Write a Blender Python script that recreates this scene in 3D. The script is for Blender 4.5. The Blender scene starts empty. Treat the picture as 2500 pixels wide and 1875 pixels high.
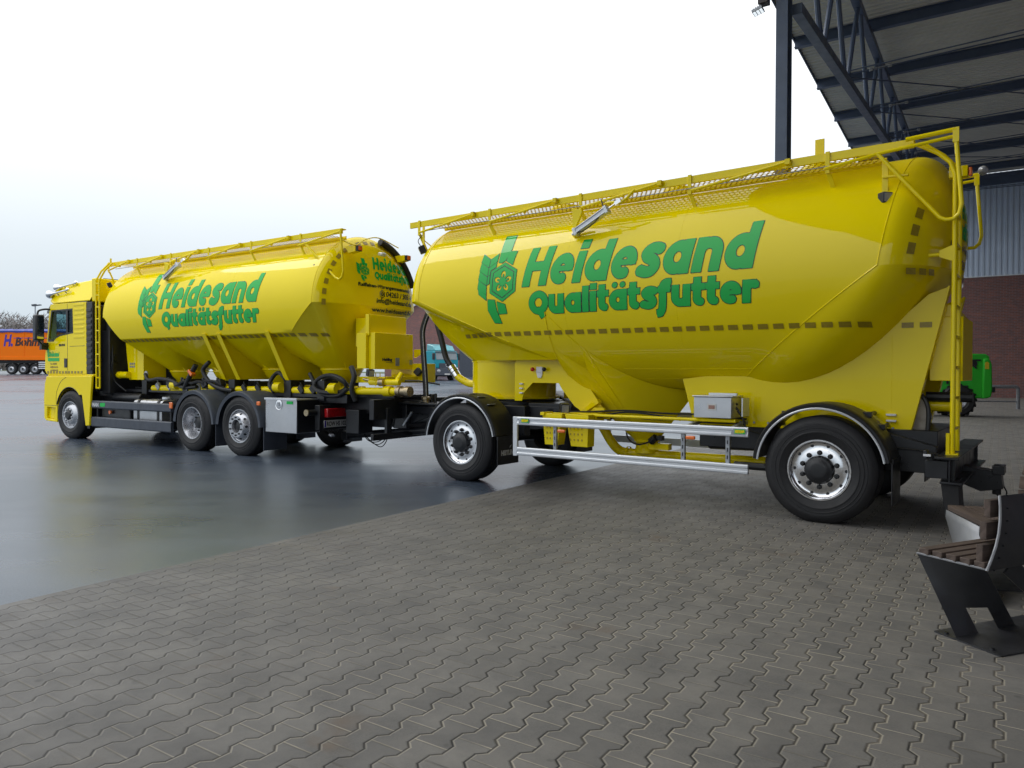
import bpy, bmesh, math, random
import numpy as np
from mathutils import Vector, Matrix
from mathutils.bvhtree import BVHTree

S = bpy.context.scene
COL = S.collection
R_ = math.radians
random.seed(7)

# ------------------------------------------------------------------ camera
CAM_H = 1.458
PIT, ROL, FPX = 0.0142, 0.0033, 1801.8
cd = bpy.data.cameras.new('camera')
cd.sensor_width = 36.0
cd.lens = FPX / 2500 * 36.0
cd.clip_start = 0.05
cd.clip_end = 3000
cam = bpy.data.objects.new('camera', cd)
COL.objects.link(cam)
fw = Vector((0, math.cos(PIT), -math.sin(PIT)))
u0 = Vector((0, math.sin(PIT), math.cos(PIT)))
r0 = Vector((1, 0, 0))
rt = r0 * math.cos(ROL) + u0 * math.sin(ROL)
up = -r0 * math.sin(ROL) + u0 * math.cos(ROL)
M = Matrix((rt, up, -fw)).transposed().to_4x4()
M.translation = (0, 0, CAM_H)
cam.matrix_world = M
S.camera = cam

# ------------------------------------------------------------------ light
SUN_EL, SUN_AZ = 48, -62          # degrees; azimuth measured from +Y towards +X
wd = bpy.data.worlds.new('World')
S.world = wd
wd.use_nodes = True
nt = wd.node_tree
nt.nodes.clear()
out = nt.nodes.new('ShaderNodeOutputWorld')
bgs = nt.nodes.new('ShaderNodeBackground')
sky = nt.nodes.new('ShaderNodeTexSky')
sky.sky_type = 'NISHITA'
sky.sun_disc = False
sky.sun_elevation = R_(SUN_EL)
sky.sun_rotation = R_(SUN_AZ)
sky.air_density = 1.5
sky.dust_density = 4.0
bgs.inputs['Strength'].default_value = 0.05
nt.links.new(sky.outputs[0], bgs.inputs['Color'])
# closed cloud cover over that sky: brighter towards the zenith, slightly uneven
bgc = nt.nodes.new('ShaderNodeBackground')
tc = nt.nodes.new('ShaderNodeTexCoord')
sp = nt.nodes.new('ShaderNodeSeparateXYZ')
nt.links.new(tc.outputs['Generated'], sp.inputs[0])
rmp = nt.nodes.new('ShaderNodeValToRGB')
rmp.color_ramp.elements[0].position = 0.0
rmp.color_ramp.elements[0].color = (0.64, 0.76, 0.86, 1)
rmp.color_ramp.elements[1].position = 0.8
rmp.color_ramp.elements[1].color = (2.1, 2.14, 2.2, 1)
e = rmp.color_ramp.elements.new(0.14)
e.color = (0.86, 0.95, 1.02, 1)
e = rmp.color_ramp.elements.new(0.32)
e.color = (1.30, 1.35, 1.40, 1)
nz = nt.nodes.new('ShaderNodeTexNoise')
nz.inputs['Scale'].default_value = 2.0
nz.inputs['Detail'].default_value = 4
nt.links.new(tc.outputs['Generated'], nz.inputs['Vector'])
mth = nt.nodes.new('ShaderNodeMath')
mth.operation = 'MULTIPLY_ADD'
mth.inputs[1].default_value = 0.06
nt.links.new(nz.outputs['Fac'], mth.inputs[0])
nt.links.new(sp.outputs['Z'], mth.inputs[2])
m2 = nt.nodes.new('ShaderNodeMath')
m2.operation = 'SUBTRACT'
m2.inputs[1].default_value = 0.03
nt.links.new(mth.outputs[0], m2.inputs[0])
nt.links.new(m2.outputs[0], rmp.inputs[0])
nt.links.new(rmp.outputs[0], bgc.inputs['Color'])
bgc.inputs['Strength'].default_value = 1.0
mxs = nt.nodes.new('ShaderNodeMixShader')
mxs.inputs[0].default_value = 0.9
nt.links.new(bgs.outputs[0], mxs.inputs[1])
nt.links.new(bgc.outputs[0], mxs.inputs[2])
nt.links.new(mxs.outputs[0], out.inputs[0])

sd = bpy.data.lights.new('sun', 'SUN')
sd.energy = 0.6
sd.angle = R_(25)
sd.color = (1.0, 0.97, 0.92)
so = bpy.data.objects.new('sun', sd)
COL.objects.link(so)
sdir = Vector((math.sin(R_(SUN_AZ)) * math.cos(R_(SUN_EL)), math.cos(R_(SUN_AZ)) * math.cos(R_(SUN_EL)), math.sin(R_(SUN_EL))))
so.rotation_euler = sdir.to_track_quat('Z', 'Y').to_euler()

S.view_settings.view_transform = 'Standard'
S.view_settings.look = 'None'
S.view_settings.exposure = 0.0
S.view_settings.gamma = 1.0
S.view_settings.use_curve_mapping = False
try:
    S.cycles.max_bounces = 8
    S.cycles.transparent_max_bounces = 12
    S.cycles.caustics_reflective = True
    S.cycles.caustics_refractive = False
except Exception:
    pass

# ------------------------------------------------------------------ node helpers
class NT:
    def __init__(s, name):
        s.m = bpy.data.materials.new(name)
        s.m.use_nodes = True
        s.t = s.m.node_tree
        s.b = s.t.nodes['Principled BSDF']
    def n(s, kind): return s.t.nodes.new('ShaderNode' + kind)
    def put(s, sock, v):
        if isinstance(v, bpy.types.NodeSocket): s.t.links.new(v, sock)
        else: sock.default_value = v
    def math(s, op, a, b=0.0, c=0.0, clamp=False):
        k = s.n('Math'); k.operation = op; k.use_clamp = clamp
        s.put(k.inputs[0], a); s.put(k.inputs[1], b)
        s.put(k.inputs[2], c)
        return k.outputs[0]
    def mix(s, f, a, b, mode='MIX'):
        k = s.n('Mix'); k.data_type = 'RGBA'; k.blend_type = mode
        s.put(k.inputs[0], f)
        s.put(k.inputs[6], a if isinstance(a, bpy.types.NodeSocket) else (*a[:3], 1))
        s.put(k.inputs[7], b if isinstance(b, bpy.types.NodeSocket) else (*b[:3], 1))
        return k.outputs[2]
    def noise(s, vec, scale, detail=3, rough=0.55):
        k = s.n('TexNoise'); k.inputs['Scale'].default_value = scale
        k.inputs['Detail'].default_value = detail; k.inputs['Roughness'].default_value = rough
        if vec is not None: s.t.links.new(vec, k.inputs['Vector'])
        return k.outputs['Fac']
    def ramp(s, f, lo, hi, a=0.0, b=1.0):
        k = s.n('MapRange'); k.clamp = True
        s.put(k.inputs[0], f)
        k.inputs[1].default_value = lo; k.inputs[2].default_value = hi
        k.inputs[3].default_value = a; k.inputs[4].default_value = b
        return k.outputs[0]
    def obj(s): return s.n('TexCoord').outputs['Object']
    def bump(s, h, strength=0.3, dist=0.01):
        k = s.n('Bump'); k.inputs['Strength'].default_value = strength
        k.inputs['Distance'].default_value = dist
        s.put(k.inputs['Height'], h)
        s.t.links.new(k.outputs[0], s.b.inputs['Normal'])
        return k
    def set(s, **kw):
        al = dict(col='Base Color', rough='Roughness', metal='Metallic', coat='Coat Weight', coatr='Coat Roughness',
                  spec='Specular IOR Level', trans='Transmission Weight', alpha='Alpha', emit='Emission Color', es='Emission Strength', ior='IOR')
        for k, v in kw.items():
            if k in ('col', 'emit') and not isinstance(v, bpy.types.NodeSocket): v = (*v[:3], 1)
            s.put(s.b.inputs[al[k]], v)
        return s

def plain(name, col, rough=0.5, metal=0.0, var=0.12, scale=6.0, coat=0.0, bump=0.0, bscale=60.0, rvar=0.08):
    k = NT(name)
    o = k.obj()
    f = k.noise(o, scale, 4)
    f2 = k.ramp(f, 0.3, 0.7)
    lo = [c * (1 - var) for c in col]; hi = [min(1, c * (1 + var)) for c in col]
    k.set(col=k.mix(f2, lo, hi), rough=k.ramp(k.noise(o, scale * 2.3, 3), 0.3, 0.7, max(0.02, rough - rvar), min(1, rough + rvar)), metal=metal)
    if coat: k.set(coat=coat, coatr=0.03)
    if bump: k.bump(k.noise(o, bscale, 3), bump, 0.01)
    return k.m

MT = {}
def paint(name, col, rough=0.36, coat=0.55):
    k = NT(name)
    o = k.obj()
    f = k.ramp(k.noise(o, 1.3, 4), 0.3, 0.7)
    c = k.mix(f, [x * 0.965 for x in col], col)
    k.set(col=c, rough=k.ramp(k.noise(o, 9.0, 4), 0.3, 0.75, rough - 0.06, rough + 0.08), coat=coat, coatr=0.03, spec=0.0)
    k.b.inputs['Coat IOR'].default_value = 1.58
    wv = k.noise(o, 2.1, 2)
    k.bump(wv, 0.03, 0.02)
    return k.m
MT['yellow'] = paint('yellow_paint', (0.90, 0.715, 0.002))
MT['sign_green'] = paint('green_film', (0.018, 0.47, 0.080))
MT['sign_dark'] = plain('dark_green_film', (0.008, 0.035, 0.016), 0.3, var=0.05, coat=0.3)
MT['tape'] = plain('reflective_tape', (0.30, 0.22, 0.01), 0.35, var=0.15, scale=40)
def rubber_mat():
    k = NT('tyre_rubber')
    o = k.obj()
    f = k.noise(o, 5.0, 5, 0.65)
    c = k.mix(k.ramp(f, 0.3, 0.7), (0.008, 0.008, 0.010), (0.015, 0.015, 0.017))
    dust = k.ramp(k.noise(o, 16.0, 5, 0.7), 0.5, 0.8, 0.0, 0.30)
    c = k.mix(dust, c, (0.040, 0.038, 0.036))
    k.set(col=c, rough=k.ramp(f, 0.3, 0.7, 0.5, 0.72))
    k.bump(k.noise(o, 90.0, 3), 0.15, 0.006)
    return k.m
MT['rubber'] = rubber_mat()
MT['plastic'] = plain('black_plastic', (0.014, 0.015, 0.018), 0.42, var=0.2, scale=5, bump=0.05)
MT['greyplastic'] = plain('slate_plastic', (0.052, 0.062, 0.082), 0.5, var=0.15, scale=5, bump=0.04)
MT['black'] = plain('black_chassis_paint', (0.011, 0.012, 0.015), 0.35, var=0.35, scale=4, bump=0.05, bscale=20)
MT['alu'] = plain('polished_aluminium', (0.80, 0.80, 0.82), 0.16, 1.0, var=0.06, scale=14)
MT['wheelsilver'] = plain('silver_wheel_paint', (0.52, 0.53, 0.56), 0.3, 0.75, var=0.08, scale=14)
MT['anod'] = plain('anodised_aluminium', (0.66, 0.69, 0.73), 0.38, 0.35, var=0.05, scale=3)
MT['steel'] = plain('brushed_stainless', (0.55, 0.56, 0.58), 0.34, 0.85, var=0.08, scale=3)
MT['zinc'] = plain('galvanised_steel', (0.36, 0.38, 0.41), 0.45, 0.6, var=0.2, scale=25)
MT['chrome'] = plain('chrome', (0.75, 0.76, 0.78), 0.08, 1.0, var=0.03)
MT['white'] = plain('white_plastic', (0.75, 0.76, 0.78), 0.4, var=0.06)
MT['orange_lens'] = plain('amber_lens', (0.85, 0.17, 0.01), 0.15, var=0.12, scale=60, coat=0.6)
MT['red_lens'] = plain('red_lens', (0.45, 0.008, 0.012), 0.12, var=0.25, scale=20, coat=0.7)
MT['red'] = plain('red_plastic', (0.5, 0.015, 0.012), 0.4)
MT['glassgrey'] = plain('lamp_glass', (0.32, 0.33, 0.35), 0.12, var=0.15, scale=80, coat=0.5)
MT['frame'] = plain('slate_steel_paint', (0.085, 0.115, 0.185), 0.45, var=0.12, scale=2)
MT['rail'] = plain('hoop_galvanised', (0.25, 0.26, 0.28), 0.5, 0.4, var=0.2, scale=20)
MT['seat'] = plain('seat_cloth', (0.02, 0.021, 0.024), 0.9, var=0.3, scale=30)
MT['plate'] = plain('plate_white', (0.62, 0.62, 0.60), 0.35, var=0.05)
MT['marking'] = plain('small_black_print', (0.03, 0.03, 0.025), 0.5, var=0.1)
MT['silverprint'] = plain('silver_print', (0.55, 0.57, 0.6), 0.35, 0.3)
MT['orange'] = paint('orange_trailer_paint', (0.82, 0.175, 0.008), 0.42, 0.15)
MT['blue'] = plain('blue_tarpaulin', (0.022, 0.040, 0.26), 0.55, var=0.2, scale=1.2, bump=0.2, bscale=3)
MT['blueprint'] = plain('violet_blue_print', (0.05, 0.025, 0.30), 0.4)
MT['brownprint'] = plain('brown_print', (0.045, 0.014, 0.012), 0.4)
MT['teal'] = paint('teal_cab_paint', (0.012, 0.24, 0.30), 0.35, 0.4)
MT['machine'] = paint('machine_green_paint', (0.04, 0.46, 0.04), 0.42, 0.2)
MT['benchsteel'] = plain('bench_steel', (0.060, 0.062, 0.068), 0.42, 0.5, var=0.12, scale=4, bump=0.04)
MT['benchlit'] = plain('bench_steel_lit_tone', (0.30, 0.31, 0.33), 0.5, 0.35, var=0.1, scale=4)  # lighter copy of the bench steel, light from the left put into it
MT['hose'] = plain('black_hose_rubber', (0.013, 0.014, 0.016), 0.5, var=0.2, scale=30, bump=0.3, bscale=45)
MT['brass'] = plain('brass_fitting', (0.42, 0.34, 0.22), 0.3, 0.9, var=0.15, scale=30)

def glass_mat(name, tint, rough=0.03, alpha=0.16):
    k = NT(name)
    k.set(col=tint, rough=rough, spec=0.6)
    tr = k.n('BsdfTransparent')
    tr.inputs[0].default_value = (0.72, 0.86, 0.88, 1)
    mx = k.n('MixShader')
    mx.inputs[0].default_value = alpha
    k.t.links.new(tr.outputs[0], mx.inputs[1])
    k.t.links.new(k.b.outputs[0], mx.inputs[2])
    k.t.links.new(mx.outputs[0], k.t.nodes['Material Output'].inputs[0])
    return k.m
MT['glass'] = glass_mat('window_glass', (0.02, 0.03, 0.035))
MT['darkglass'] = plain('tinted_glass', (0.02, 0.028, 0.032), 0.05, var=0.1, coat=0.5)
MT['paleglass'] = plain('sky_lit_glass', (0.12, 0.15, 0.17), 0.06, var=0.2, scale=1.0, coat=0.8)

def perforated():
    k = NT('perforated_yellow_sheet')
    o = k.obj()
    s = k.n('SeparateXYZ'); k.t.links.new(o, s.inputs[0])
    px, pz = 0.060, 0.050
    row = k.math('FLOOR', k.math('DIVIDE', s.outputs[1], pz))
    par = k.math('MULTIPLY', k.math('MODULO', k.math('ABSOLUTE', row), 2.0), 0.5)
    fx = k.math('SUBTRACT', k.math('FRACT', k.math('ADD', k.math('DIVIDE', s.outputs[0], px), par)), 0.5)
    fz = k.math('SUBTRACT', k.math('FRACT', k.math('DIVIDE', s.outputs[1], pz)), 0.5)
    d = k.math('SQRT', k.math('ADD', k.math('MULTIPLY', fx, fx), k.math('MULTIPLY', fz, fz)))
    k.set(col=(0.74, 0.58, 0.004), rough=0.4, coat=0.3)
    tr = k.n('BsdfTransparent')
    mx = k.n('MixShader')
    k.t.links.new(k.math('LESS_THAN', d, 0.36), mx.inputs[0])
    k.t.links.new(k.b.outputs[0], mx.inputs[1])
    k.t.links.new(tr.outputs[0], mx.inputs[2])
    k.t.links.new(mx.outputs[0], k.t.nodes['Material Output'].inputs[0])
    return k.m
MT['perf'] = perforated()

def wood_mat():
    k = NT('weathered_hardwood')
    o = k.obj()
    mp = k.n('Mapping'); mp.inputs['Scale'].default_value = (1.2, 30, 30)
    k.t.links.new(o, mp.inputs[0])
    f = k.noise(mp.outputs[0], 1.0, 6, 0.65)
    k.set(col=k.mix(k.ramp(f, 0.3, 0.7), (0.045, 0.030, 0.025), (0.125, 0.092, 0.075)), rough=0.75)
    k.bump(f, 0.25, 0.01)
    return k.m
MT['wood'] = wood_mat()

TH_H = 0.987                      # heading of the hall, the truck and the paving edge
CA, SA = math.cos(TH_H), math.sin(TH_H)
def hall_pt(a, b, z=0.0):         # a: along the hall front (to the left), b: towards the hall
    return Vector((-SA * a + CA * b, CA * a + SA * b, z))

def smoother(t):
    t = max(0.0, min(1.0, t))
    return t * t * (3 - 2 * t)
def gz(x, y):                     # the yard is level round the lorry and rises gently farther out
    if y < 19: return 0.0
    k = 0.0175 + (0.0235 - 0.0175) * smoother((-x - 12) / 25)
    d = min(y, 88.0) - 19
    return k * (d - 3 * (1 - math.exp(-d / 3)))

# ---- ground materials
def paver_mat():
    k = NT('double_t_pavers')
    o = k.obj()
    s = k.n('SeparateXYZ'); k.t.links.new(o, s.inputs[0])
    A, B = s.outputs[0], k.math('MULTIPLY', s.outputs[1], -1.0)
    # small wander so the courses are not ruler straight
    wn = k.n('TexNoise'); wn.inputs['Scale'].default_value = 0.9; wn.inputs['Detail'].default_value = 2
    k.t.links.new(o, wn.inputs['Vector'])
    ws = k.n('SeparateXYZ'); k.t.links.new(wn.outputs['Color'], ws.inputs[0])
    A = k.math('ADD', A, k.math('MULTIPLY', k.math('SUBTRACT', ws.outputs[0], 0.5), 0.018))
    B = k.math('ADD', B, k.math('MULTIPLY', k.math('SUBTRACT', ws.outputs[1], 0.5), 0.018))
    p, q, amp, A0, B0 = 0.2055, 0.1375, 0.0165, 0.537, 3.869
    k0 = k.math('ROUND', k.math('DIVIDE', k.math('SUBTRACT', A, A0), q))
    par = k.math('MODULO', k.math('ABSOLUTE', k0), 2.0)
    ph = k.math('ADD', k.math('DIVIDE', k.math('SUBTRACT', B, B0), p), k.math('MULTIPLY', par, 0.5))
    tri = k.math('SUBTRACT', 1.0, k.math('MULTIPLY', 4.0, k.math('ABSOLUTE', k.math('SUBTRACT', k.math('FRACT', k.math('ADD', ph, 0.5)), 0.5))))
    w = k.math('MAXIMUM', -1.0, k.math('MINIMUM', 1.0, k.math('MULTIPLY', tri, 3.2)))
    Ak = k.math('ADD', A0, k.math('ADD', k.math('MULTIPLY', k0, q), k.math('MULTIPLY', w, amp)))
    dA = k.math('SUBTRACT', A, Ak)
    steep = k.ramp(k.math('ABSOLUTE', k.math('MULTIPLY', tri, 3.2)), 0.95, 1.05, 0.62, 1.0)
    dz = k.math('MULTIPLY', k.math('ABSOLUTE', dA), steep)
    c = k.math('ADD', k0, k.math('GREATER_THAN', dA, 0.0))
    cpar = k.math('MODULO', k.math('ABSOLUTE', c), 2.0)
    jb = k.math('ADD', k.math('DIVIDE', k.math('SUBTRACT', B, B0), p), k.math('MULTIPLY', cpar, 0.5))
    dj = k.math('MULTIPLY', p, k.math('ABSOLUTE', k.math('SUBTRACT', k.math('FRACT', k.math('ADD', jb, 0.5)), 0.5)))
    d = k.math('MINIMUM', dz, dj)
    ids = k.n('CombineXYZ'); k.t.links.new(c, ids.inputs[0])
    k.t.links.new(k.math('FLOOR', jb), ids.inputs[1])
    wn2 = k.n('TexWhiteNoise'); k.t.links.new(ids.outputs[0], wn2.inputs['Vector'])
    tone = wn2.outputs['Value']
    # how wet: rain blown in from the open edge of the roof
    wet = k.ramp(k.math('ADD', A, k.math('MULTIPLY', k.math('SUBTRACT', k.noise(o, 0.8, 4), 0.5), 2.6)), 1.6, 4.4)
    grain = k.noise(o, 130.0, 4, 0.7)
    blot = k.noise(o, 3.0, 5, 0.65)
    base = k.mix(tone, (0.146, 0.137, 0.124), (0.196, 0.186, 0.168))
    base = k.mix(k.ramp(blot, 0.35, 0.72), base, (0.098, 0.096, 0.092))
    base = k.mix(k.ramp(grain, 0.25, 0.75, 0.0, 0.4), base, (0.22, 0.215, 0.20))
    old = k.ramp(tone, 0.86, 0.90)
    base = k.mix(k.math('MULTIPLY', old, 0.45), base, (0.090, 0.088, 0.086))
    oil = k.math('MULTIPLY', k.ramp(k.noise(o, 0.55, 3, 0.5), 0.58, 0.72, 0, 0.55), k.ramp(k.noise(o, 5.0, 4), 0.35, 0.65))
    base = k.mix(oil, base, (0.060, 0.058, 0.056))
    chalk = k.math('MULTIPLY', k.ramp(k.noise(o, 1.3, 4), 0.60, 0.74, 0, 0.40), k.ramp(grain, 0.35, 0.6))
    base = k.mix(chalk, base, (0.30, 0.285, 0.255))
    rust = k.math('MULTIPLY', k.ramp(k.noise(o, 1.7, 3), 0.62, 0.75, 0, 0.5), k.ramp(blot, 0.45, 0.6))
    base = k.mix(rust, base, (0.18, 0.105, 0.045))
    spots = k.ramp(k.noise(o, 7.0, 2, 0.4), 0.70, 0.76, 0, 0.55)
    base = k.mix(spots, base, (0.045, 0.044, 0.042))
    base = k.mix(k.math('MULTIPLY', wet, 0.42), base, (0.062, 0.062, 0.065))
    damp = k.math('MULTIPLY', wet, k.ramp(k.noise(o, 1.1, 4), 0.5, 0.66, 0, 0.5))
    base = k.mix(damp, base, (0.055, 0.054, 0.055))
    jdirt = k.noise(o, 2.2, 4)
    dry = k.math('MULTIPLY', k.math('SUBTRACT', 1.0, wet), k.ramp(jdirt, 0.30, 0.55))
    sd_ = k.math('MULTIPLY', dA, steep)
    gap = k.math('MULTIPLY', k.ramp(sd_, -0.0030, -0.0012), k.ramp(sd_, 0.0042, 0.0060, 1.0, 0.0))  # joint gap with its one-sided shadow put into the colour
    sand_glint = k.math('MULTIPLY', k.ramp(sd_, -0.0088, -0.0066), k.ramp(sd_, -0.0026, -0.0010, 1.0, 0.0))  # pale joint sand, also painted as the highlight beside the gap
    fill = k.math('MULTIPLY', k.ramp(k.noise(o, 4.5, 3), 0.42, 0.62), k.ramp(A, -0.6, 1.6, 1.0, 0.25))
    gapc = k.mix(k.math('MULTIPLY', dry, fill), (0.020, 0.019, 0.018), (0.24, 0.21, 0.165))
    straight = k.ramp(dj, 0.0026, 0.0046, 1.0, 0.0)
    sj = k.math('MULTIPLY', straight, k.ramp(k.noise(o, 3.1, 3), 0.30, 0.55, 0.35, 0.9))
    col = k.mix(sj, base, k.mix(dry, (0.055, 0.052, 0.048), (0.38, 0.345, 0.275)))
    col = k.mix(k.math('MULTIPLY', sand_glint, k.math('MULTIPLY', dry, 0.95)), col, (0.36, 0.325, 0.255))
    col = k.mix(k.math('MULTIPLY', gap, 0.95), col, gapc)
    joint = k.math('MAXIMUM', gap, straight)
    edge = k.math('MULTIPLY', k.ramp(d, 0.0046, 0.0085, 1.0, 0.0), 0.35)  # stone chamfers darkened, their shadow put into the colour
    col = k.mix(k.math('MULTIPLY', edge, k.math('SUBTRACT', 1.0, joint)), col, (0.07, 0.066, 0.06))
    k.set(col=col, rough=k.math('SUBTRACT', k.ramp(blot, 0.3, 0.7, 0.66, 0.82), k.math('MULTIPLY', k.math('ADD', wet, damp), 0.17)), spec=0.4)
    hgt = k.math('ADD', k.ramp(d, 0.002, 0.010, 0.0, 1.0), k.math('MULTIPLY', grain, 0.10))
    hgt = k.math('ADD', hgt, k.math('MULTIPLY', tone, 0.35))
    k.bump(hgt, 0.38, 0.006)
    return k.m
MT['pavers'] = paver_mat()

def asphalt_mat():
    k = NT('wet_asphalt')
    o = k.obj()
    g = k.noise(o, 75.0, 5, 0.8)
    big = k.noise(o, 0.16, 5, 0.6)
    mp = k.n('Mapping'); mp.inputs['Scale'].default_value = (0.35, 2.0, 1.0)
    mp.inputs['Rotation'].default_value = (0, 0, R_(-20))
    k.t.links.new(o, mp.inputs[0])
    lanes = k.noise(mp.outputs[0], 0.4, 4)
    col = k.mix(k.ramp(g, 0.38, 0.66), (0.020, 0.030, 0.046), (0.105, 0.128, 0.165))
    col = k.mix(k.ramp(big, 0.4, 0.65), col, (0.036, 0.050, 0.076))
    trk = k.math('MULTIPLY', k.ramp(lanes, 0.52, 0.64), k.ramp(k.noise(o, 1.2, 4), 0.4, 0.6))
    col = k.mix(k.math('MULTIPLY', trk, 0.5), col, (0.035, 0.034, 0.034))
    wet = k.ramp(k.math('ADD', big, k.math('MULTIPLY', lanes, 0.5)), 0.6, 0.85)
    k.set(col=col, rough=k.ramp(wet, 0.0, 1.0, 0.38, 0.24), spec=0.8)
    k.b.inputs['Specular Tint'].default_value = (0.80, 0.92, 1.0, 1)
    k.bump(g, 0.14, 0.003)
    return k.m
MT['asphalt'] = asphalt_mat()

def brick_mat():
    k = NT('red_brown_brick')
    u = k.n('TexCoord').outputs['UV']
    br = k.n('TexBrick')
    br.inputs['Color1'].default_value = (0.27, 0.098, 0.075, 1)
    br.inputs['Color2'].default_value = (0.16, 0.075, 0.066, 1)
    br.inputs['Mortar'].default_value = (0.24, 0.21, 0.21, 1)
    br.inputs['Scale'].default_value = 1.0
    br.inputs['Mortar Size'].default_value = 0.008
    br.inputs['Bias'].default_value = -0.1
    br.inputs['Brick Width'].default_value = 0.25
    br.inputs['Row Height'].default_value = 0.083
    k.t.links.new(u, br.inputs['Vector'])
    f = k.noise(u, 3.5, 4)
    c = k.mix(k.ramp(f, 0.35, 0.7, 0, 0.5), br.outputs['Color'], (0.13, 0.09, 0.10))
    k.set(col=c, rough=0.85)
    k.bump(br.outputs['Fac'], -0.4, 0.01)
    return k.m
MT['brick'] = brick_mat()
MT['clad'] = plain('grey_wall_sheet', (0.55, 0.63, 0.76), 0.5, 0.1, var=0.06, scale=0.8)
MT['deck'] = plain('pale_roof_sheet', (0.66, 0.65, 0.61), 0.55, 0.1, var=0.1, scale=0.5)
MT['twig'] = plain('bare_twigs', (0.185, 0.168, 0.165), 0.95, var=0.35, scale=0.12)
MT['mud'] = plain('verge_grass', (0.06, 0.08, 0.035), 0.9, var=0.3, scale=0.2)

# ------------------------------------------------------------------ mesh builder
class MB:
    def __init__(s, flip=False): s.v = []; s.f = []; s.flip = flip
    def add(s, vs, fs):
        n = len(s.v)
        s.v += [tuple(v) for v in vs]
        s.f += [tuple(i + n for i in f) for f in fs]
        return s
    def box(s, x0, x1, y0, y1, z0, z1):
        v = [(x, y, z) for z in (z0, z1) for y in (y0, y1) for x in (x0, x1)]
        return s.add(v, [(0, 2, 3, 1), (4, 5, 7, 6), (0, 1, 5, 4), (2, 6, 7, 3), (0, 4, 6, 2), (1, 3, 7, 5)])
    def bar(s, p, q, w, h, upv=(0, 0, 1)):
        p, q = Vector(p), Vector(q)
        d = (q - p).normalized()
        u = Vector(upv)
        if abs(d.dot(u)) > 0.98: u = Vector((1, 0, 0))
        a = d.cross(u).normalized(); b = a.cross(d)
        v = [c + a * (i * w / 2) + b * (j * h / 2) for c in (p, q) for (i, j) in ((-1, -1), (1, -1), (1, 1), (-1, 1))]
        return s.add(v, [(0, 1, 2, 3), (7, 6, 5, 4), (0, 4, 5, 1), (1, 5, 6, 2), (2, 6, 7, 3), (3, 7, 4, 0)])
    def prism(s, pts, ax, a0, a1):
        n = len(pts)
        def mk(p, a):
            return {'y': (p[0], a, p[1]), 'x': (a, p[0], p[1]), 'z': (p[0], p[1], a)}[ax]
        v = [mk(p, a0) for p in pts] + [mk(p, a1) for p in pts]
        f = [tuple(range(n)), tuple(range(2 * n - 1, n - 1, -1))]
        f += [(i, (i + 1) % n, n + (i + 1) % n, n + i) for i in range(n)]
        return s.add(v, f)
    def panel(s, outer, holes, ax, a0, a1):       # plate with openings
        bm = bmesh.new()
        edges = []
        loops = [outer] + holes
        idx = []
        for lp in loops:
            vs = [bm.verts.new((p[0], p[1], 0)) for p in lp]
            idx.append(vs)
            edges += [bm.edges.new((vs[i], vs[(i + 1) % len(vs)])) for i in range(len(vs))]
        bmesh.ops.triangle_fill(bm, edges=edges, use_beauty=True)
        bm.verts.index_update()
        pts = [v.co.copy() for v in bm.verts]
        fs = [tuple(v.index for v in f.verts) for f in bm.faces]
        lps = [[v.index for v in vs] for vs in idx]
        bm.free()
        def mk(p, a):
            return {'y': (p[0], a, p[1]), 'x': (a, p[0], p[1]), 'z': (p[0], p[1], a)}[ax]
        n = len(pts)
        v = [mk(p, a0) for p in pts] + [mk(p, a1) for p in pts]
        f = list(fs) + [tuple(i + n for i in reversed(q)) for q in fs]
        for lp in lps:
            m = len(lp)
            f += [(lp[i], lp[(i + 1) % m], n + lp[(i + 1) % m], n + lp[i]) for i in range(m)]
        return s.add(v, f)
    def tube(s, path, r, n=8, closed=False, caps=True):
        P = [Vector(p) for p in path]
        m = len(P)
        rad = r if isinstance(r, (list, tuple)) else [r] * m
        t0 = (P[1] - P[0]).normalized()
        a = t0.orthogonal().normalized()
        vs = []
        prev = t0
        for i in range(m):
            if closed: t = (P[(i + 1) % m] - P[i - 1]).normalized()
            elif i == 0: t = t0
            elif i == m - 1: t = (P[-1] - P[-2]).normalized()
            else: t = ((P[i + 1] - P[i]).normalized() + (P[i] - P[i - 1]).normalized()).normalized()
            q = prev.rotation_difference(t)
            a = (q @ a).normalized(); prev = t
            b = t.cross(a)
            for k in range(n):
                w = 2 * math.pi * k / n
                vs.append(P[i] + (a * math.cos(w) + b * math.sin(w)) * rad[i])
        fs = []
        for i in range(m if closed else m - 1):
            j = (i + 1) % m
            for k in range(n):
                fs.append((i * n + k, i * n + (k + 1) % n, j * n + (k + 1) % n, j * n + k))
        if caps and not closed:
            fs.append(tuple(range(n - 1, -1, -1)))
            fs.append(tuple((m - 1) * n + k for k in range(n)))
        return s.add(vs, fs)
    def lathe(s, prof, c, ax='y', n=32, a0=0.0, a1=360.0, capped=False):
        full = abs(a1 - a0) >= 359.9
        vs = []
        N = n if full else n + 1
        for i in range(N):
            w = R_(a0 + (a1 - a0) * i / n)
            cw, sw = math.cos(w), math.sin(w)
            for (r, h) in prof:
                if ax == 'y': vs.append((c[0] + r * cw, c[1] + h, c[2] + r * sw))
                elif ax == 'z': vs.append((c[0] + r * cw, c[1] + r * sw, c[2] + h))
                else: vs.append((c[0] + h, c[1] + r * cw, c[2] + r * sw))
        m = len(prof)
        fs = []
        for i in range(n):
            j = (i + 1) % N
            for k in range(m - 1):
                fs.append((i * m + k, j * m + k, j * m + k + 1, i * m + k + 1))
        return s.add(vs, fs)
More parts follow.
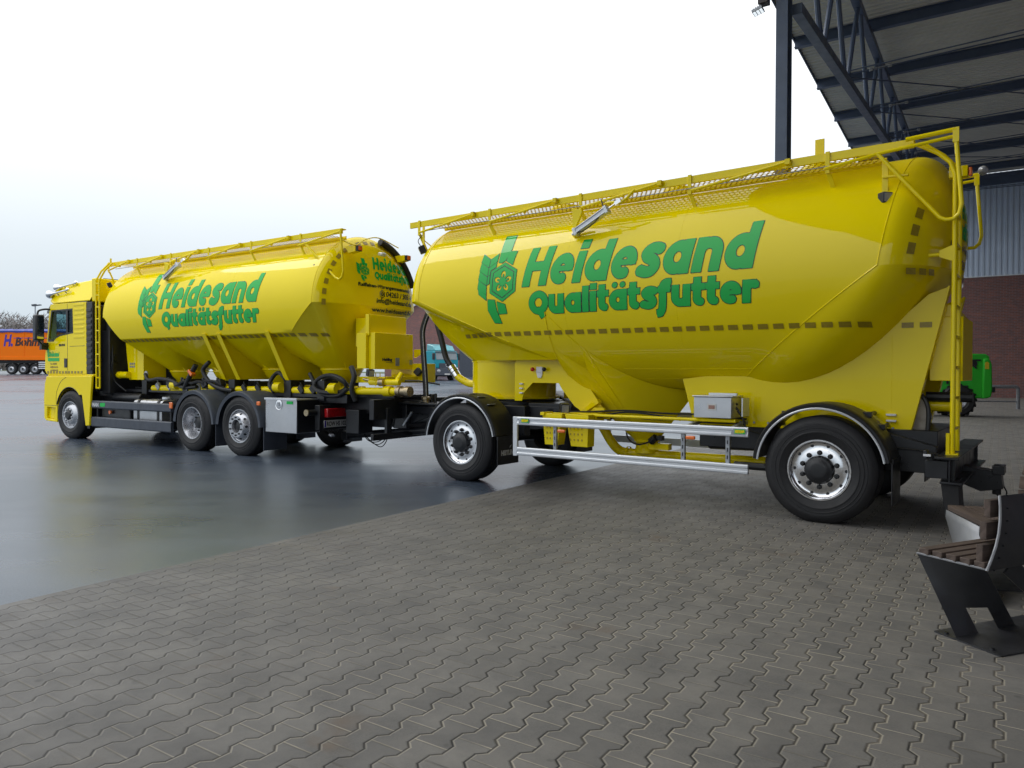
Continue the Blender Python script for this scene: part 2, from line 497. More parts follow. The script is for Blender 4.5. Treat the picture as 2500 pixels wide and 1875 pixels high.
    def grid(s, rows):
        m = len(rows[0])
        vs = [p for r in rows for p in r]
        fs = [(i * m + j, i * m + j + 1, (i + 1) * m + j + 1, (i + 1) * m + j) for i in range(len(rows) - 1) for j in range(m - 1)]
        return s.add(vs, fs)
    def ball(s, c, r, n=10, sc=(1, 1, 1)):
        rows = []
        for i in range(n // 2 + 1):
            t = math.pi * i / (n // 2)
            rows.append([(c[0] + sc[0] * r * math.sin(t) * math.cos(2 * math.pi * j / n), c[1] + sc[1] * r * math.sin(t) * math.sin(2 * math.pi * j / n), c[2] + sc[2] * r * math.cos(t)) for j in range(n + 1)])
        return s.grid(rows)
    def mesh(s, name, smooth=35, weld=True):
        me = bpy.data.meshes.new(name)
        vs = [(x, -y, z) for (x, y, z) in s.v] if s.flip else s.v
        fs = [tuple(reversed(f)) for f in s.f] if s.flip else s.f
        me.from_pydata(vs, [], fs)
        bm = bmesh.new(); bm.from_mesh(me)
        if weld: bmesh.ops.remove_doubles(bm, verts=bm.verts, dist=0.0004)
        bmesh.ops.recalc_face_normals(bm, faces=bm.faces)
        bm.to_mesh(me); bm.free()
        if smooth:
            me.polygons.foreach_set('use_smooth', [True] * len(me.polygons))
            me.set_sharp_from_angle(angle=R_(smooth))
        me.update()
        return me
    def pieces(s):
        n = len(s.v)
        par = list(range(n))
        def find(i):
            while par[i] != i:
                par[i] = par[par[i]]; i = par[i]
            return i
        for f in s.f:
            a = find(f[0])
            for j in f[1:]:
                b = find(j)
                if a != b: par[b] = a
        key = {}
        root = []
        for i in range(n):                      # faces that share a corner position belong together
            q = (round(s.v[i][0], 3), round(s.v[i][1], 3), round(s.v[i][2], 3))
            if q in key:
                a, b = find(key[q]), find(i)
                if a != b: par[b] = a
            else: key[q] = i
        root = [find(i) for i in range(n)]
        ids = {r: k for k, r in enumerate(sorted(set(root)))}
        k = len(ids)
        if k < 2 or k > 700: return None
        isl = np.array([ids[r] for r in root])
        P = np.array(s.v, float)
        lo = np.full((k, 3), np.inf); hi = np.full((k, 3), -np.inf)
        np.minimum.at(lo, isl, P); np.maximum.at(hi, isl, P)
        size = (hi - lo).max(axis=1)
        gap = np.maximum(0.0, np.maximum(lo[:, None] - hi[None], lo[None] - hi[:, None]))
        near = np.sqrt((gap ** 2).sum(axis=2)) <= 0.90 * np.maximum(0.02, 0.5 * np.maximum(size[:, None], size[None]))
        grp = list(range(k))
        def gf(i):
            while grp[i] != i: i = grp[i]
            return i
        for a in range(k):
            for b in np.nonzero(near[a])[0]:
                ra, rb = gf(a), gf(int(b))
                if ra != rb: grp[max(ra, rb)] = min(ra, rb)
        g = [gf(i) for i in range(k)]
        u = sorted(set(g))
        if len(u) < 2: return None
        out = []
        for w in u:
            keep = [g[isl[i]] == w for i in range(n)]
            mp = {}; q = MB(s.flip)
            for i in range(n):
                if keep[i]: mp[i] = len(q.v); q.v.append(s.v[i])
            q.f = [tuple(mp[i] for i in f) for f in s.f if keep[f[0]]]
            out.append(q)
        return out
    def build(s, name, mat, parent=None, bev=0.0, smooth=35, loc=None, weld=True, split=True):
        if split and parent is not None and len(s.v) < 60000:
            ps = s.pieces()
            if ps:
                ps.sort(key=lambda q: -len(q.v))
                return [q.build(name, mat, parent, bev, smooth, loc, weld, False) for q in ps][0]
        me = s.mesh(name, smooth, weld)
        me.materials.append(MT[mat] if isinstance(mat, str) else mat)
        o = bpy.data.objects.new(name, me)
        COL.objects.link(o)
        if parent: o.parent = parent
        if loc: o.location = loc
        if bev:
            b = o.modifiers.new('bevel', 'BEVEL')
            b.width = bev; b.segments = 2; b.limit_method = 'ANGLE'; b.angle_limit = R_(40)
            b.harden_normals = False
        return o

def empty(name, loc=(0, 0, 0), rz=0.0, parent=None):
    o = bpy.data.objects.new(name, None)
    o.empty_display_size = 0.2
    COL.objects.link(o)
    o.location = loc; o.rotation_euler = (0, 0, rz)
    if parent: o.parent = parent
    return o
def tag(o, label, cat, group=None):
    o['label'] = label; o['category'] = cat
    if group: o['group'] = group
    return o
def structure(o):
    o['kind'] = 'structure'; return o
def copy_tree(o, parent=None):
    c = o.copy(); COL.objects.link(c)
    if parent: c.parent = parent
    for ch in list(o.children): copy_tree(ch, c)
    return c
def lerp(a, b, t): return a + (b - a) * t
def catmull(pts, n=6):
    P = [Vector(p) for p in pts]
    P = [P[0] * 2 - P[1]] + P + [P[-1] * 2 - P[-2]]
    o = []
    for i in range(1, len(P) - 2):
        for k in range(n):
            t = k / n
            a, b, c, d = P[i - 1], P[i], P[i + 1], P[i + 2]
            o.append(0.5 * ((2 * b) + (c - a) * t + (2 * a - 5 * b + 4 * c - d) * t * t + (3 * b - a - 3 * c + d) * t ** 3))
    o.append(P[-2])
    return o

# ------------------------------------------------------------------ lettering from thick pen strokes
def seg_sdf(X, Z, pts, w, butt):
    D = np.full(X.shape, 9.0)
    n = len(pts)
    for i in range(n - 1):
        ax, az = pts[i][:2]; bx, bz = pts[i + 1][:2]
        dx, dz = bx - ax, bz - az
        L = math.hypot(dx, dz) + 1e-9
        ux, uz = dx / L, dz / L
        t = (X - ax) * ux + (Z - az) * uz
        per = np.abs((X - ax) * -uz + (Z - az) * ux)
        tc_ = np.clip(t, 0, L)
        d = np.hypot(t - tc_, per) - w
        if butt and i == 0: d = np.where(t < 0, np.maximum(per - w, -t), d)
        if butt and i == n - 2: d = np.where(t > L, np.maximum(per - w, t - L), d)
        D = np.minimum(D, d)
    return D
def poly_sdf(X, Z, pts):
    D = np.full(X.shape, 9.0); inside = np.zeros(X.shape, bool)
    n = len(pts)
    for i in range(n):
        ax, az = pts[i]; bx, bz = pts[(i + 1) % n]
        ex, ez = bx - ax, bz - az
        t = np.clip(((X - ax) * ex + (Z - az) * ez) / (ex * ex + ez * ez + 1e-12), 0, 1)
        D = np.minimum(D, np.hypot(X - ax - t * ex, Z - az - t * ez))
        cond = ((az > Z) != (bz > Z))
        xi = ax + (Z - az) * ex / (ez if abs(ez) > 1e-9 else 1e-9)
        inside ^= (cond & (X < xi))
    return np.where(inside, -D, D)
def arc(cx, cz, rx, rz, a0, a1, n=18):
    return [(cx + rx * math.cos(R_(a0 + (a1 - a0) * i / n)), cz + rz * math.sin(R_(a0 + (a1 - a0) * i / n))) for i in range(n + 1)]
def cat2(p): return [(q.x, q.y) for q in catmull([(a, b, 0) for a, b in p], 5)]
ASC = 1.3
def glyph(ch, w):
    t = 1 - w
    bowl = (arc(0.47, 0.5, 0.47 - w, 0.5 - w, 0, 360, 28), False, w)
    if ch in 'aä':
        s = [bowl, ([(0.94 - w, 0), (0.94 - w, 1)], True, w)]
        if ch == 'ä': s += [([(0.27, 1.24), (0.275, 1.24)], False, 0.135), ([(0.69, 1.24), (0.695, 1.24)], False, 0.135)]
        return s, 0.94
    if ch == 'd': return [bowl, ([(0.94 - w, 0), (0.94 - w, ASC)], True, w)], 0.94
    if ch == 'e': return [(arc(0.46, 0.5, 0.46 - w, 0.5 - w, 0, 296, 26), True, w), ([(w * 1.2, 0.50), (0.92 - w * 0.1, 0.50)], True, w * 0.52)], 0.90
    if ch == 's': return [(cat2([(0.72, 0.80), (0.55, 0.86), (0.36, 0.85), (0.22, 0.73), (0.30, 0.59), (0.47, 0.51), (0.60, 0.41), (0.63, 0.27), (0.52, 0.16), (0.33, 0.14), (0.09, 0.21)]), True, w)], 0.80
    if ch == 'n': return [([(w, 0), (w, 1)], True, w), ([(w, 0.52)] + arc(0.45, 0.56, 0.45 - w, 0.44 - w, 180, 0, 14) + [(0.9 - w, 0)], True, w)], 0.90
    if ch == 'u': return [([(0.9 - w, 0), (0.9 - w, 1)], True, w), ([(w, 1.0)] + arc(0.45, 0.44, 0.45 - w, 0.44 - w, 180, 360, 14) + [(0.9 - w, 0.5)], True, w)], 0.90
    if ch == 'H': return [([(w, 0), (w, ASC)], True, w), ([(1.06 - w, 0), (1.06 - w, ASC)], True, w), ([(w, 0.66), (1.06 - w, 0.66)], True, w * 0.9)], 1.06
    if ch == 'i': return [([(w, 0), (w, 1)], True, w), ([(w, 1.10), (w, 1.10 + w * 1.7)], True, w * 1.03)], 2 * w
    if ch == 'l': return [([(w, 0), (w, ASC)], True, w)], 2 * w
    if ch == 't': return [([(0.24, 1.30), (0.24, 0.36)] + arc(0.40, 0.33, 0.16, 0.33 - w, 190, 285, 6), True, w), ([(-0.02, 0.86), (0.60, 0.86)], True, w * 0.85)], 0.58
    if ch == 'f': return [([(-0.06, -0.27), (0.10, -0.25), (0.20, -0.10), (0.24, 0.2), (0.24, 0.95)] + arc(0.44, 0.98, 0.20, 0.20, 175, 80, 7) + [(0.62, 1.17)], True, w), ([(0.0, 0.86), (0.60, 0.86)], True, w * 0.85)], 0.60
    if ch == 'r': return [([(w, 0), (w, 1)], True, w), ([(w, 0.50)] + arc(0.42, 0.58, 0.42 - w, 0.42 - w, 180, 62, 10) + [(0.64, 0.83)], True, w)], 0.64
    if ch == 'Q': return [(arc(0.60, 0.62, 0.60 - w, 0.62 - w, 0, 360, 30), False, w), ([(0.50, 0.26), (0.72, 0.10), (0.86, -0.16)], True, w * 0.9)], 1.16
    return [], 0.4
def word_field(txt, xh, width, w, res, shear, gap=0.10):
    adv = 0.0; G = []
    for ch in txt:
        s, a = glyph(ch, w); G.append((s, adv)); adv += a + gap
    adv -= gap
    kx = (width - shear * ASC * xh) / (adv * xh)
    pad = 0.06
    xs = np.arange(-pad, width + pad, res); zs = np.arange(-0.5 * xh - 0.02, 1.48 * xh, res)
    X, Z = np.meshgrid(xs, zs, indexing='ij')
    U = (X - shear * Z) / (kx * xh); V = Z / xh
    D = np.full(X.shape, 9.0)
    for strokes, off in G:
        for pts, butt, ww in strokes:
            x0 = min(p[0] for p in pts) + off - 0.5; x1 = max(p[0] for p in pts) + off + 0.5
            m = (U > x0) & (U < x1)
            if not m.any(): continue
            d = seg_sdf(U[m] - off, V[m], [(p[0], p[1]) for p in pts], ww, butt)
            D[m] = np.minimum(D[m], d)
    return X, Z, D * xh
def contour(X, Z, F):                      # filled region F < 0 as 2-D polygons
    polys = []
    a, b, c, d = F[:-1, :-1], F[1:, :-1], F[1:, 1:], F[:-1, 1:]
    mn = np.minimum(np.minimum(a, b), np.minimum(c, d))
    for i, j in np.argwhere(mn < 0):
        cs = ((i, j), (i + 1, j), (i + 1, j + 1), (i, j + 1))
        vals = [F[q] for q in cs]
        P = []
        for k in range(4):
            q, r = cs[k], cs[(k + 1) % 4]
            f0, f1 = vals[k], vals[(k + 1) % 4]
            if f0 < 0: P.append((X[q], Z[q]))
            if (f0 < 0) != (f1 < 0):
                t = f0 / (f0 - f1)
                P.append((X[q] + (X[r] - X[q]) * t, Z[q] + (Z[r] - Z[q]) * t))
        if len(P) > 2: polys.append(P)
    return polys
def decal(name, polys, fmap, mat, parent, flip=True):
    mb = MB(flip)
    for P in polys:
        mb.add([fmap(x, z) for x, z in P], [tuple(range(len(P)))])
    return mb.build(name, mat, parent, smooth=60, split=False)
def font_polys(txt, size, bold=0.0, shear=0.0, width=None, cuts=0.0):
    c = bpy.data.curves.new('text', 'FONT')
    c.body = txt; c.size = size; c.offset = bold; c.shear = shear; c.resolution_u = 3
    o = bpy.data.objects.new('text', c); COL.objects.link(o)
    dg = bpy.context.evaluated_depsgraph_get()
    me = bpy.data.meshes.new_from_object(o.evaluated_get(dg))
    bm = bmesh.new(); bm.from_mesh(me)
    if cuts:
        ys = [v.co.y for v in bm.verts]
        y = min(ys) + cuts
        while y < max(ys):
            bmesh.ops.bisect_plane(bm, geom=bm.verts[:] + bm.edges[:] + bm.faces[:], plane_co=(0, y, 0), plane_no=(0, 1, 0))
            y += cuts
    mx = max([v.co.x for v in bm.verts] or [1])
    k = width / mx if width else 1.0
    P = [[(v.co.x * k, v.co.y) for v in f.verts] for f in bm.faces]
    bm.free(); bpy.data.meshes.remove(me); bpy.data.objects.remove(o); bpy.data.curves.remove(c)
    return P

# ================================================================== GROUND
def ground():
    mb = MB()
    ys = [-150, -60, -20, 0, 10, 19] + [19 + i * 1.5 for i in range(1, 47)] + [95, 140, 250, 500, 1100]
    xs = [-900, -400, -200, -120, -80, -60] + [-50 + 4 * i for i in range(0, 20)] + [40, 60, 120, 300, 900]
    mb.grid([[(x, y, gz(x, y)) for x in xs] for y in ys])
    structure(mb.build('ground', 'asphalt', smooth=60))
    mp = MB(True)
    As = [-70, -40, -25, -15, -10, -5, 0, 3, 5.175]
    Bs = [-40, -20, -5, 5, 12, 18] + [19 + i for i in range(0, 29)]
    rows = []
    for b in Bs:
        rows.append([(a, b, gz(*hall_pt(a, b)[:2]) + 0.005) for a in As])
    mp.grid(rows)
    # thin exposed edge of the stones along the asphalt
    mp.grid([[(5.175, b, gz(*hall_pt(5.175, b)[:2]) + 0.005) for b in Bs], [(5.176, b, gz(*hall_pt(5.175, b)[:2]) - 0.03) for b in Bs]])
    o = structure(mp.build('paving', 'pavers', smooth=60))
    o.rotation_euler = (0, 0, TH_H + math.pi / 2)
ground()

# ================================================================== HALL
def hall():
    t = empty('warehouse_hall', (0, 0, 0), TH_H + math.pi / 2)
    tag(t, 'brick and grey sheet warehouse with wide dark steel canopy on a slate column', 'building')
    ZD = 12.0
    edge = lambda b: 5.47 + 0.026 * (b - 24)
    mb = MB(True)
    rows = []
    b = -14.0
    prof = [(0, 0.05), (0.09, 0.05), (0.125, 0.0), (0.215, 0.0)]
    while b < 46.0:
        for db, dz in prof:
            bb = b + db
            rows.append([(-42, bb, ZD + dz), (-10, bb, ZD + dz), (edge(bb), bb, ZD + dz)])
        b += 0.25
    mb.grid(rows)
    mb.build('roof_deck', 'deck', t, smooth=20)
    mb = MB(True)
    mb.prism([(-42, -14), (-42, 46), (edge(46), 46), (edge(-14), -14)], 'z', ZD + 0.10, ZD + 0.30)
    mb.build('light_stop_slab', 'deck', t, smooth=None)  # plain slab added above the deck so no light leaks through
    mb = MB(True)
    mb.bar((edge(-14) + 0.02, -14, ZD + 0.12), (edge(46) + 0.02, 46, ZD + 0.12), 0.03, 0.42)
    mb.build('verge_trim', 'frame', t, smooth=None)
    # purlins: I-beams running along the hall
    Bp = [20.4 + 3.9 * i for i in range(-8, 7)]
    for b in Bp:
        m = MB(True)
        m.box(-42, edge(b) - 0.01, -0.09, 0.09, ZD - 0.03, ZD - 0.012)
        m.box(-42, edge(b) - 0.01, -0.09, 0.09, ZD - 0.33, ZD - 0.312)
        m.box(-42, edge(b) - 0.01, -0.008, 0.008, ZD - 0.312, ZD - 0.03)
        m.build('purlin', 'frame', t, smooth=None, loc=(0, -b, 0))
    # tapered truss across the canopy
    AT = 3.34; AC = 3.53
    tr = MB(True)
    zt = ZD - 0.45
    tr.bar((AT, -14, zt), (AT, 45.9, zt), 0.20, 0.20)
    tru = tr.build('roof_truss', 'frame', t, bev=0.006)
    zb = lambda b: 8.50 + (b - 14.8) * 0.074
    m = MB(True)
    m.bar((AT, 14.98, zb(14.98)), (AT, 45.9, zb(45.9)), 0.20, 0.20)
    m.build('bottom_chord', 'frame', tru, bev=0.006)
    for b in [17.4] + [20.4 + 3.9 * i for i in range(0, 7)]:
        m = MB(True)
        for sgn in (-1, 1):
            m.tube([(AT, b + sgn * 0.18, zb(b) + 0.05), (AT, b + sgn * 1.75, zt - 0.05)], 0.062, 8)
        m.box(AT - 0.012, AT + 0.012, b - 0.3, b + 0.3, zb(b) + 0.05, zb(b) + 0.28)
        m.build('truss_diagonal', 'frame', tru)
    # slender bracing rods with turnbuckles
    for i, b in enumerate([20.4 + 3.9 * j for j in range(0, 7)]):
        m = MB(True)
        z = zb(b) + 0.15
        m.tube([(AT - 0.1, b, z), (-14.5, b + 5.5, ZD - 0.36)], 0.018, 6)
        m.tube([(AT - 0.1, b + 0.25, z), (AT - 9.4, b + 17.5 if b < 27 else 45.5, ZD - 0.36)], 0.018, 6)
        m.tube([(AT - 0.1, b - 0.25, z), (-14.5, b + 5.2, ZD - 0.30)], 0.016, 6)
        m.build('bracing_rod', 'frame', t)
        m = MB(True)
        d = Vector((-17.74, 5.5, ZD - 0.36 - z)).normalized()
        p = Vector((AT - 0.1, b, z)) + d * 0.5
        for off in (-0.035, 0.035): m.bar(p + Vector((0, off, 0)), p + d * 0.4 + Vector((0, off, 0)), 0.02, 0.02)
        m.tube([p - d * 0.05, p + d * 0.02], 0.04, 6); m.tube([p + d * 0.38, p + d * 0.46], 0.04, 6)
        m.build('turnbuckle', 'zinc', t)
    # H-section columns
    for b in (14.8, -13.0):
        m = MB(True)
        for s in (-1, 1):
            y0 = b + s * 0.165
            m.box(AC - 0.11, AC + 0.11, y0 - 0.011, y0 + 0.011, 0.012, zt + 0.1)
        m.box(AC - 0.008, AC + 0.008, b - 0.154, b + 0.154, 0.012, zt + 0.1)
        m.box(AC - 0.2, AC + 0.2, b - 0.25, b + 0.25, -0.02, 0.03)
        m.box(AT, AC, b - 0.08, b + 0.08, zt - 0.1, zt + 0.1)
        m.build('column', 'frame', t, bev=0.004)
    # long wall: brick plinth, sheet above
    m = MB(True)
    m.box(-60, 8, 46.0, 46.3, 0, 6.62)
    o = m.build('brick_wall', 'brick', t, smooth=None)
    uv = o.data.uv_layers.new(name='UVMap')
    for lp in o.data.loops:
        v = o.data.vertices[lp.vertex_index].co
        uv.data[lp.index].uv = (v.x + v.y, v.z)
    m = MB(True)
    rows = []
    a = -60.0
    while a < 8.0:
        for da, dy in ((0, 0), (0.10, 0), (0.125, 0.035), (0.225, 0.035)):
            rows.append([(a + da, 46.02 + dy, 6.62), (a + da, 46.02 + dy, 12.0)])
        a += 0.25
    m.grid(rows)
    m.build('wall_cladding', 'clad', t, smooth=20)
    m = MB(True)
    m.box(-60, 8, 45.96, 46.02, 6.60, 6.66)
    m.build('sill_flashing', 'anod', t)
    m = MB(True)
    m.box(-42, 8, 45.72, 46.0, 11.35, 11.9)
    m.build('eaves_beam', 'frame', t)
    m = MB(True)
    m.box(-9.3, -9.0, -10, 45.9, -0.1, 11.9)
    o = m.build('shade_wall', 'brick', t, smooth=None)  # unseen wall, added to darken the right side of the paving
    uv = o.data.uv_layers.new(name='UVMap')
    for lp in o.data.loops:
        v = o.data.vertices[lp.vertex_index].co
        uv.data[lp.index].uv = (v.x + v.y, v.z)
    for i in range(5):
        m = MB(True); b0 = -6 + 9 * i
        m.box(-9.0, -8.95, b0, b0 + 4.2, 0.0, 4.3)
        m.build('shade_wall_door', 'clad', t)  # unseen doors on the added wall
    # floodlight hung beside the column head
    f = empty('floodlight', hall_pt(3.84, 14.55, 8.52), TH_H + math.pi / 2)
    f.scale = (0.5, 0.5, 0.5)
    tag(f, 'grey floodlight with square lit panels hanging beside the head of the slate column', 'lamp')
    m = MB(True)
    m.box(-0.17, 0.20, -0.2, 0.2, 0.06, 0.55)
    m.build('housing', plain('brown_housing', (0.06, 0.05, 0.055), 0.5), f, bev=0.01)
    m = MB(True)
    m.box(0.06, 0.46, -0.22, 0.22, -0.11, 0.0)
    for i in range(4): m.box(0.1 + 0.09 * i, 0.13 + 0.09 * i, -0.2, 0.2, 0.0, 0.05)
    p = m.build('lamp_head', 'zinc', f, bev=0.008); p.rotation_euler = (0, R_(16), 0)
    em = NT('lit_panel'); em.set(col=(0.8, 0.85, 0.9), emit=(0.85, 0.93, 1.0), es=0.9)
    m = MB(True)
    for i in range(3):
        for j in range(2):
            m.box(0.09 + 0.125 * i, 0.185 + 0.125 * i, -0.18 + 0.19 * j, -0.02 + 0.19 * j, -0.122, -0.112)
    p = m.build('light_panel', em.m, f); p.rotation_euler = (0, R_(16), 0)
    m = MB(True)
    m.bar((-0.1, 0.1, 0.35), (-0.62, 0.1, 0.35), 0.10, 0.10)
    m.build('bracket', 'frame', f)
hall()

# ================================================================== SHARED VEHICLE PIECES
def wheel_data(kind, D=1.062, W=0.37, tw=None):
    """meshes for a wheel whose outer face looks to -Y (towards the viewer side), axle on Y"""
    r = D / 2
    rr = 0.296
    t = MB(True)
    prof = [(rr - 0.02, 0.045), (rr + 0.004, 0.022), (rr + 0.03, 0.008), (rr + 0.070, 0.0), (rr + 0.074, -0.003), (rr + 0.082, -0.003), (rr + 0.086, 0.001), (rr + 0.112, 0.001), (rr + 0.115, -0.002), (rr + 0.120, -0.002), (rr + 0.123, 0.005), (rr + 0.150, 0.004), (rr + 0.154, 0.009), (rr + 0.162, 0.009), (r - 0.045, 0.022), (r - 0.018, 0.040), (r - 0.006, 0.052)]
    g = 0.012
    nb = 5
    a, b = 0.056, W - 0.056
    st = (b - a) / nb
    for i in range(nb):
        y0 = a + i * st
        prof += [(r, y0 + 0.006), (r, y0 + st - 0.010)]
        if i < nb - 1: prof += [(r - g, y0 + st - 0.006), (r - g, y0 + st + 0.003)]
    prof += [(r - 0.006, W - 0.052), (r - 0.018, W - 0.040), (r - 0.045, W - 0.022), (rr + 0.15, W - 0.004), (rr + 0.07, W), (rr + 0.01, W - 0.015), (rr - 0.02, W - 0.05)]
    t.lathe(prof, (0, 0, 0), 'y', 64)
    rim = MB(True); hub = MB(True)
    if kind == 'alu':                 # trailer wheel: polished dish, ten black nuts, black hub
        rim.lathe([(rr + 0.006, 0.028), (rr + 0.002, 0.016), (rr - 0.012, 0.016), (rr - 0.02, 0.03), (rr - 0.026, 0.062), (rr - 0.04, 0.072), (rr - 0.06, 0.075), (0.205, 0.07), (0.19, 0.064), (0.14, 0.062), (0.125, 0.062)], (0, 0, 0), 'y', 56)
        rim.lathe([(rr - 0.02, 0.06), (rr - 0.02, W - 0.05)], (0, 0, 0), 'y', 40)
        hub.lathe([(0.14, 0.063), (0.138, 0.03), (0.125, 0.008), (0.10, 0.0), (0.085, -0.012), (0.06, -0.016), (0.0, -0.016)], (0, 0, 0), 'y', 36)
        for i in range(10):
            w = 2 * math.pi * (i + 0.5) / 10
            c = (0.168 * math.cos(w), 0.168 * math.sin(w))
            hub.lathe([(0.026, 0.066), (0.025, 0.048), (0.018, 0.043), (0.017, 0.024), (0.0, 0.022)], (c[0], 0, c[1]), 'y', 8)
            w = 2 * math.pi * i / 10
            c = (0.243 * math.cos(w), 0.243 * math.sin(w))
            hub.lathe([(0.017, 0.0725), (0.0, 0.0725)], (c[0], 0, c[1]), 'y', 10)
            for q in (-1, 1):        # ribs on the hub cap
                ww = w + q * 0.10
                hub.bar((0.085 * math.cos(ww), 0.0, 0.085 * math.sin(ww)), (0.130 * math.cos(ww), 0.022, 0.130 * math.sin(ww)), 0.012, 0.012)
    elif kind == 'steer':             # front wheel: silver, rather flat disc with chrome nut ring
        rim.lathe([(rr + 0.006, 0.028), (rr, 0.016), (rr - 0.014, 0.018), (rr - 0.02, 0.06), (0.255, 0.065), (0.225, 0.045), (0.19, 0.0), (0.165, -0.012), (0.115, -0.012), (0.11, 0.0)], (0, 0, 0), 'y', 48)
        rim.lathe([(rr - 0.02, 0.06), (rr - 0.02, W - 0.05)], (0, 0, 0), 'y', 40)
        hub.lathe([(0.11, 0.0), (0.10, -0.03), (0.075, -0.05), (0.0, -0.055)], (0, 0, 0), 'y', 24)
        for i in range(10):
            w = 2 * math.pi * (i + 0.5) / 10
            rim.lathe([(0.019, -0.012), (0.018, -0.032), (0.012, -0.040), (0.0, -0.04)], (0.140 * math.cos(w), 0, 0.140 * math.sin(w)), 'y', 8)
            w = 2 * math.pi * i / 10
            hub.lathe([(0.022, 0.051), (0.0, 0.051)], (0.236 * math.cos(w), 0, 0.236 * math.sin(w)), 'y', 10)
    elif kind == 'drive':             # raised conical disc with oval holes and open axle end
        rim.lathe([(rr + 0.006, 0.028), (rr, 0.016), (rr - 0.014, 0.018), (rr - 0.02, 0.055), (0.262, 0.06), (0.24, 0.03), (0.205, -0.045), (0.19, -0.055), (0.118, -0.055), (0.114, -0.045), (0.112, 0.02)], (0, 0, 0), 'y', 48)
        rim.lathe([(rr - 0.02, 0.06), (rr - 0.02, W - 0.05)], (0, 0, 0), 'y', 40)
        hub.lathe([(0.112, 0.0), (0.09, -0.005), (0.06, -0.02), (0.0, -0.02)], (0, 0, 0), 'y', 24)
        for i in range(10):
            w = 2 * math.pi * (i + 0.5) / 10
            hub.lathe([(0.016, -0.055), (0.015, -0.075), (0.0, -0.08)], (0.155 * math.cos(w), 0, 0.155 * math.sin(w)), 'y', 8)
            w = 2 * math.pi * i / 10
            nrm = Vector((math.cos(w), 0, math.sin(w)))
            q = MB(True)
            cc = nrm * 0.2245; tv = Vector((-math.sin(w), 0, math.cos(w))); sl = Vector((0.035 * math.cos(w), 0.075, 0.035 * math.sin(w))).normalized()
            hub.add([tuple(cc + Vector((0, -0.007, 0)) + tv * 0.021 * math.cos(k * math.pi / 6) + sl * 0.026 * math.sin(k * math.pi / 6) + nrm * 0.004) for k in range(12)], [tuple(range(12))])
    else:                             # 'trail': deep concave silver dish
        rim.lathe([(rr + 0.006, 0.028), (rr, 0.014), (rr - 0.012, 0.016), (rr - 0.03, 0.05), (0.245, 0.11), (0.225, 0.165), (0.21, 0.19), (0.15, 0.195), (0.115, 0.195)], (0, 0, 0), 'y', 48)
        hub.lathe([(0.118, 0.195), (0.112, 0.15), (0.09, 0.135), (0.0, 0.13)], (0, 0, 0), 'y', 24)
        for i in range(10):
            w = 2 * math.pi * i / 10
            hub.lathe([(0.016, 0.194), (0.015, 0.17), (0.0, 0.168)], (0.155 * math.cos(w), 0, 0.155 * math.sin(w)), 'y', 8)
            hub.lathe([(0.020, 0.0), (0.0, 0.0)], (0.231 * math.cos(w), 0.140, 0.231 * math.sin(w)), 'y', 10)
    # dark barrel behind the disc so that nothing shows through
    hub.lathe([(0.0, W * 0.55), (rr - 0.03, W * 0.55)], (0, 0, 0), 'y', 32)
    out = []
    for nm, b_, m_ in (('tyre', t, 'rubber'), ('rim', rim, 'alu' if kind == 'alu' else 'wheelsilver'), ('hub', hub, 'plastic')):
        me = b_.mesh(nm, 32); me.materials.append(MT[m_]); out.append((nm, me))
    return out
WD = {k: wheel_data(k) for k in ('alu', 'steer', 'drive', 'trail')}
def add_wheel(parent, kind, X, Y, Z=0.524, turn=0.0, far=False):
    e_ = empty('wheel', (X, -Y, Z), math.pi if far else R_(turn), parent)
    for nm, me in WD[kind]:
        o = bpy.data.objects.new(nm, me); COL.objects.link(o); o.parent = e_
    return e_
def fender(parent, X, Zc, r, a0, a1, y0, y1, mat, trim=None, name='mudguard', thick=0.03, lip=0.05):
    m = MB(True)
    prof = [(r - lip, y0 + 0.004), (r - 0.012, y0 - 0.006), (r, y0 + 0.012), (r + 0.006, y0 + 0.08), (r + 0.006, y1), (r - thick, y1), (r - thick, y0 + 0.05), (r - lip, y0 + 0.012), (r - lip, y0 + 0.004)]
    m.lathe(prof, (X, 0, Zc), 'y', 36, a0, a1)
    f = m.build(name, mat, parent, smooth=50)
    if trim:
        m = MB(True)
        m.tube([(X + (r - lip - 0.002) * math.cos(R_(a0 + (a1 - a0) * i / 30)), y0 - 0.002, Zc + (r - lip - 0.002) * math.sin(R_(a0 + (a1 - a0) * i / 30))) for i in range(31)], 0.011, 6)
        m.build('edge_trim', trim, f)
    return f
def work_lamp(parent, c, d, s=0.05):
    """small black square work lamp looking along d"""
    m = MB(True)
    c = Vector(c); d = Vector(d).normalized()
    m.bar(c - d * s * 0.9, c + d * s * 0.7, s * 2, s * 2)
    o = m.build('work_lamp', 'plastic', parent, bev=0.007)
    m = MB(True)
    m.bar(c + d * s * 0.7, c + d * s * 0.78, s * 1.6, s * 1.6)
    m.build('lens', 'glassgrey', o)
    return o
def marker(parent, X, Y, Z, lens='orange_lens', w=0.11, h=0.04):
    m = MB(True)
    m.box(X - w / 2, X + w / 2, Y - 0.03, Y, Z - h / 2, Z + h / 2)
    return m.build('marker_lamp', lens, parent, bev=0.012)

def raycaster(objs):
    vs, fs = [], []
    for o in objs:
        n = len(vs)
        vs += [tuple(v.co) for v in o.data.vertices]
        fs += [tuple(i + n for i in p.vertices) for p in o.data.polygons]
    return BVHTree.FromPolygons(vs, fs)

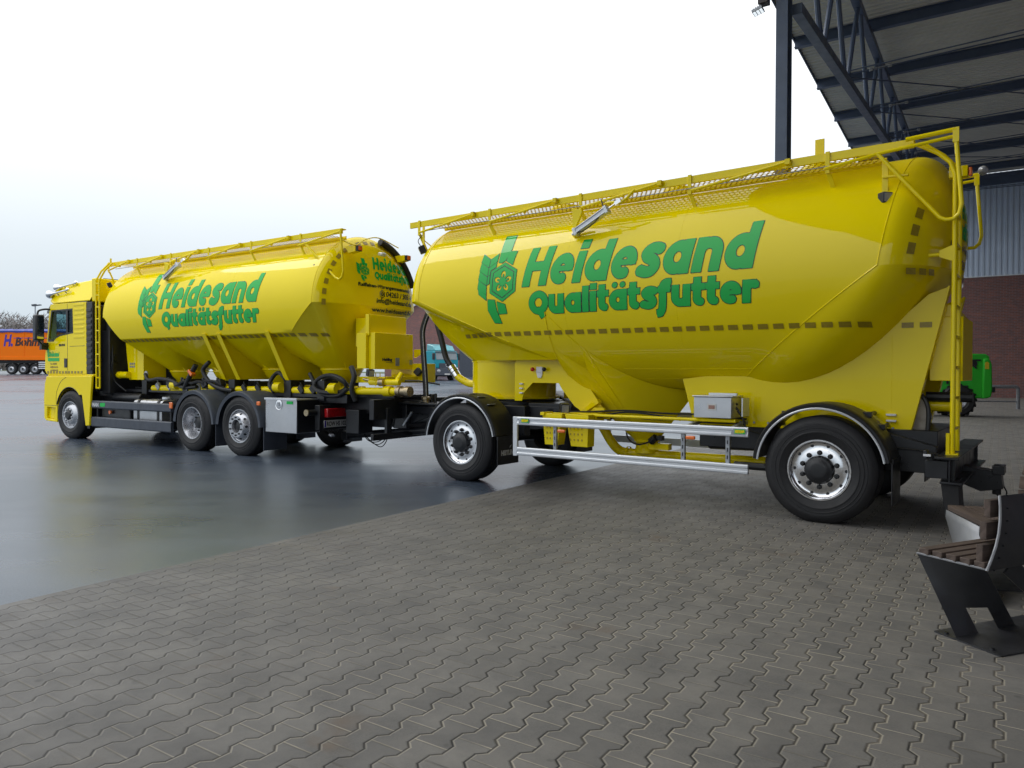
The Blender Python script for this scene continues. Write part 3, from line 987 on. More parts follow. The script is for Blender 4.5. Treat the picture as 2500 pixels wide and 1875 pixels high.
EMB = dict(
 hexa=[(3.925, 2.899), (3.711, 2.785), (3.712, 2.510), (3.919, 2.388), (4.126, 2.510), (4.128, 2.795)],
 parts=[[(4.073, 3.285), (3.892, 3.281), (3.875, 3.078), (3.926, 2.922), (3.952, 2.894), (4.033, 2.909), (4.054, 3.154)],
        [(3.892, 3.05), (3.771, 3.042), (3.796, 2.857), (3.914, 2.909)],
        [(4.159, 2.424), (4.043, 2.412), (4.02, 2.277), (3.96, 2.109), (4.079, 2.117), (4.164, 2.284)],
        [(4.01, 2.388), (3.877, 2.348), (3.857, 2.23), (3.99, 2.229)]])
def emblem_field(res=0.007):
    """wheat-and-hexagon sign as fields over (s, z): s runs to the right as seen, z up; origin at the hexagon centre"""
    cx, cz = 3.92, 2.645
    L = lambda pts: [(-(x - cx), z - cz) for x, z in pts]
    xs = np.arange(-0.48, 0.36, res); zs = np.arange(-0.62, 0.72, res)
    X, Z = np.meshgrid(xs, zs, indexing='ij')
    G = poly_sdf(X, Z, L(EMB['hexa']))
    ring = np.abs(G + 0.040) - 0.006
    hexa = np.maximum(G, -ring)
    for p in EMB['parts']: hexa = np.minimum(hexa, np.maximum(poly_sdf(X, Z, L(p)), -(G - 0.024)))
    for i in range(4):
        dz = -0.1205 * i
        left = [(4.325, 3.046 + dz), (4.187, 2.964 + dz), (4.184, 2.853 + dz), (4.333, 2.936 + dz)]
        hexa = np.minimum(hexa, poly_sdf(X, Z, L(left)))
        if i < 3:
            right = [(4.178, 2.966 + dz), (4.067, 3.035 + dz), (4.062, 2.925 + dz), (4.172, 2.857 + dz)]
            d = poly_sdf(X, Z, L(right))
            hexa = np.minimum(hexa, np.maximum(d, -(G - 0.018)))
    last = [(4.325, 2.568), (4.187, 2.486), (4.184, 2.415), (4.31, 2.50)]
    hexa = np.minimum(hexa, poly_sdf(X, Z, L(last)))
    PT = np.full(X.shape, 9.0)
    for k in range(5):
        w = R_(90 + 72 * k)
        px, pz = 0.094 * math.cos(w), 0.094 * math.sin(w)
        u = (X - px) * math.cos(w) + (Z - pz) * math.sin(w); v = -(X - px) * math.sin(w) + (Z - pz) * math.cos(w)
        tip = np.hypot(u * 0.85, v * (1.15 + 1.5 * np.clip(u, -0.02, 0.1))) - 0.043
        slit = seg_sdf(X, Z, [(0, 0), (0.088 * math.cos(w), 0.088 * math.sin(w))], 0.010, False)
        PT = np.minimum(PT, np.maximum(tip, -slit))
    return X, Z, np.maximum(hexa, -PT), np.maximum(np.minimum(hexa, G) - 0.0065, -(PT + 0.005))
EMBF = emblem_field()

# ================================================================== TANK HELPERS
def dish_rows(X0, yc, zc, R, depth, sgn, a0, a1, n=60, m=30, tilt=0.0, e=(2.8, 0.55)):
    rows = []
    for i in range(n + 1):
        w = R_(a0 + (a1 - a0) * i / n)
        row = []
        for j in range(m + 1):
            q = math.sin(math.pi / 2 * j / m)           # 0 centre .. 1 rim
            row.append((X0 + sgn * (depth * (1 - q ** e[0]) ** e[1] + tilt * R * q * math.sin(w)), yc - R * q * math.cos(w), zc + R * q * math.sin(w)))
        rows.append(row)
    return rows
def bulge(y, yc, R, depth, e=(2.8, 0.55)):
    q = min(1.0, abs(y - yc) / R)
    return depth * (1 - q ** e[0]) ** e[1]
def cyl_y(z, yc, zc, R):
    return yc - math.sqrt(max(0, R * R - (z - zc) ** 2))

def lettering(parent, yc, zc, R, X0, zbase, tank_name):
    """two-line sign and emblem on the near side of a tank; X0 = where the first line starts"""
    def fm(off, x0, z0):
        Ro = R + off
        return lambda s, z: (x0 - s, cyl_y(z0 + z, yc, zc, Ro), z0 + z)
    X, Z, D = word_field('Heidesand', 0.380, 3.015, 0.165, 0.0095, 0.16)
    decal('lettering_outline', contour(X, Z, D - 0.0075), fm(0.0025, X0, zbase), 'sign_dark', parent)
    decal('lettering', contour(X, Z, D), fm(0.0048, X0, zbase), 'sign_green', parent)
    X, Z, D = word_field('Qualitätsfutter', 0.232, 2.90, 0.178, 0.0075, 0.06, 0.075)
    decal('lettering_outline', contour(X, Z, D - 0.007), fm(0.0025, X0 - 0.10, zbase - 0.355), 'sign_dark', parent)
    decal('lettering', contour(X, Z, D), fm(0.0048, X0 - 0.10, zbase - 0.355), 'sign_green', parent)
    X, Z, F, O = EMBF
    ex, ez = X0 + 0.313, zbase + 0.092
    decal('emblem_outline', contour(X, Z, O), lambda s, z: (ex - s, cyl_y(ez + z, yc, zc, R + 0.0025), ez + z), 'sign_dark', parent)
    decal('emblem', contour(X, Z, F), lambda s, z: (ex - s, cyl_y(ez + z, yc, zc, R + 0.0048), ez + z), 'sign_green', parent)

def tape_run(parent, tree, xs, zf, w=0.105, h=0.052):
    mb = MB(True)
    for x in xs:
        rows = []
        for j in range(3):
            z = zf(x) - h / 2 + h * j / 2
            row = []
            for i in range(6):
                hit = tree.ray_cast(Vector((x + w / 2 - w * i / 5, 1.5, z)), Vector((0, -1, 0)), 4.0)
                if hit[0] is None: break
                n = hit[1] if hit[1].y > 0 else -hit[1]
                p = hit[0] + n * 0.007
                row.append((p.x, -p.y, p.z))
            if len(row) == 6: rows.append(row)
        if len(rows) == 3:
            ys = [q[1] for r in rows for q in r]
            if max(ys) - min(ys) < 0.26: mb.grid(rows)
    if mb.v: mb.build('reflective_tape', 'tape', parent)

def catwalk(parent, x0, x1, brs, z, foot, panel, cyl_x, rear_hoop=True):
    """near-side walkway edge on top of a tank: beam, brackets, folded hand rail, perforated guard, gas spring"""
    m = MB(True)
    m.box(x0, x1, 0.34, 0.37, z - 0.085, z)
    m.box(x0, x1, 0.37, 0.44, z - 0.02, z - 0.003)
    wk = m.build('walkway_edge', 'yellow', parent, bev=0.004)
    m = MB(True)
    m.grid([[(x, 0.375, z - 0.075) for x in np.linspace(x0 + 0.30, x1 - 0.35, 8)], [(x, 0.72, z - 0.075) for x in np.linspace(x0 + 0.30, x1 - 0.35, 8)]])
    m.build('walkway_grating', 'perf', parent, smooth=None)
    m = MB(True)
    m.box(x0 + 0.30, x1 - 0.35, 0.72, 0.735, z - 0.10, z - 0.04)
    m.build('grating_edge', 'yellow', parent)
    for b in brs:
        m = MB(True)
        m.box(b - 0.022, b + 0.022, 0.325, 0.338, z - 0.21, z + 0.01)
        m.bar((b, 0.345, z - 0.19), (b - 0.075, foot, z - 0.485), 0.045, 0.014, (0, 1, 0))
        m.box(b - 0.13, b - 0.03, foot - 0.004, foot + 0.012, z - 0.50, z - 0.475)
        m.build('rail_bracket', 'yellow', parent, bev=0.003)
    for i, b in enumerate(brs[:-1]):
        m = MB(True)
        e = max(b - 1.08, brs[i + 1] + 0.28)
        m.tube([(b - 0.03, 0.30, z - 0.175), (lerp(b, e, 0.55), 0.30, z - 0.105), (e, 0.30, z - 0.035)], 0.016, 8)
        m.box(e - 0.03, e + 0.02, 0.285, 0.345, z - 0.06, z - 0.005)
        m.tube([(lerp(b, e, 0.55), 0.29, z - 0.105), (lerp(b, e, 0.55), 0.34, z - 0.105)], 0.024, 8)
        m.build('folding_handrail', 'yellow', parent)
    m = MB(True)
    m.tube([(x1 - 0.4, 0.31, z - 0.16), (x0 + 0.6, 0.31, z - 0.145)], 0.0055, 6)
    m.build('control_cable', 'zinc', parent)
    # gas spring that lifts the hand rail, on its own bracket
    c = cyl_x
    m = MB(True)
    m.prism([(c + 0.05, z - 0.19), (c - 0.10, z - 0.24), (c - 0.04, z - 0.36), (c + 0.0, z - 0.44), (c - 0.06, z - 0.55), (c + 0.03, z - 0.55)], 'y', 0.20, 0.235)
    m.build('spring_bracket', 'yellow', parent, bev=0.003)
    m = MB(True)
    p0, p1, p2 = Vector((c - 0.03, 0.17, z - 0.50)), Vector((c - 0.46, 0.17, z - 0.285)), Vector((c - 0.60, 0.17, z - 0.215))
    m.bar(p0, p1, 0.075, 0.075)
    d = (p1 - p0).normalized()
    for q in (p0, p1): m.bar(q - d * 0.02, q + d * 0.02, 0.095, 0.095)
    for k in (-1, 1):
        m.tube([p0 + Vector((0, -0.043, 0.03 * k)), p1 + Vector((0, -0.043, 0.03 * k))], 0.008, 6)
    m.tube([p0 - d * 0.06, p0], 0.02, 8)
    gs = m.build('gas_spring', 'anod', parent, bev=0.004)
    m = MB(True)
    m.tube([p1, p2], 0.013, 8)
    m.bar(p2 - d * 0.03, p2 + d * 0.05, 0.035, 0.045)
    m.build('piston_rod', 'chrome', gs)
    m = MB(True)
    m.tube([(c - 0.60, 0.20, z - 0.23), (c - 0.70, 0.22, z - 0.17), (c - 0.78, 0.25, z - 0.08)], 0.020, 8)
    m.tube([(c - 0.60, 0.20, z - 0.23), (c - 0.52, 0.22, z - 0.19), (c - 0.40, 0.25, z - 0.18)], 0.014, 8)
    m.build('rail_lever', 'yellow', parent)
    m = MB(True)
    m.tube(catmull([(c - 0.02, 0.14, z - 0.52), (c - 0.18, 0.12, z - 0.50), (c - 0.34, 0.13, z - 0.40), (c - 0.42, 0.15, z - 0.27), (c - 0.36, 0.2, z - 0.14)], 5), 0.007, 6)
    m.build('air_line', 'hose', parent)

# ================================================================== TRAILER
TX, TY, TTH, TL = 2.9831, 7.1767, 0.9252, 4.6293
def make_trailer():
    t = empty('silo_trailer', (TX, TY, 0), TTH + math.pi / 2)
    tag(t, 'glossy yellow two axle silo trailer with large green lettering, standing nearest under the canopy edge', 'trailer')
    yc, zc, R = 1.25, 2.48, 1.22
    Xr, Xf, Xm = -0.50, 5.42, 3.28
    P = lambda X, a, r=R: (X, yc - r * math.cos(R_(a)), zc + r * math.sin(R_(a)))
    k = 1.36
    mb = MB(True)
    TI = 0.16
    xl = [lerp(Xr, Xm, i / 12) for i in range(12)] + [lerp(Xm, Xf, i / 10) for i in range(11)]
    mb.grid([[P(x - TI * R * math.sin(R_(a)) * max(0.0, 1 - i / 6), a) for i, x in enumerate(xl)] for a in np.linspace(0, 180, 61)])
    xr = lambda a: Xr + k * R * abs(math.sin(R_(a)))
    mb.grid([[P(lerp(xr(a), Xm, i / 12), a) for i in range(13)] for a in np.linspace(0, -180, 61)])
    ac = math.degrees(math.asin(0.84 / R))
    kf = 2.45
    for lo, hi in ((0, -ac), (-180 + ac, -180)):
        mb.grid([[P(lerp(Xm, Xf - kf * R * abs(math.sin(R_(a))), i / 10), a) for i in range(11)] for a in np.linspace(lo, hi, 20)])
    DP, DR, TI, ER = 0.57, 0.56, 0.16, (2.0, 0.5)
    mb.grid(dish_rows(Xr, yc, zc, R, DR, -1, 0, 180, tilt=TI, e=ER))
    mb.grid(dish_rows(Xf, yc, zc, R, DP, 1, 0, 180, e=ER))
    # rear underside, sweeping from the end dish down to the mitre seam
    rows = []
    for a in np.linspace(0, 180, 61):
        s = math.sin(R_(a)); y = yc - R * math.cos(R_(a))
        A_ = Vector((xr(a), y, zc - R * s))
        E_ = Vector((Xr - bulge(y, yc, R, DR, ER), y, zc + 0.001))
        C_ = Vector((lerp(Xr, 0.02, s), y, zc - 1.62 * s))
        rows.append([tuple(A_ * (1 - u) ** 2 + C_ * 2 * u * (1 - u) + E_ * u * u) for u in np.linspace(0, 1, 15)])
    mb.grid(rows)
    # front underside, sweeping from the end dish down to the round turntable leg
    zt = 1.64; rt_, xt = 0.62, TL
    rows = []
    N = 30
    for i in range(2 * N + 1):
        u = i / N if i <= N else 2 - i / N
        side = 1 if i <= N else -1
        if u < 0.5:
            a = -ac * (u / 0.5)
            B_ = Vector(P(Xf - kf * R * abs(math.sin(R_(a))), a))
        else:
            w = (u - 0.5) / 0.5
            ph = R_(lerp(90, 0, w))
            ring = Vector((xt + rt_ * math.cos(ph), yc - rt_ * math.sin(ph), zt))
            st = Vector(P(Xf - kf * 0.84, -ac))
            B_ = st.lerp(ring, min(1, w * 4)) if w < 0.25 else ring
        y = lerp(yc - R, yc, 1 - math.cos(u * math.pi / 2))
        Q_ = Vector((Xf + bulge(y, yc, R, DP, ER), y, zc - 0.0))
        if side < 0:
            B_.y = 2 * yc - B_.y; Q_.y = 2 * yc - Q_.y
        mid = (B_ + Q_) / 2 + Vector((0.05, 0, -0.05)) * min(1, u * 2)
        rows.append([tuple(Q_ * (1 - v) ** 2 + (mid * 2 - (B_ + Q_) / 2) * 2 * v * (1 - v) + B_ * v * v) for v in np.linspace(0, 1, 9)])
    mb.grid(rows)
    yl = cyl_y(zt, yc, zc, R)
    mb.add([(Xm - 0.02, yl, zt), (3.40, yl, zt), (TL, yc - rt_, zt), (xt + rt_, yc, zt), (TL, yc + rt_, zt), (3.40, 2 * yc - yl, zt), (Xm - 0.02, 2 * yc - yl, zt)], [tuple(range(7))])
    arcp = [P(Xm - 0.004, a) for a in np.linspace(-ac, -180 + ac, 24)]
    mb.add(arcp, [tuple(range(24))])
    # middle hopper: cone from a mouth on the barrel to a round outlet
    ox, oz, orr = 2.46, 0.58, 0.15
    rows = []
    for i in range(49):
        a = lerp(-12, -168, i / 48)
        ph = math.pi * i / 48
        rows.append([tuple(Vector(P(Xm - 0.008, a, R + 0.004)).lerp(Vector((ox + orr * math.sin(ph), yc - orr * math.cos(ph), oz)), v)) for v in np.linspace(0, 1, 9)])
    mb.grid(rows)
    rows = []
    for i in range(49):
        a = lerp(-12, -168, i / 48)
        d = min(1, (abs(a) - 12) / 78) if a > -90 else min(1, (168 - abs(a)) / 78)
        X_ = Xm - 0.008 - 1.50 * d
        ph = math.pi * i / 48
        rows.append([tuple(Vector(P(X_, a, R + 0.004)).lerp(Vector((ox - orr * math.sin(ph), yc - orr * math.cos(ph), oz)), v)) for v in np.linspace(0, 1, 9)])
    mb.grid(rows)
    tank = mb.build('tank', 'yellow', t, smooth=28)
    # weld seams
    m = MB(True)
    m.tube([P(xr(a), a, R + 0.001) for a in np.linspace(0, -88, 30)], 0.006, 6)
    m.tube([P(Xf - kf * R * math.sin(R_(a)), -a, R + 0.001) for a in np.linspace(0, 30, 12)], 0.005, 6)
    m.tube([P(Xr - TI * R * math.sin(R_(a)), a, R + 0.001) for a in np.linspace(0, 120, 30)], 0.005, 6)
    m.tube([P(Xf, a, R + 0.001) for a in np.linspace(0, 120, 30)], 0.004, 6)
    for xs in (1.52, 2.98): m.tube([P(xs, a, R - 0.002) for a in np.linspace(-52, 52, 30)], 0.0035, 6)
    m.tube([P(x, -52, R - 0.001) for x in np.linspace(0.7, 2.4, 6)], 0.004, 6)
    m.tube([P(x, -62, R - 0.001) for x in np.linspace(0.8, 2.2, 6)], 0.003, 6)
    m.tube([P(Xm - 0.008, a, R + 0.004) for a in np.linspace(-12, -60, 20)], 0.005, 6)
    m.tube([(Xr - bulge(y, yc, R, DR, ER) - 0.002, y, zc) for y in np.linspace(0.03, 2.2, 24)], 0.004, 6)
    for (aa, X_, ph, sg) in ((-36, Xm - 0.008 - 1.50 * (24 / 78), 0.36, -1), (-60, Xm - 0.008, 0.9, 1)):
        p0 = Vector(P(X_, aa, R + 0.005)); p1 = Vector((ox + sg * orr * math.sin(ph), yc - orr * math.cos(ph), oz))
        m.tube([p0, p0.lerp(p1, 0.5), p0.lerp(p1, 0.9)], 0.0035, 5)
    m.build('weld_seam', 'yellow', tank)
    # crown fittings: lids and far-side rail
    m = MB(True)
    for x in (0.3, 2.0, 3.7):
        m.lathe([(0.0, 0.10), (0.22, 0.09), (0.25, 0.05), (0.25, -0.05)], (x, yc, zc + R), 'z', 24)
    m.build('filler_lid', 'yellow', tank)
    m = MB(True)
    m.box(-0.7, 5.6, 2.10, 2.15, 3.60, 3.69)
    m.build('walkway_edge', 'yellow', t)
    m = MB(True)
    m.box(0.27, 0.37, 1.19, 1.205, 3.68, 4.10)
    m.build('tab_plate', 'yellow', t, bev=0.004)
    # turret leg
    m = MB(True)
    m.lathe([(rt_ + 0.012, 0.54), (rt_ + 0.012, 0.525), (rt_, 0.52), (rt_, 0.03), (rt_ + 0.05, 0.03), (rt_ + 0.05, 0.0), (0.1, 0.0)], (xt, yc, 1.10), 'z', 56)
    m.build('turntable_leg', 'yellow', t)
    # side plates of the frame (near and far)
    front = [(4.155, 1.085), (4.155, 1.60), (4.13, 1.645), (4.076, 1.664), (3.40, 1.664), (3.20, 1.60), (2.66, 0.885), (2.93, 0.885), (3.185, 1.037), (3.384, 1.258), (3.428, 1.331), (3.835, 1.334), (3.85, 1.333), (3.98, 1.215), (3.995, 1.19), (4.036, 1.085)]
    rear = [(1.685, 1.40), (1.55, 0.895), (-0.695, 0.895), (-0.72, 1.0), (-1.01, 2.30), (-0.85, 2.24), (-0.66, 2.06), (-0.35, 1.76), (0.2, 1.50), (0.9, 1.50)]
    for y in (0.62, 1.86):
        m = MB(True)
        m.prism(front, 'y', y, y + 0.02)
        m.prism(rear, 'y', y, y + 0.02)
        m.box(-0.695, 1.55, y - 0.01, y + 0.10, 0.875, 0.895)
        m.bar((-0.70, y + 0.06, 0.90), (-1.02, y + 0.06, 2.31), 0.12, 0.015, (1, 0, 0))
        m.box(-0.535, -0.531, y - 0.002, y + 0.001, 0.90, 1.85)
        m.build('frame_plate', 'yellow', t, bev=0.004, smooth=20)
    m = MB(True)
    m.bar((3.06, 0.60, 0.955), (2.80, 0.60, 1.115), 0.08, 0.055)
    m.box(2.72, 3.13, 0.42, 0.62, 0.93, 0.965)
    m.prism([(2.92, 0.965), (2.74, 0.965), (2.70, 1.0), (2.72, 1.03), (2.86, 1.03)], 'y', 0.56, 0.60)
    m.tube([(2.75, 0.36, 0.945), (0.95, 0.36, 0.945)], 0.020, 8)
    for x in (2.6, 2.35, 2.1, 1.95, 1.8, 1.6): m.lathe([(0.024, -0.006), (0.024, 0.006)], (x, 0.36, 0.945), 'x', 8)
    m.build('support_bracket', 'yellow', t, bev=0.003)
    m = MB(True)
    for i in range(3):
        m.box(4.00, 4.055, 0.585, 0.62, 1.185 + 0.062 * i, 1.205 + 0.062 * i)
    for q in ((-0.58, 1.05), (-0.58, 0.99)): m.box(q[0], q[0] + 0.09, 0.585, 0.62, q[1], q[1] + 0.02)
    m.build('greasing_point', 'white', t, bev=0.003)
    m = MB(True)
    m.box(3.68, 3.78, 0.595, 0.62, 1.47, 1.55)
    m.prism([(3.70, 1.40), (3.76, 1.40), (3.78, 1.47), (3.68, 1.47)], 'y', 0.60, 0.62)
    v = m.build('brake_valve', 'white', t, bev=0.005)
    m = MB(True); m.ball((3.82, 0.57, 1.515), 0.030); m.build('red_knob', 'red', v)
    m = MB(True); m.ball((3.63, 0.57, 1.515), 0.030); m.build('black_knob', 'plastic', v)
    lettering(t, yc, zc, R, 3.607, 2.555, 'trailer')
    plates = [o for o in t.children if o.name.startswith('frame_plate')]
    tree = raycaster([tank] + plates)
    tape_run(tank, tree, [4.86 - 0.158 * i for i in range(38)], lambda x: 1.985 - 0.007 * (4.86 - x))
    m = MB(True)
    for i in range(3):                     # tape on the rear dish
        y0 = 0.13 + 0.11 * i
        f = lambda y: (Xr - bulge(y, yc, R, DR, ER) - 0.006, y, zc - 0.03)
        a, b = f(y0), f(y0 + 0.075)
        m.add([a, b, (b[0], b[1], b[2] - 0.06), (a[0], a[1], a[2] - 0.06)], [(0, 1, 2, 3)])
    for i in range(3):
        a0 = 5 + 9 * i
        pts = []
        for aa, q in ((a0, 0.93), (a0 + 5.5, 0.93), (a0 + 5.5, 0.885), (a0, 0.885)):
            pts.append((Xr - DR * (1 - q * q) ** 0.5 - TI * R * q * math.sin(R_(aa)) - 0.008, yc - R * q * math.cos(R_(aa)), zc + R * q * math.sin(R_(aa))))
        m.add(pts, [(0, 1, 2, 3)])
    m.build('reflective_tape', 'tape', tank)
    # lettering on the rear dish
    dm = lambda s, z: (Xr - DR * max(0.0, 1 - min(1, math.hypot(s - yc, z - zc) / R) ** 2) ** 0.5 - TI * max(0, z - zc) - 0.008, s, z)
    X, Z, D = word_field('Heidesand', 0.20, 1.25, 0.165, 0.012, 0.10)
    decal('lettering', contour(X, Z, D), lambda s, z: dm(0.80 + s, 3.0 + z), 'sign_green', tank)
    X, Z, D = word_field('Qualitätsfutter', 0.135, 1.25, 0.178, 0.010, 0.05, 0.075)
    decal('lettering', contour(X, Z, D), lambda s, z: dm(0.78 + s, 2.80 + z), 'sign_green', tank)
    for txt, sz, s0, z0, wd_ in (('Raiffeisen-Warengenossenschaft', 0.10, 0.66, 2.68, 1.3), ('04263 / 303', 0.12, 0.90, 2.52, 0.8), ('info@heidesand.de', 0.10, 0.85, 2.40, 0.95)):
        decal('small_lettering', font_polys(txt, sz, 0.003, 0.1, wd_, 0.05), lambda s, z: dm(s0 + s, z0 + z), 'sign_dark', tank)
    # bright sealing ring round the rear dish
    m = MB(True)
    q = 0.84
    m.tube([(Xr - DR * (1 - q * q) ** 0.5 - TI * R * q * math.sin(R_(a)), yc - R * q * math.cos(R_(a)), zc + R * q * math.sin(R_(a))) for a in np.linspace(75, 180, 40)], 0.018, 8)
    m.build('sealing_ring', 'steel', tank)
    catwalk(t, -0.75, 5.90, [5.70, 4.376, 2.93, 1.49, 0.02], 3.69, 0.45, ((-0.55, 5.25), 0.50, 3.25, 0.56, 3.475), 2.92)
    # rear ladder and hand hoops
    m = MB(True)
    Y0, Y1, XL = 0.35, 0.72, -1.09
    m.tube([(-0.78, Y0, 3.63), (-0.95, Y0, 3.52), (-1.05, Y0, 3.42), (XL, Y0, 3.30), (XL, Y0, 0.73)], 0.022, 10)
    m.tube([(-0.78, Y1, 3.72), (-0.95, Y1, 3.58), (-1.05, Y1, 3.46), (XL, Y1, 3.32), (XL, Y1, 0.73)], 0.022, 10)
    m.tube([(-0.81, Y0, 2.575), (-1.08, Y0, 2.575)], 0.018, 8)
    m.prism([(-0.97, 2.61), (-1.09, 2.66), (-1.09, 2.50), (-0.97, 2.55)], 'y', Y0 - 0.02, Y0 - 0.008)
    m.box(XL - 0.05, XL + 0.05, Y0 - 0.04, Y0 + 0.04, 0.715, 0.735)
    m.bar((XL + 0.035, Y0 - 0.02, 0.72), (XL + 0.035, Y0 - 0.02, 0.92), 0.012, 0.03)
    lad = m.build('ladder', 'yellow', t, smooth=50)
    rung = None
    for i in range(9):
        if rung is None:
            m = MB(True); m.box(-0.016, 0.016, Y0, Y1, -0.013, 0.013)
            rung = m.build('rung', 'yellow', lad, bev=0.003); o = rung
        else:
            o = rung.copy(); COL.objects.link(o); o.parent = lad
        o.location = (XL, 0, 0.96 + 0.285 * i)
    for y in (0.22, 2.12):
        m = MB(True)
        m.tube([(-0.46, y, 3.565), (-0.98, y, 2.90), (-1.03, y, 2.87), (-1.09, y, 2.872), (-1.135, y, 2.91), (-1.155, y, 3.0), (-1.10, y, 3.66)], 0.019, 10)
        m.tube([(0.02, y, 3.50), (-0.46, y, 3.565), (-1.10, y, 3.615)], 0.017, 8)
        m.tube([(-0.70, y, 3.655), (-1.11, y, 3.675)], 0.022, 8)
        m.box(-1.13, -1.08, y - 0.02, y + 0.02, 3.56, 3.69)
        m.build('hand_hoop', 'yellow', t)
    # work lamps on brackets
    m = MB(True)
    m.box(-0.545, -0.49, 0.27, 0.285, 3.19, 3.50)
    m.bar((-0.50, 0.26, 3.345), (-0.72, 0.26, 3.335), 0.035, 0.02)
    m.build('lamp_bracket', 'yellow', t, bev=0.003)
    work_lamp(t, (-0.53, 0.24, 3.14), (-0.75, -0.65, 0.02), 0.052)
    m = MB(True)
    m.box(5.60, 5.64, 0.335, 0.35, 3.25, 3.60)
    m.bar((5.62, 0.36, 3.40), (5.42, 0.50, 3.20), 0.03, 0.015)
    m.build('lamp_bracket', 'yellow', t, bev=0.003)
    work_lamp(t, (5.62, 0.31, 3.26), (0.6, -0.6, -0.4), 0.055)
    m = MB(True)
    m.tube(catmull([(5.66, 0.33, 3.31), (5.72, 0.33, 3.40), (5.66, 0.34, 3.47), (5.62, 0.35, 3.5)], 5), 0.006, 6)
    m.build('lamp_cable', 'hose', t)
    work_lamp(t, (3.10, 0.25, 1.03), (-0.7, -0.6, -0.2), 0.055)
    for y in (0.55,):
        m = MB(True); m.bar((-1.02, y, 3.36), (-1.17, y, 3.36), 0.09, 0.10)
        o = m.build('beacon_bracket', 'yellow', t, bev=0.004)
        m = MB(True); m.bar((-1.175, y, 3.35), (-1.205, y, 3.35), 0.07, 0.08)
        m.build('amber_lamp', 'orange_lens', o, bev=0.01)
    m = MB(True); m.ball((-1.27, 0.78, 3.40), 0.055, 12, (0.8, 1.2, 0.8)); m.build('floodlamp', 'glassgrey', t)
    # wheels, mudguards, flaps
    for X in (0.0, TL):
        for far in (False, True):
            Y = 2.5 if far else 0.0
            add_wheel(t, 'alu', X, Y, far=far)
            y0, y1 = (2.06, 2.5) if far else (0.0, 0.44)
            fender(t, X, 0.53, 0.648, 6, 170, y0, y1, 'plastic', 'anod' if not far else None)
    def flap(X, y0, y1, z0, z1):
        m = MB(True)
        m.box(X - 0.006, X + 0.006, y0, y1, z0, z1)
        f = m.build('mud_flap', 'plastic', t, bev=0.003)
        m = MB(True); m.box(X - 0.012, X + 0.012, y0, y1, z1 - 0.03, z1 + 0.01); m.build('clamp_strip', 'black', f)
        return f
    flap(-0.64, 0.06, 0.46, 0.235, 0.66); flap(-0.64, 2.04, 2.44, 0.235, 0.66)
    for y0 in (0.05, 2.0):
        f = flap(4.01, y0, y0 + 0.46, 0.255, 0.62)
        P_ = font_polys('HEITLING', 0.085, 0.006, 0.1, 0.33)
        decal('print', P_, lambda s, z: (4.002, y0 + 0.07 + s, 0.38 + z), 'silverprint', f)
        m = MB(True)
        m.add([(4.001, y0 + 0.25, 0.47), (4.001, y0 + 0.27, 0.50), (4.001, y0 + 0.30, 0.51), (4.001, y0 + 0.275, 0.475)], [(0, 1, 2, 3)])
        m.build('print', 'silverprint', f)
    for X in (0.52, 0.4, -0.38, -0.5):
        m = MB(True)
        z = 0.53 + math.sqrt(max(0.01, 0.64 ** 2 - X * X)) + 0.02
        m.tube([(X, 0.30, z), (X, 0.66, z + 0.01)], 0.022, 8)
        m.box(X - 0.04, X + 0.04, 0.28, 0.36, z - 0.02, z + 0.03)
        m.build('mudguard_stay', 'black', t, bev=0.004)
    for dx in (0.25, 0.1, -0.1, -0.25, -0.42):
        m = MB(True)
        X = TL + dx; z = 0.53 + math.sqrt(0.66 ** 2 - dx * dx) + 0.006
        m.bar((X, 0.10, z), (X, 0.26, z), 0.03, 0.006)
        m.build('mudguard_strap', 'zinc', t)
    # running gear under the tank
    m = MB(True)
    m.box(3.30, 5.50, 0.62, 0.74, 0.80, 1.02); m.box(3.30, 5.50, 1.76, 1.88, 0.80, 1.02)
    m.box(3.5, 3.62, 0.62, 1.88, 0.80, 1.0); m.box(5.35, 5.5, 0.62, 1.88, 0.80, 1.0)
    m.lathe([(0.72, 0.0), (0.72, 0.06), (0.62, 0.06), (0.62, 0.09), (0.3, 0.09)], (TL, yc, 1.01), 'z', 40)
    m.box(3.90, 4.25, 0.50, 0.64, 0.62, 1.02)
    m.prism([(3.25, 1.06), (3.95, 1.06), (3.95, 0.90), (3.30, 0.82)], 'y', 0.66, 1.8)
    m.build('turntable_frame', 'black', t, bev=0.008)
    m = MB(True)
    for X in (0.0, TL):
        m.tube([(X, 0.2, 0.524), (X, 2.3, 0.524)], 0.075, 12)
        for y in (0.55, 1.95):
            m.bar((X - 0.45, y, 0.62), (X + 0.45, y, 0.62), 0.09, 0.06)
            m.lathe([(0.0, 0), (0.14, 0), (0.15, 0.1), (0.14, 0.22), (0.0, 0.22)], (X - 0.35, y, 0.66), 'z', 16)
            m.lathe([(0.0, -0.1), (0.09, -0.1), (0.10, 0.1), (0.0, 0.1)], (X + 0.2, y, 0.5), 'x', 14)
    m.build('axle', 'black', t)
    m = MB(True)
    m.box(-0.95, -0.30, 0.55, 1.95, 0.60, 0.92)
    m.prism([(-0.42, 0.92), (-0.95, 0.78), (-0.95, 0.52), (-0.35, 0.52)], 'y', 0.45, 2.05)
    m.box(-0.3, 1.5, 0.68, 0.78, 0.62, 0.9); m.box(-0.3, 1.5, 1.72, 1.82, 0.62, 0.9)
    m.tube([(0.55, 0.32, 0.475), (0.95, 0.32, 0.475)], 0.04, 10); m.tube([(0.50, 0.32, 0.475), (0.60, 0.32, 0.475)], 0.06, 10)
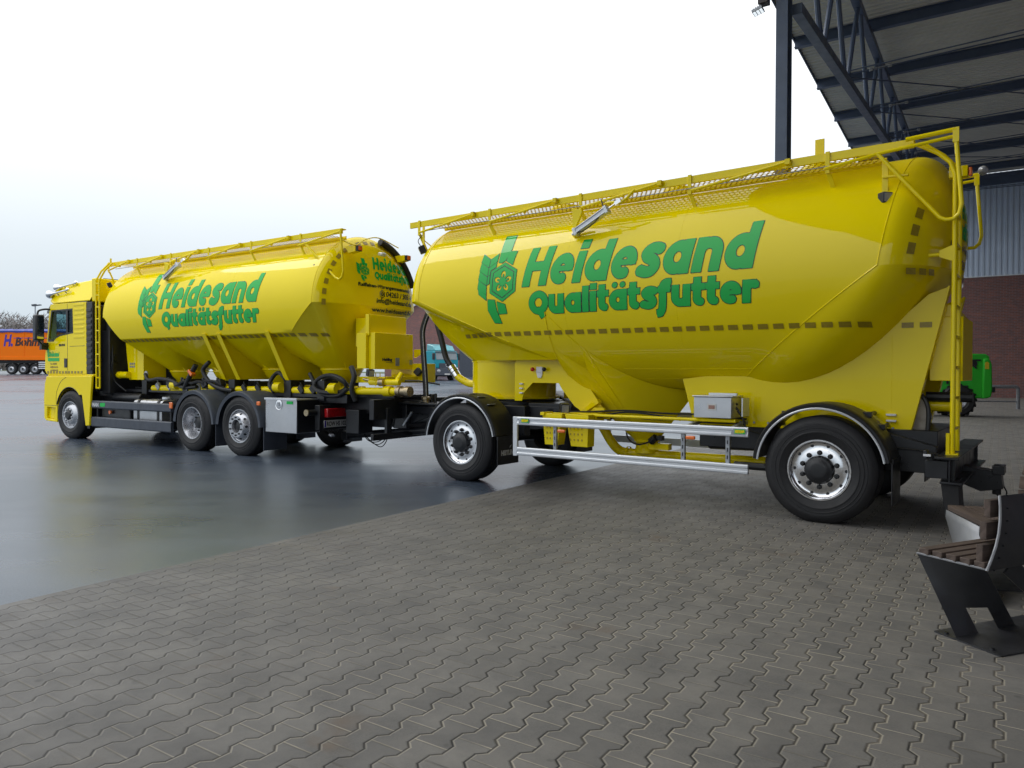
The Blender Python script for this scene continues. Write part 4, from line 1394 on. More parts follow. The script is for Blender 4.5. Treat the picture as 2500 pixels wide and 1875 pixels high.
    m.lathe([(0.0, -0.32), (0.14, -0.3), (0.15, 0.3), (0.0, 0.32)], (1.15, 0.9, 0.72), 'x', 18)
    m.build('rear_subframe', 'black', t, bev=0.008)
    # underride beam with round holes, coupling jaw below
    m = MB(True)
    m.box(-1.17, -0.98, 0.06, 2.44, 0.70, 0.722)
    m.box(-1.20, -1.02, 0.10, 2.40, 0.475, 0.495)
    m.box(-1.10, -1.085, 0.12, 2.38, 0.49, 0.70)
    for y in (0.20, 2.28): m.box(-1.13, -1.02, y, y + 0.04, 0.43, 0.71)
    m.box(-1.08, -0.9, 0.12, 0.2, 0.52, 0.68)
    ub = m.build('underride_beam', 'black', t, bev=0.004)
    m = MB(True)
    for y in (0.55, 0.85, 1.15, 1.45, 1.75):
        m.lathe([(0.0, 0), (0.07, 0)], (-1.103, y, 0.598), 'x', 18)
    m.build('lightening_hole', 'plastic', ub)
    m = MB(True)
    for y in (0.30, 0.34, 0.38, 0.42): m.box(-1.104, -1.10, y, y + 0.018, 0.51, 0.69)
    m.build('warning_stripes', plain('dull_red_stripe', (0.10, 0.03, 0.03), 0.5), ub)
    m = MB(True)
    m.prism([(-1.02, 0.50), (-1.16, 0.50), (-1.18, 0.20), (-1.06, 0.16)], 'y', 0.16, 0.46)
    m.build('rubber_flap', 'rubber', t, bev=0.004)
    m = MB(True)
    m.prism([(-1.0, 0.56), (-1.25, 0.52), (-1.42, 0.50), (-1.44, 0.34), (-1.25, 0.30), (-1.0, 0.40)], 'y', 1.14, 1.36)
    m.tube([(-1.38, 1.25, 0.27), (-1.38, 1.25, 0.56)], 0.04, 12)
    m.bar((-1.40, 1.12, 0.52), (-1.40, 1.38, 0.52), 0.10, 0.08)
    m.tube(catmull([(-1.43, 1.30, 0.36), (-1.46, 1.32, 0.28), (-1.42, 1.33, 0.22), (-1.36, 1.31, 0.28)], 4), 0.008, 6)
    m.build('towing_jaw', 'black', t, bev=0.01)
    m = MB(True)
    m.box(-0.93, -0.90, 0.02, 0.12, 0.70, 0.78)
    m.tube([(-0.95, 0.16, 0.74), (-0.95, 0.16, 0.52)], 0.035, 10)
    m.build('position_lamp', 'plastic', t, bev=0.006)
    m = MB(True); m.box(-0.96, -0.90, 0.01, 0.02, 0.725, 0.745); m.build('reflector', 'white', t)
    # yellow chute and tail pipework beneath the rear dish
    m = MB(True)
    m.box(-1.13, -0.85, 0.72, 1.60, 1.40, 2.02)
    m.prism([(-0.80, 2.02), (-1.11, 2.02), (-1.02, 2.14), (-0.75, 2.14)], 'y', 0.74, 1.58)
    bx = m.build('rear_cabinet', 'yellow', t, bev=0.006)
    m = MB(True)
    m.prism([(-0.55, 1.28), (-0.80, 1.28), (-0.88, 1.05), (-0.78, 0.80), (-0.62, 0.78), (-0.50, 1.0)], 'y', 0.70, 0.72)
    m.build('dusty_panel', plain('dusty_steel', (0.30, 0.27, 0.23), 0.7, 0.2, var=0.25, scale=14), t)
    m = MB(True)
    m.tube(catmull([(-0.70, 0.74, 1.30), (-0.80, 0.70, 1.24), (-0.85, 0.68, 1.1), (-0.84, 0.66, 0.8)], 5), 0.022, 8)
    m.tube([(-0.8, 0.9, 1.24), (-1.2, 0.9, 1.24)], 0.05, 10)
    m.build('rear_hose', 'hose', t)
    m = MB(True)
    m.tube([(-0.6, 0.9, 1.05), (-0.75, 0.95, 1.15), (-1.1, 0.95, 1.15)], 0.06, 12)
    m.build('discharge_pipe', 'yellow', t)
    # outlet, valve and discharge pipe under the middle hopper
    m = MB(True)
    m.lathe([(0.17, 0.03), (0.17, 0.0), (0.145, -0.01), (0.145, -0.09), (0.155, -0.10), (0.155, -0.15), (0.12, -0.16), (0.0, -0.16)], (ox, yc, oz), 'z', 28)
    m.tube(catmull([(3.08, 1.05, 0.86), (3.0, 1.05, 0.74), (2.90, 1.10, 0.55), (2.82, 1.15, 0.45), (2.72, 1.2, 0.415), (2.5, yc, 0.41)], 6), 0.062, 14)
    m.tube([(2.5, yc, 0.41), (0.9, yc, 0.42)], 0.062, 14)
    m.lathe([(0.085, -0.015), (0.085, 0.015)], (2.70, 1.2, 0.415), 'x', 16)
    m.box(2.05, 2.32, 1.02, 1.12, 0.50, 0.58)
    m.build('outlet_pipe', 'yellow', t, smooth=50)
    m = MB(True)
    m.tube([(2.28, 1.0, 0.60), (2.20, 0.98, 0.66)], 0.05, 10)
    m.box(2.12, 2.20, 0.98, 1.06, 0.62, 0.68)
    m.tube(catmull([(2.24, 0.98, 0.68), (2.3, 1.0, 0.6), (2.5, 1.05, 0.55), (2.66, 1.1, 0.62), (2.72, 1.15, 0.8)], 6), 0.012, 6)
    m.build('valve_actuator', 'plastic', t, bev=0.004)
    m = MB(True); m.lathe([(0.03, 0), (0.06, 0.01), (0.06, 0.03), (0.03, 0.03)], (2.42, 1.02, 0.97), 'y', 16); m.bar((2.50, 0.98, 0.93), (2.44, 1.0, 0.99), 0.015, 0.015)
    m.build('inspection_eye', 'yellow', t)
    # side guard
    def guard(y0, sgn):
        m = MB(True)
        y1 = y0 + 0.03
        pr = lambda z0, z1: [(z0, 0.0), (z0 + 0.012, -0.008), (z0 + 0.03, -0.008), (z0 + 0.038, 0.0), (z1 - 0.04, 0.0), (z1 - 0.032, -0.008), (z1 - 0.012, -0.008), (z1, 0.0)]
        rails = []
        for (z0, z1) in ((0.805, 0.908), (0.418, 0.520)):
            m = MB(True)
            front_ = [(y0 + sgn * d, z) for z, d in pr(z0, z1)]
            m.prism(front_ + [(y0 + sgn * 0.03, z1), (y0 + sgn * 0.03, z0)], 'x', 0.70, 3.672)
            rails.append(m.build('guard_rail', 'anod', g_, bev=0.002, smooth=25))
        m = MB(True); m.box(3.674, 3.742, min(y0, y0 + sgn * 0.032), max(y0, y0 + sgn * 0.032), 0.405, 0.908)
        m.build('end_post', 'anod', g_, bev=0.006)
        for x in (3.12, 1.435, 0.93):
            m = MB(True)
            ya, yb = sorted((y0 + sgn * 0.034, y0 + sgn * 0.07))
            m.box(x - 0.022, x + 0.022, ya, yb, 0.43, 0.90)
            ps = m.build('post', 'zinc', g_, bev=0.002)
            m = MB(True)
            for i in range(3): m.box(x - 0.006, x + 0.006, ya - 0.002, ya, 0.56 + 0.08 * i, 0.60 + 0.08 * i)
            m.build('slot', 'black', ps)
            m = MB(True); m.bar((x, y0 + sgn * 0.06, 0.86), (x, y0 + sgn * 0.62, 0.93), 0.04, 0.04); m.build('support_arm', 'zinc', g_)
        return rails
    g_ = empty('side_guard', (0, 0, 0), 0, t)
    rails = guard(0.03, 1)
    for x0 in (3.62, 0.86):
        m = MB(True)
        m.prism([(x0 + 0.02, 0.825), (x0 - 0.14, 0.825), (x0 - 0.14, 0.890), (x0 - 0.01, 0.890), (x0 + 0.015, 0.855)], 'y', 0.0195, 0.0215)
        m.build('sticker', 'zinc', g_)
        m = MB(True); m.box(x0 - 0.135, x0 - 0.02, 0.0170, 0.0190, 0.838, 0.886); m.build('sticker', 'sign_green', g_)
        decal('sticker_print', font_polys('HEITLING', 0.036, 0.004, 0, 0.10), lambda s, z: (x0 - 0.027 - s, 0.0155, 0.850 + z), 'yellow', g_)
    marker(t, 3.0, 0.045, 0.755); marker(t, 1.33, 0.045, 0.768)
    g_ = empty('side_guard', (0, 0, 0), 0, t)
    guard(2.47, -1)
    # control box
    m = MB(True)
    m.box(0.98, 1.41, 0.30, 0.60, 0.975, 1.205)
    m.box(0.955, 1.425, 0.28, 0.60, 1.207, 1.222)
    cb = m.build('control_box', 'steel', t, bev=0.005)
    m = MB(True); m.box(0.95, 1.27, 0.38, 0.42, 1.222, 1.25); m.box(0.86, 0.875, 0.32, 0.52, 1.0, 1.2); m.build('hinge_strip', 'anod', cb, bev=0.003)
    m = MB(True); m.box(1.15, 1.25, 0.294, 0.298, 1.06, 1.13); m.build('label', 'plate', cb)
    m = MB(True); m.box(1.165, 1.235, 0.291, 0.2935, 1.075, 1.115); m.build('label_print', plain('faded_label_print', (0.35, 0.20, 0.16), 0.5, var=0.5, scale=160), cb)
    m = MB(True)
    for q in (1.08, 1.13): m.lathe([(0.012, -0.02), (0.012, 0.0)], (0.965, 0.40, q), 'x', 8)
    m.build('cable_gland', 'plastic', cb)
    # chocks
    for (a, b, c, d) in ((3.40, 3.10, 3.36, 3.17), (3.06, 2.72, 2.97, 2.73)):
        m = MB(True)
        m.prism([(a, 0.955), (b, 0.955), (d, 0.56), (c, 0.56)], 'y', 0.20, 0.36)
        ck = m.build('wheel_chock', 'yellow', t, bev=0.006)
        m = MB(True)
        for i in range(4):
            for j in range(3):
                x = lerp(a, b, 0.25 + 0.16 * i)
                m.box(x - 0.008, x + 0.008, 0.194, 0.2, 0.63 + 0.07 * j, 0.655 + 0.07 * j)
        m.build('chock_rib_shade', plain('chock_shade_paint', (0.5, 0.36, 0.01), 0.5), ck)  # small blocks in darker yellow, rib shade put into the colour
    m = MB(True); m.box(3.36, 3.42, 0.18, 0.38, 0.93, 0.97); m.box(2.70, 3.36, 0.36, 0.385, 0.90, 0.96); m.build('chock_holder', 'yellow', t, bev=0.003)
    # drawbar
    m = MB(True)
    m.bar((5.5, 0.85, 0.86), (6.9, yc - 0.02, 0.88), 0.09, 0.12); m.bar((5.5, 1.65, 0.86), (6.9, yc + 0.02, 0.88), 0.09, 0.12)
    m.tube([(5.45, yc, 0.60), (6.45, yc, 0.525), (8.35, yc, 0.345)], 0.062, 14)
    m.box(8.30, 8.45, yc - 0.07, yc + 0.07, 0.26, 0.42)
    m.bar((6.5, yc, 0.85), (6.95, yc, 0.53), 0.06, 0.06)
    m.box(5.4, 7.0, 0.95, 1.55, 0.955, 0.985)
    m.build('drawbar', 'black', t, bev=0.008)
    m = MB(True)
    m.bar((6.75, 1.05, 0.60), (6.55, 1.05, 0.83), 0.03, 0.03)
    m.build('drawbar_stay', 'zinc', t)
    m = MB(True); m.box(7.05, 7.45, 1.1, 1.5, 0.975, 1.015); m.build('red_cover', 'red', t, bev=0.005)
    # big black blow hoses with bright couplings
    hp = catmull([(6.05, yc + 0.1, 2.85), (6.30, yc, 2.55), (6.50, yc, 2.20), (6.50, yc, 1.9), (6.45, yc, 1.35), (6.43, yc, 1.02)], 6)
    m = MB(True); m.tube(hp, 0.046, 14)
    h1 = m.build('blow_hose', 'hose', t)
    m = MB(True)
    m.tube([p + Vector((-0.038, -0.030, 0)) for p in hp[8:]], 0.010, 6)
    m.build('pale_stripe', plain('worn_hose_stripe', (0.30, 0.31, 0.32), 0.6, var=0.6, scale=60), h1)
    m = MB(True)
    m.lathe([(0.03, -0.16), (0.075, -0.16), (0.075, -0.12), (0.062, -0.10), (0.062, 0.0), (0.080, 0.01), (0.080, 0.05), (0.06, 0.06)], (6.43, yc, 1.02), 'z', 18)
    m.bar((6.34, yc, 1.05), (6.52, yc, 1.05), 0.03, 0.03)
    m.build('hose_coupling', 'brass', t)
    m = MB(True); m.tube([(6.22, yc, 0.92), (6.22, yc, 1.13)], 0.025, 10); m.box(6.15, 6.28, yc - 0.05, yc + 0.05, 0.9, 0.97); m.build('hose_post', 'black', t)
    m = MB(True)
    m.tube(catmull([(6.28, yc + 0.1, 2.75), (6.22, yc, 2.40), (6.10, yc, 2.02), (6.0, yc, 1.72), (5.88, yc, 1.56)], 6), 0.047, 14)
    m.build('blow_hose', 'hose', t)
    m = MB(True)
    d = Vector((-0.10, 0, -0.12)).normalized(); p = Vector((5.88, yc, 1.56))
    for a, b, r in ((0.0, 0.05, 0.068), (0.05, 0.07, 0.058), (0.07, 0.11, 0.072), (0.12, 0.20, 0.066)): m.tube([p + d * a, p + d * b], r, 16)
    m.build('hose_coupling', 'chrome', t)
    m = MB(True)
    m.tube(catmull([tuple(p + d * 0.18), (5.66, yc, 1.36), (5.50, yc, 1.30), (5.35, yc, 1.30), (5.15, yc, 1.31)], 6), 0.058, 16)
    m.build('inlet_elbow', 'yellow', t)
    # coiled and slack cables to the lorry
    m = MB(True)
    pts = []
    for i in range(260):
        u = i / 259
        x = lerp(8.05, 6.75, u); z = lerp(0.82, 0.92, u) - 0.16 * math.sin(math.pi * u)
        w = 2 * math.pi * 26 * u
        pts.append((x, 1.05 + 0.03 * math.cos(w), z + 0.03 * math.sin(w)))
    m.tube(pts, 0.0075, 5)
    m.build('coiled_cable', 'hose', t)
    for j in range(3):
        m = MB(True)
        m.tube(catmull([(8.0, 1.0 + 0.05 * j, 0.80), (7.75, 1.0, 0.58 - 0.04 * j), (7.5 - 0.1 * j, 0.95, 0.33 - 0.035 * j), (7.2 - 0.05 * j, 0.95, 0.33 - 0.03 * j), (6.98, 1.0, 0.55), (6.93 - 0.03 * j, 1.05, 0.88)], 7), 0.008, 6)
        m.build('slack_cable', 'hose', t)
    m = MB(True); m.bar((8.0, 1.05, 0.86), (8.12, 1.05, 0.86), 0.05, 0.05); m.build('plug', plain('blue_plug', (0.02, 0.08, 0.45), 0.4), t, bev=0.006)
    return t
tr_ = make_trailer()
def cable_bundle(parent, name, runs, r=0.011, mat='hose'):
    for pts in runs:
        m = MB(True)
        m.tube(catmull(pts, 6), r, 6)
        m.build(name, mat, parent)
rc = random.Random(11)
cable_bundle(tr_, 'air_line', [[(3.4 - 0.5 * i, 0.50 + 0.03 * j + rc.uniform(-0.02, 0.02), 0.93 + 0.03 * j + rc.uniform(-0.05, 0.03)) for i in range(6)] for j in range(3)])
cable_bundle(tr_, 'air_line', [[(-0.3 - 0.17 * i, 0.42 + 0.05 * j, 0.72 - 0.06 * j + rc.uniform(-0.04, 0.04)) for i in range(5)] for j in range(3)])
cable_bundle(tr_, 'air_line', [[(5.4, 1.0, 0.95), (5.8, 0.98, 0.90 - 0.05 * j), (6.3, 1.02, 1.0), (6.8 + 0.1 * j, 1.1, 0.95)] for j in range(3)])
cable_bundle(tr_, 'cable', [[(0.96, 0.40, 1.10), (0.90, 0.40, 1.0), (0.84, 0.42, 0.86), (0.70, 0.5, 0.80)], [(0.96, 0.42, 1.06), (0.88, 0.44, 0.94), (0.90, 0.46, 0.84)]], 0.008)
for i in range(14):
    m = MB(True); x = 4.10 - 0.03 * 0 if i < 0 else lerp(-0.55, 1.45, i / 13)
    m.lathe([(0.014, 0.0), (0.013, -0.010), (0.0, -0.011)], (x, 0.611, 0.925), 'y', 6)
    m.build('bolt', 'zinc', tr_)

# ================================================================== SILO LORRY
KX, KY, KTH = -4.7878, 12.9143, 0.9871
def make_truck():
    t = empty('silo_lorry', (KX, KY, 0), KTH + math.pi / 2)
    tag(t, 'yellow three axle silo lorry with cab, coupled in front of the silo trailer', 'truck')
    yc, zc, R = 1.24, 2.60, 1.215
    Xr, Xf = -1.84, 4.48
    DP = 0.33
    P = lambda X, a, r=R: (X, yc - r * math.cos(R_(a)), zc + r * math.sin(R_(a)))
    mb = MB(True)
    za = math.degrees(math.asin((zc - 2.14) / R))
    k = 1.30
    mb.grid([[P(lerp(Xr, Xf, i / 20), a) for i in range(21)] for a in np.linspace(0, 180, 61)])
    for lo, hi in ((0, -za), (-180 + za, -180)):
        mb.grid([[P(lerp(Xr + k * R * abs(math.sin(R_(a))), Xf - 1.0 * R * abs(math.sin(R_(a))), i / 20), a) for i in range(21)] for a in np.linspace(lo, hi, 9)])
    mb.grid(dish_rows(Xr, yc, zc, R, DP, -1, 0, 180))
    mb.grid(dish_rows(Xf, yc, zc, R, 0.48, 1, 0, 180, e=(2.0, 0.5)))
    yl = cyl_y(2.14, yc, zc, R)
    dx = R * math.sin(R_(za))
    def hop(x0, x1, cx, r, zr, back=False, front=False, sad=1.70):
        """one hopper: closed mouth curve lofted to a round outlet"""
        mouth = []
        n = 16
        xa = x0 + (k * dx if back else 0); xb = x1 - (1.0 * dx if front else 0)
        near = [(lerp(xa, xb, i / n), yl, 2.14) for i in range(n + 1)]
        far = [(lerp(xb, xa, i / n), 2 * yc - yl, 2.14) for i in range(n + 1)]
        if front:
            side = [P(x1 - 1.0 * R * math.sin(R_(a)), -a) for a in np.linspace(za, 0, 6)]
            end = [(x1 + bulge(y, yc, R, 0.48, (2.0, 0.5)), y, zc) for y in [yc - R * math.cos(R_(3 * i)) for i in range(61)]]
            side2 = [(p[0], 2 * yc - p[1], p[2]) for p in reversed(side)]
            s1 = side[1:] + end[1:-1] + side2[:-1]
        else:
            s1 = [(x1, lerp(yl, 2 * yc - yl, i / n), 2.14 - (2.14 - sad) * math.sin(math.pi * i / n) ** 0.8) for i in range(1, n)]
        if back:
            side = [P(x0 + k * R * math.sin(R_(a)), -a) for a in np.linspace(za, 0, 6)]
            end = [(x0 - bulge(y, yc, R, DP), y, zc) for y in [yc - R * math.cos(R_(3 * i)) for i in range(61)]]
            side2 = [(p[0], 2 * yc - p[1], p[2]) for p in reversed(side)]
            loop = side[1:] + end[1:-1] + side2[:-1]
            s2 = list(reversed(loop))
        else:
            s2 = [(x0, lerp(2 * yc - yl, yl, i / n), 2.14 - (2.14 - sad) * math.sin(math.pi * i / n) ** 0.8) for i in range(1, n)]
        mouth = near + s1 + far + s2
        mouth.append(mouth[0])
        hx, hy = (x1 - x0) / 2, yc - yl
        rows = []
        for q in mouth:
            w = math.atan2((q[1] - yc) / hy, (q[0] - (x0 + x1) / 2) / hx)
            rg = (cx + r * math.cos(w), yc + r * math.sin(w), zr)
            rows.append([tuple(Vector(q).lerp(Vector(rg), v)) for v in np.linspace(0, 1, 9)])
        mb.grid(rows)
        mb.lathe([(r, 0.0), (r + 0.012, -0.005), (r + 0.012, -0.03), (r, -0.035), (r - 0.05, -0.13), (0.14, -0.32), (0.14, -0.42), (0.0, -0.42)], (cx, yc, zr), 'z', 32)
    hop(Xr, -0.45, -1.26, 0.37, 1.54, back=True)
    hop(-0.45, 1.0, 0.35, 0.36, 1.54)
    hop(1.0, 2.7, 1.85, 0.38, 1.50)
    hop(2.7, Xf, 3.35, 0.38, 1.50, front=True)
    tank = mb.build('tank', 'yellow', t, smooth=28)
    m = MB(True)
    m.tube([P(Xr, a, R + 0.001) for a in np.linspace(0, 120, 30)], 0.005, 6)
    m.tube([P(Xr + k * R * math.sin(R_(a)), -a, R + 0.001) for a in np.linspace(0, za, 12)], 0.006, 6)
    for xs in (0.35, 2.3): m.tube([P(xs, a, R - 0.002) for a in np.linspace(-20, 60, 24)], 0.004, 6)
    m.build('weld_seam', 'yellow', tank)
    m = MB(True)
    for x in (-0.9, 0.6, 2.2, 3.6): m.lathe([(0.0, 0.08), (0.22, 0.07), (0.25, 0.03), (0.25, -0.05)], (x, yc, zc + R - 0.02), 'z', 24)
    m.build('filler_lid', 'yellow', tank)
    lettering(t, yc, zc, R, 2.49, 2.685, 'lorry')
    tree = raycaster([tank])
    tape_run(tank, tree, [4.05 - 0.155 * i for i in range(42)], lambda x: 2.10)
    # rear dish: tape, sign and contact lines
    dm = lambda s, z: (Xr - DP * (max(0.0, 1 - min(1, math.hypot(s - yc, z - zc) / R) ** 2.8)) ** 0.55 - 0.007, s, z)
    m = MB(True)
    for i in range(16):
        a0 = -2 + 9.0 * i
        q0, q1 = 0.93, 0.885
        pts = []
        for aa, q in ((a0, q0), (a0 + 5, q0), (a0 + 5, q1), (a0, q1)):
            pts.append((Xr - DP * (1 - q ** 2.8) ** 0.55 - 0.008, yc - R * q * math.cos(R_(aa)), zc + R * q * math.sin(R_(aa))))
        m.add(pts, [(0, 1, 2, 3)])
    for i in range(6):
        zz = 2.52 - 0.105 * i
        c = []
        for dy, dz in ((0, 0), (0.055, 0), (0.055, -0.06), (0, -0.06)):
            y = 0.20 + 0.055 * i + 0.01 * i * i * 0.3 + dy
            hit = tree.ray_cast(Vector((-4.0, -y, zz + dz)), Vector((1, 0, 0)), 5.0)
            if hit[0] is None: break
            c.append((hit[0].x - 0.008, y, zz + dz))
        if len(c) == 4 and max(q[0] for q in c) - min(q[0] for q in c) < 0.075: m.add(c, [(0, 1, 2, 3)])
    m.build('reflective_tape', 'tape', tank)
    X, Z, D = word_field('Heidesand', 0.165, 1.20, 0.165, 0.010, 0.03)
    decal('rear_lettering', contour(X, Z, D), lambda s, z: dm(1.12 + s, 3.235 + z), 'sign_green', tank)
    X, Z, D = word_field('Qualitätsfutter', 0.105, 1.18, 0.178, 0.008, 0.02, 0.075)
    decal('rear_lettering', contour(X, Z, D), lambda s, z: dm(1.14 + s, 3.075 + z), 'sign_green', tank)
    X, Z, F, O = EMBF
    decal('rear_emblem', contour(X, Z, F), lambda s, z: dm(0.93 + s * 0.42, 3.19 + z * 0.33), 'sign_green', tank)
    for txt, sz, s0, z0, wd_ in (('Raiffeisen-Warengenossenschaft', 0.085, 0.75, 2.925, 1.40), ('04263 / 303 4', 0.125, 1.40, 2.79, 0.78), ('info@heidesand.de', 0.115, 1.16, 2.67, 1.02), ('www.heidesand.de', 0.105, 1.05, 2.51, 1.10)):
        decal('contact_lettering', font_polys(txt, sz, 0.003, 0.12, wd_, 0.05), lambda s, z: dm(s0 + s, z0 + z), 'sign_dark', tank)
    m = MB(True)
    m.tube([dm(1.31 + 0.065 * math.cos(R_(60 * i + 30)), 2.825 + 0.065 * math.sin(R_(60 * i + 30))) for i in range(6)], 0.006, 5, closed=True)
    m.tube([dm(1.31 + 0.028 * math.cos(R_(60 * i + 30)), 2.825 + 0.028 * math.sin(R_(60 * i + 30))) for i in range(6)], 0.010, 5, closed=True)
    m.build('contact_emblem', 'sign_dark', tank)
    catwalk(t, -2.20, 4.95, [4.86, 3.77, 2.57, 1.34, 0.09, -1.22], 3.805, 0.44, ((-1.55, 4.25), 0.49, 3.345, 0.56, 3.55), 2.52)
    # end ladder behind the cab
    m = MB(True)
    for x in (4.935, 4.80):
        m.tube([(x, 0.10, 1.12), (x, 0.10, 3.40), (x - 0.10, 0.16, 3.60), (x - 0.20, 0.28, 3.78)], 0.020, 8)
    m.tube([(4.935, 0.10, 1.12), (4.80, 0.10, 1.12)], 0.02, 8)
    m.tube([(4.72, 0.3, 3.70), (4.72, 0.3, 3.88)], 0.02, 8)
    lad = m.build('ladder', 'yellow', t, smooth=50)
    m = MB(True); m.box(4.81, 4.925, 0.088, 0.112, -0.012, 0.012)
    rg = m.build('rung', 'yellow', lad)
    for i in range(9):
        o = rg if i == 0 else rg.copy()
        if i: COL.objects.link(o); o.parent = lad
        o.location = (0, 0, 1.34 + 0.25 * i)
    m = MB(True)
    y = 0.28
    m.tube([(-1.42, y, 3.60), (-2.12, y, 3.0), (-2.2, y, 2.97), (-2.26, y, 3.0), (-2.30, y, 3.10), (-2.23, y, 3.77)], 0.019, 10)
    m.tube([(-1.22, y, 3.60), (-2.23, y, 3.74)], 0.016, 8)
    m.build('hand_hoop', 'yellow', t)
    m = MB(True)
    m.bar((-1.62, 0.29, 3.45), (-1.66, 0.29, 3.25), 0.03, 0.012, (0, 1, 0))
    m.tube(catmull([(-2.25, 0.3, 3.60), (-2.30, 0.55, 3.55), (-2.25, 0.8, 3.68), (-2.1, 1.3, 3.80), (-2.1, 1.8, 3.70)], 6), 0.010, 6)
    m.build('lamp_bracket', 'yellow', t)
    work_lamp(t, (-1.70, 0.26, 3.20), (-0.7, -0.6, -0.3), 0.052)
    work_lamp(t, (4.62, 0.22, 3.30), (0.5, -0.7, -0.4), 0.05)
    for y in (0.64, 1.84):
        m = MB(True); m.prism([(-2.02, 3.56), (-2.26, 3.56), (-2.26, 3.46), (-2.10, 3.44)], 'y', y - 0.06, y + 0.06)
        o = m.build('beacon_bracket', 'yellow', t, bev=0.004)
        m = MB(True); m.bar((-2.26, y, 3.51), (-2.31, y, 3.51), 0.10, 0.09); h = m.build('lamp_housing', 'plastic', o, bev=0.004)
        m = MB(True); m.bar((-2.31, y, 3.51), (-2.325, y, 3.51), 0.08, 0.07); m.build('amber_lens', 'orange_lens', h, bev=0.004)
    m = MB(True); m.bar((-2.12, 1.30, 3.52), (-2.24, 1.28, 3.50), 0.09, 0.06); m.build('rear_camera', 'anod', t, bev=0.015)
    m = MB(True)
    m.tube([(Xr - 0.16, yc - R * 0.93 * math.cos(R_(a)), zc + R * 0.97 * math.sin(R_(a))) for a in np.linspace(100, 158, 14)], 0.06, 10)
    m.build('rubber_fender', 'rubber', t)
    # rear cabinet stack
    m = MB(True)
    m.box(-2.68, -2.58, 0.50, 1.36, 2.06, 2.40)
    m.box(-2.58, -2.05, 0.80, 1.30, 1.90, 2.38)
    m.box(-2.68, -2.60, 0.47, 0.50, 2.06, 2.405)
    m.box(-2.64, -2.44, 0.44, 1.40, 1.53, 2.10)
    c = m.build('rear_cabinet', 'yellow', t, bev=0.005)
    m = MB(True)
    m.box(-2.78, -2.64, 0.50, 1.42, 1.52, 2.11)
    dr = m.build('cabinet_door', 'yellow', c, bev=0.006)
    m = MB(True); m.box(-2.787, -2.782, 0.98, 1.07, 1.58, 1.71); m.box(-2.787, -2.782, 1.33, 1.40, 1.60, 1.68); m.build('lock_plate', 'zinc', dr)
    P_ = font_polys('Heitling', 0.06, 0.004, 0.15, 0.24)
    decal('print', P_, lambda s, z: (-2.786, 0.66 + s, 1.66 + z), 'marking', dr)
    decal('print', font_polys('Fahrzeugbau', 0.03, 0.0, 0.15, 0.18), lambda s, z: (-2.786, 0.75 + s, 1.625 + z), 'marking', dr)
    m = MB(True)
    m.prism([(-2.78, 1.86), (-3.0, 1.86), (-2.90, 1.78), (-2.78, 1.72)], 'y', 1.44, 1.5)
    m.box(-3.0, -2.3, 1.40, 1.75, 1.30, 1.62)
    m.box(-2.9, -2.2, 0.6, 1.5, 1.30, 1.40)
    m.build('hose_tray', 'yellow', t, bev=0.004)
    work_lamp(t, (-2.70, 0.48, 1.46), (-1, -0.3, -0.2), 0.055)
    m = MB(True); m.bar((-2.9, 1.35, 1.52), (-2.98, 1.38, 1.44), 0.10, 0.12); m.build('lamp', 'plastic', t, bev=0.02)
    m = MB(True); m.tube([(-2.55, 0.9, 1.33), (-3.1, 1.2, 1.33), (-3.3, 1.5, 1.27)], 0.014, 6); m.build('lever', 'plastic', t)
    m = MB(True)
    for dy in (0.0, 0.10):
        m.tube([(-2.75, 0.55 + dy, 1.24), (-2.75, 0.55 + dy, 1.46), (-2.68, 0.62 + dy, 1.46)], 0.008, 6)
    m.build('wire_stay', 'yellow', t)
    # gusset struts and front mounting plate
    for x in (1.13, 0.70, -0.65):
        for far in (False, True):
            m = MB(True)
            ym = lambda y: 2 * yc - y if far else y
            m.bar((x, ym(0.08), 2.17), (x, ym(0.52), 1.33), 0.11, 0.014, (0, 0.88, 0.47))
            m.build('gusset_strut', 'yellow', t, bev=0.002)
        m = MB(True)
        m.prism([(0.12, 2.15), (0.54, 1.33), (1.94, 1.33), (2.36, 2.15)], 'x', x - 0.006, x + 0.006)
        m.build('bulkhead_plate', 'yellow', t)
    for y in (0.50, 1.96):
        m = MB(True)
        m.prism([(4.52, 2.14), (4.38, 1.30), (3.85, 1.30), (3.85, 2.14)], 'y', y, y + 0.02)
        m.box(3.83, 3.85, y, y + 0.5 if y < 1 else y + 0.02, 1.30, 2.14)
        m.build('mounting_plate', 'yellow', t, bev=0.003)
    m = MB(True)
    for q in range(2):
        for i in range(3): m.box(4.30 - 0.07 * i, 4.345 - 0.07 * i, 0.492, 0.498, 1.62 - 0.06 * q, 1.66 - 0.06 * q)
    m.build('label', 'zinc', t)
    m = MB(True)
    m.tube([(4.3, 0.45, 1.40), (5.1, 0.45, 1.40)], 0.07, 14)
    m.tube([(4.6, 0.44, 1.40), (4.64, 0.44, 1.40)], 0.076, 14)
    m.tube(catmull([(4.62, 0.9, 2.35), (4.62, 0.8, 2.0), (4.55, 0.7, 1.9), (4.60, 0.75, 1.75), (4.5, 0.7, 1.5)], 6), 0.09, 12)
    m.build('blower_pipe', 'yellow', t)
    m = MB(True); m.lathe([(0.065, 0.0), (0.065, -0.02), (0.04, -0.03), (0.0, -0.03)], (3.72, 0.50, 1.42), 'y', 18); m.build('gauge', 'zinc', t)
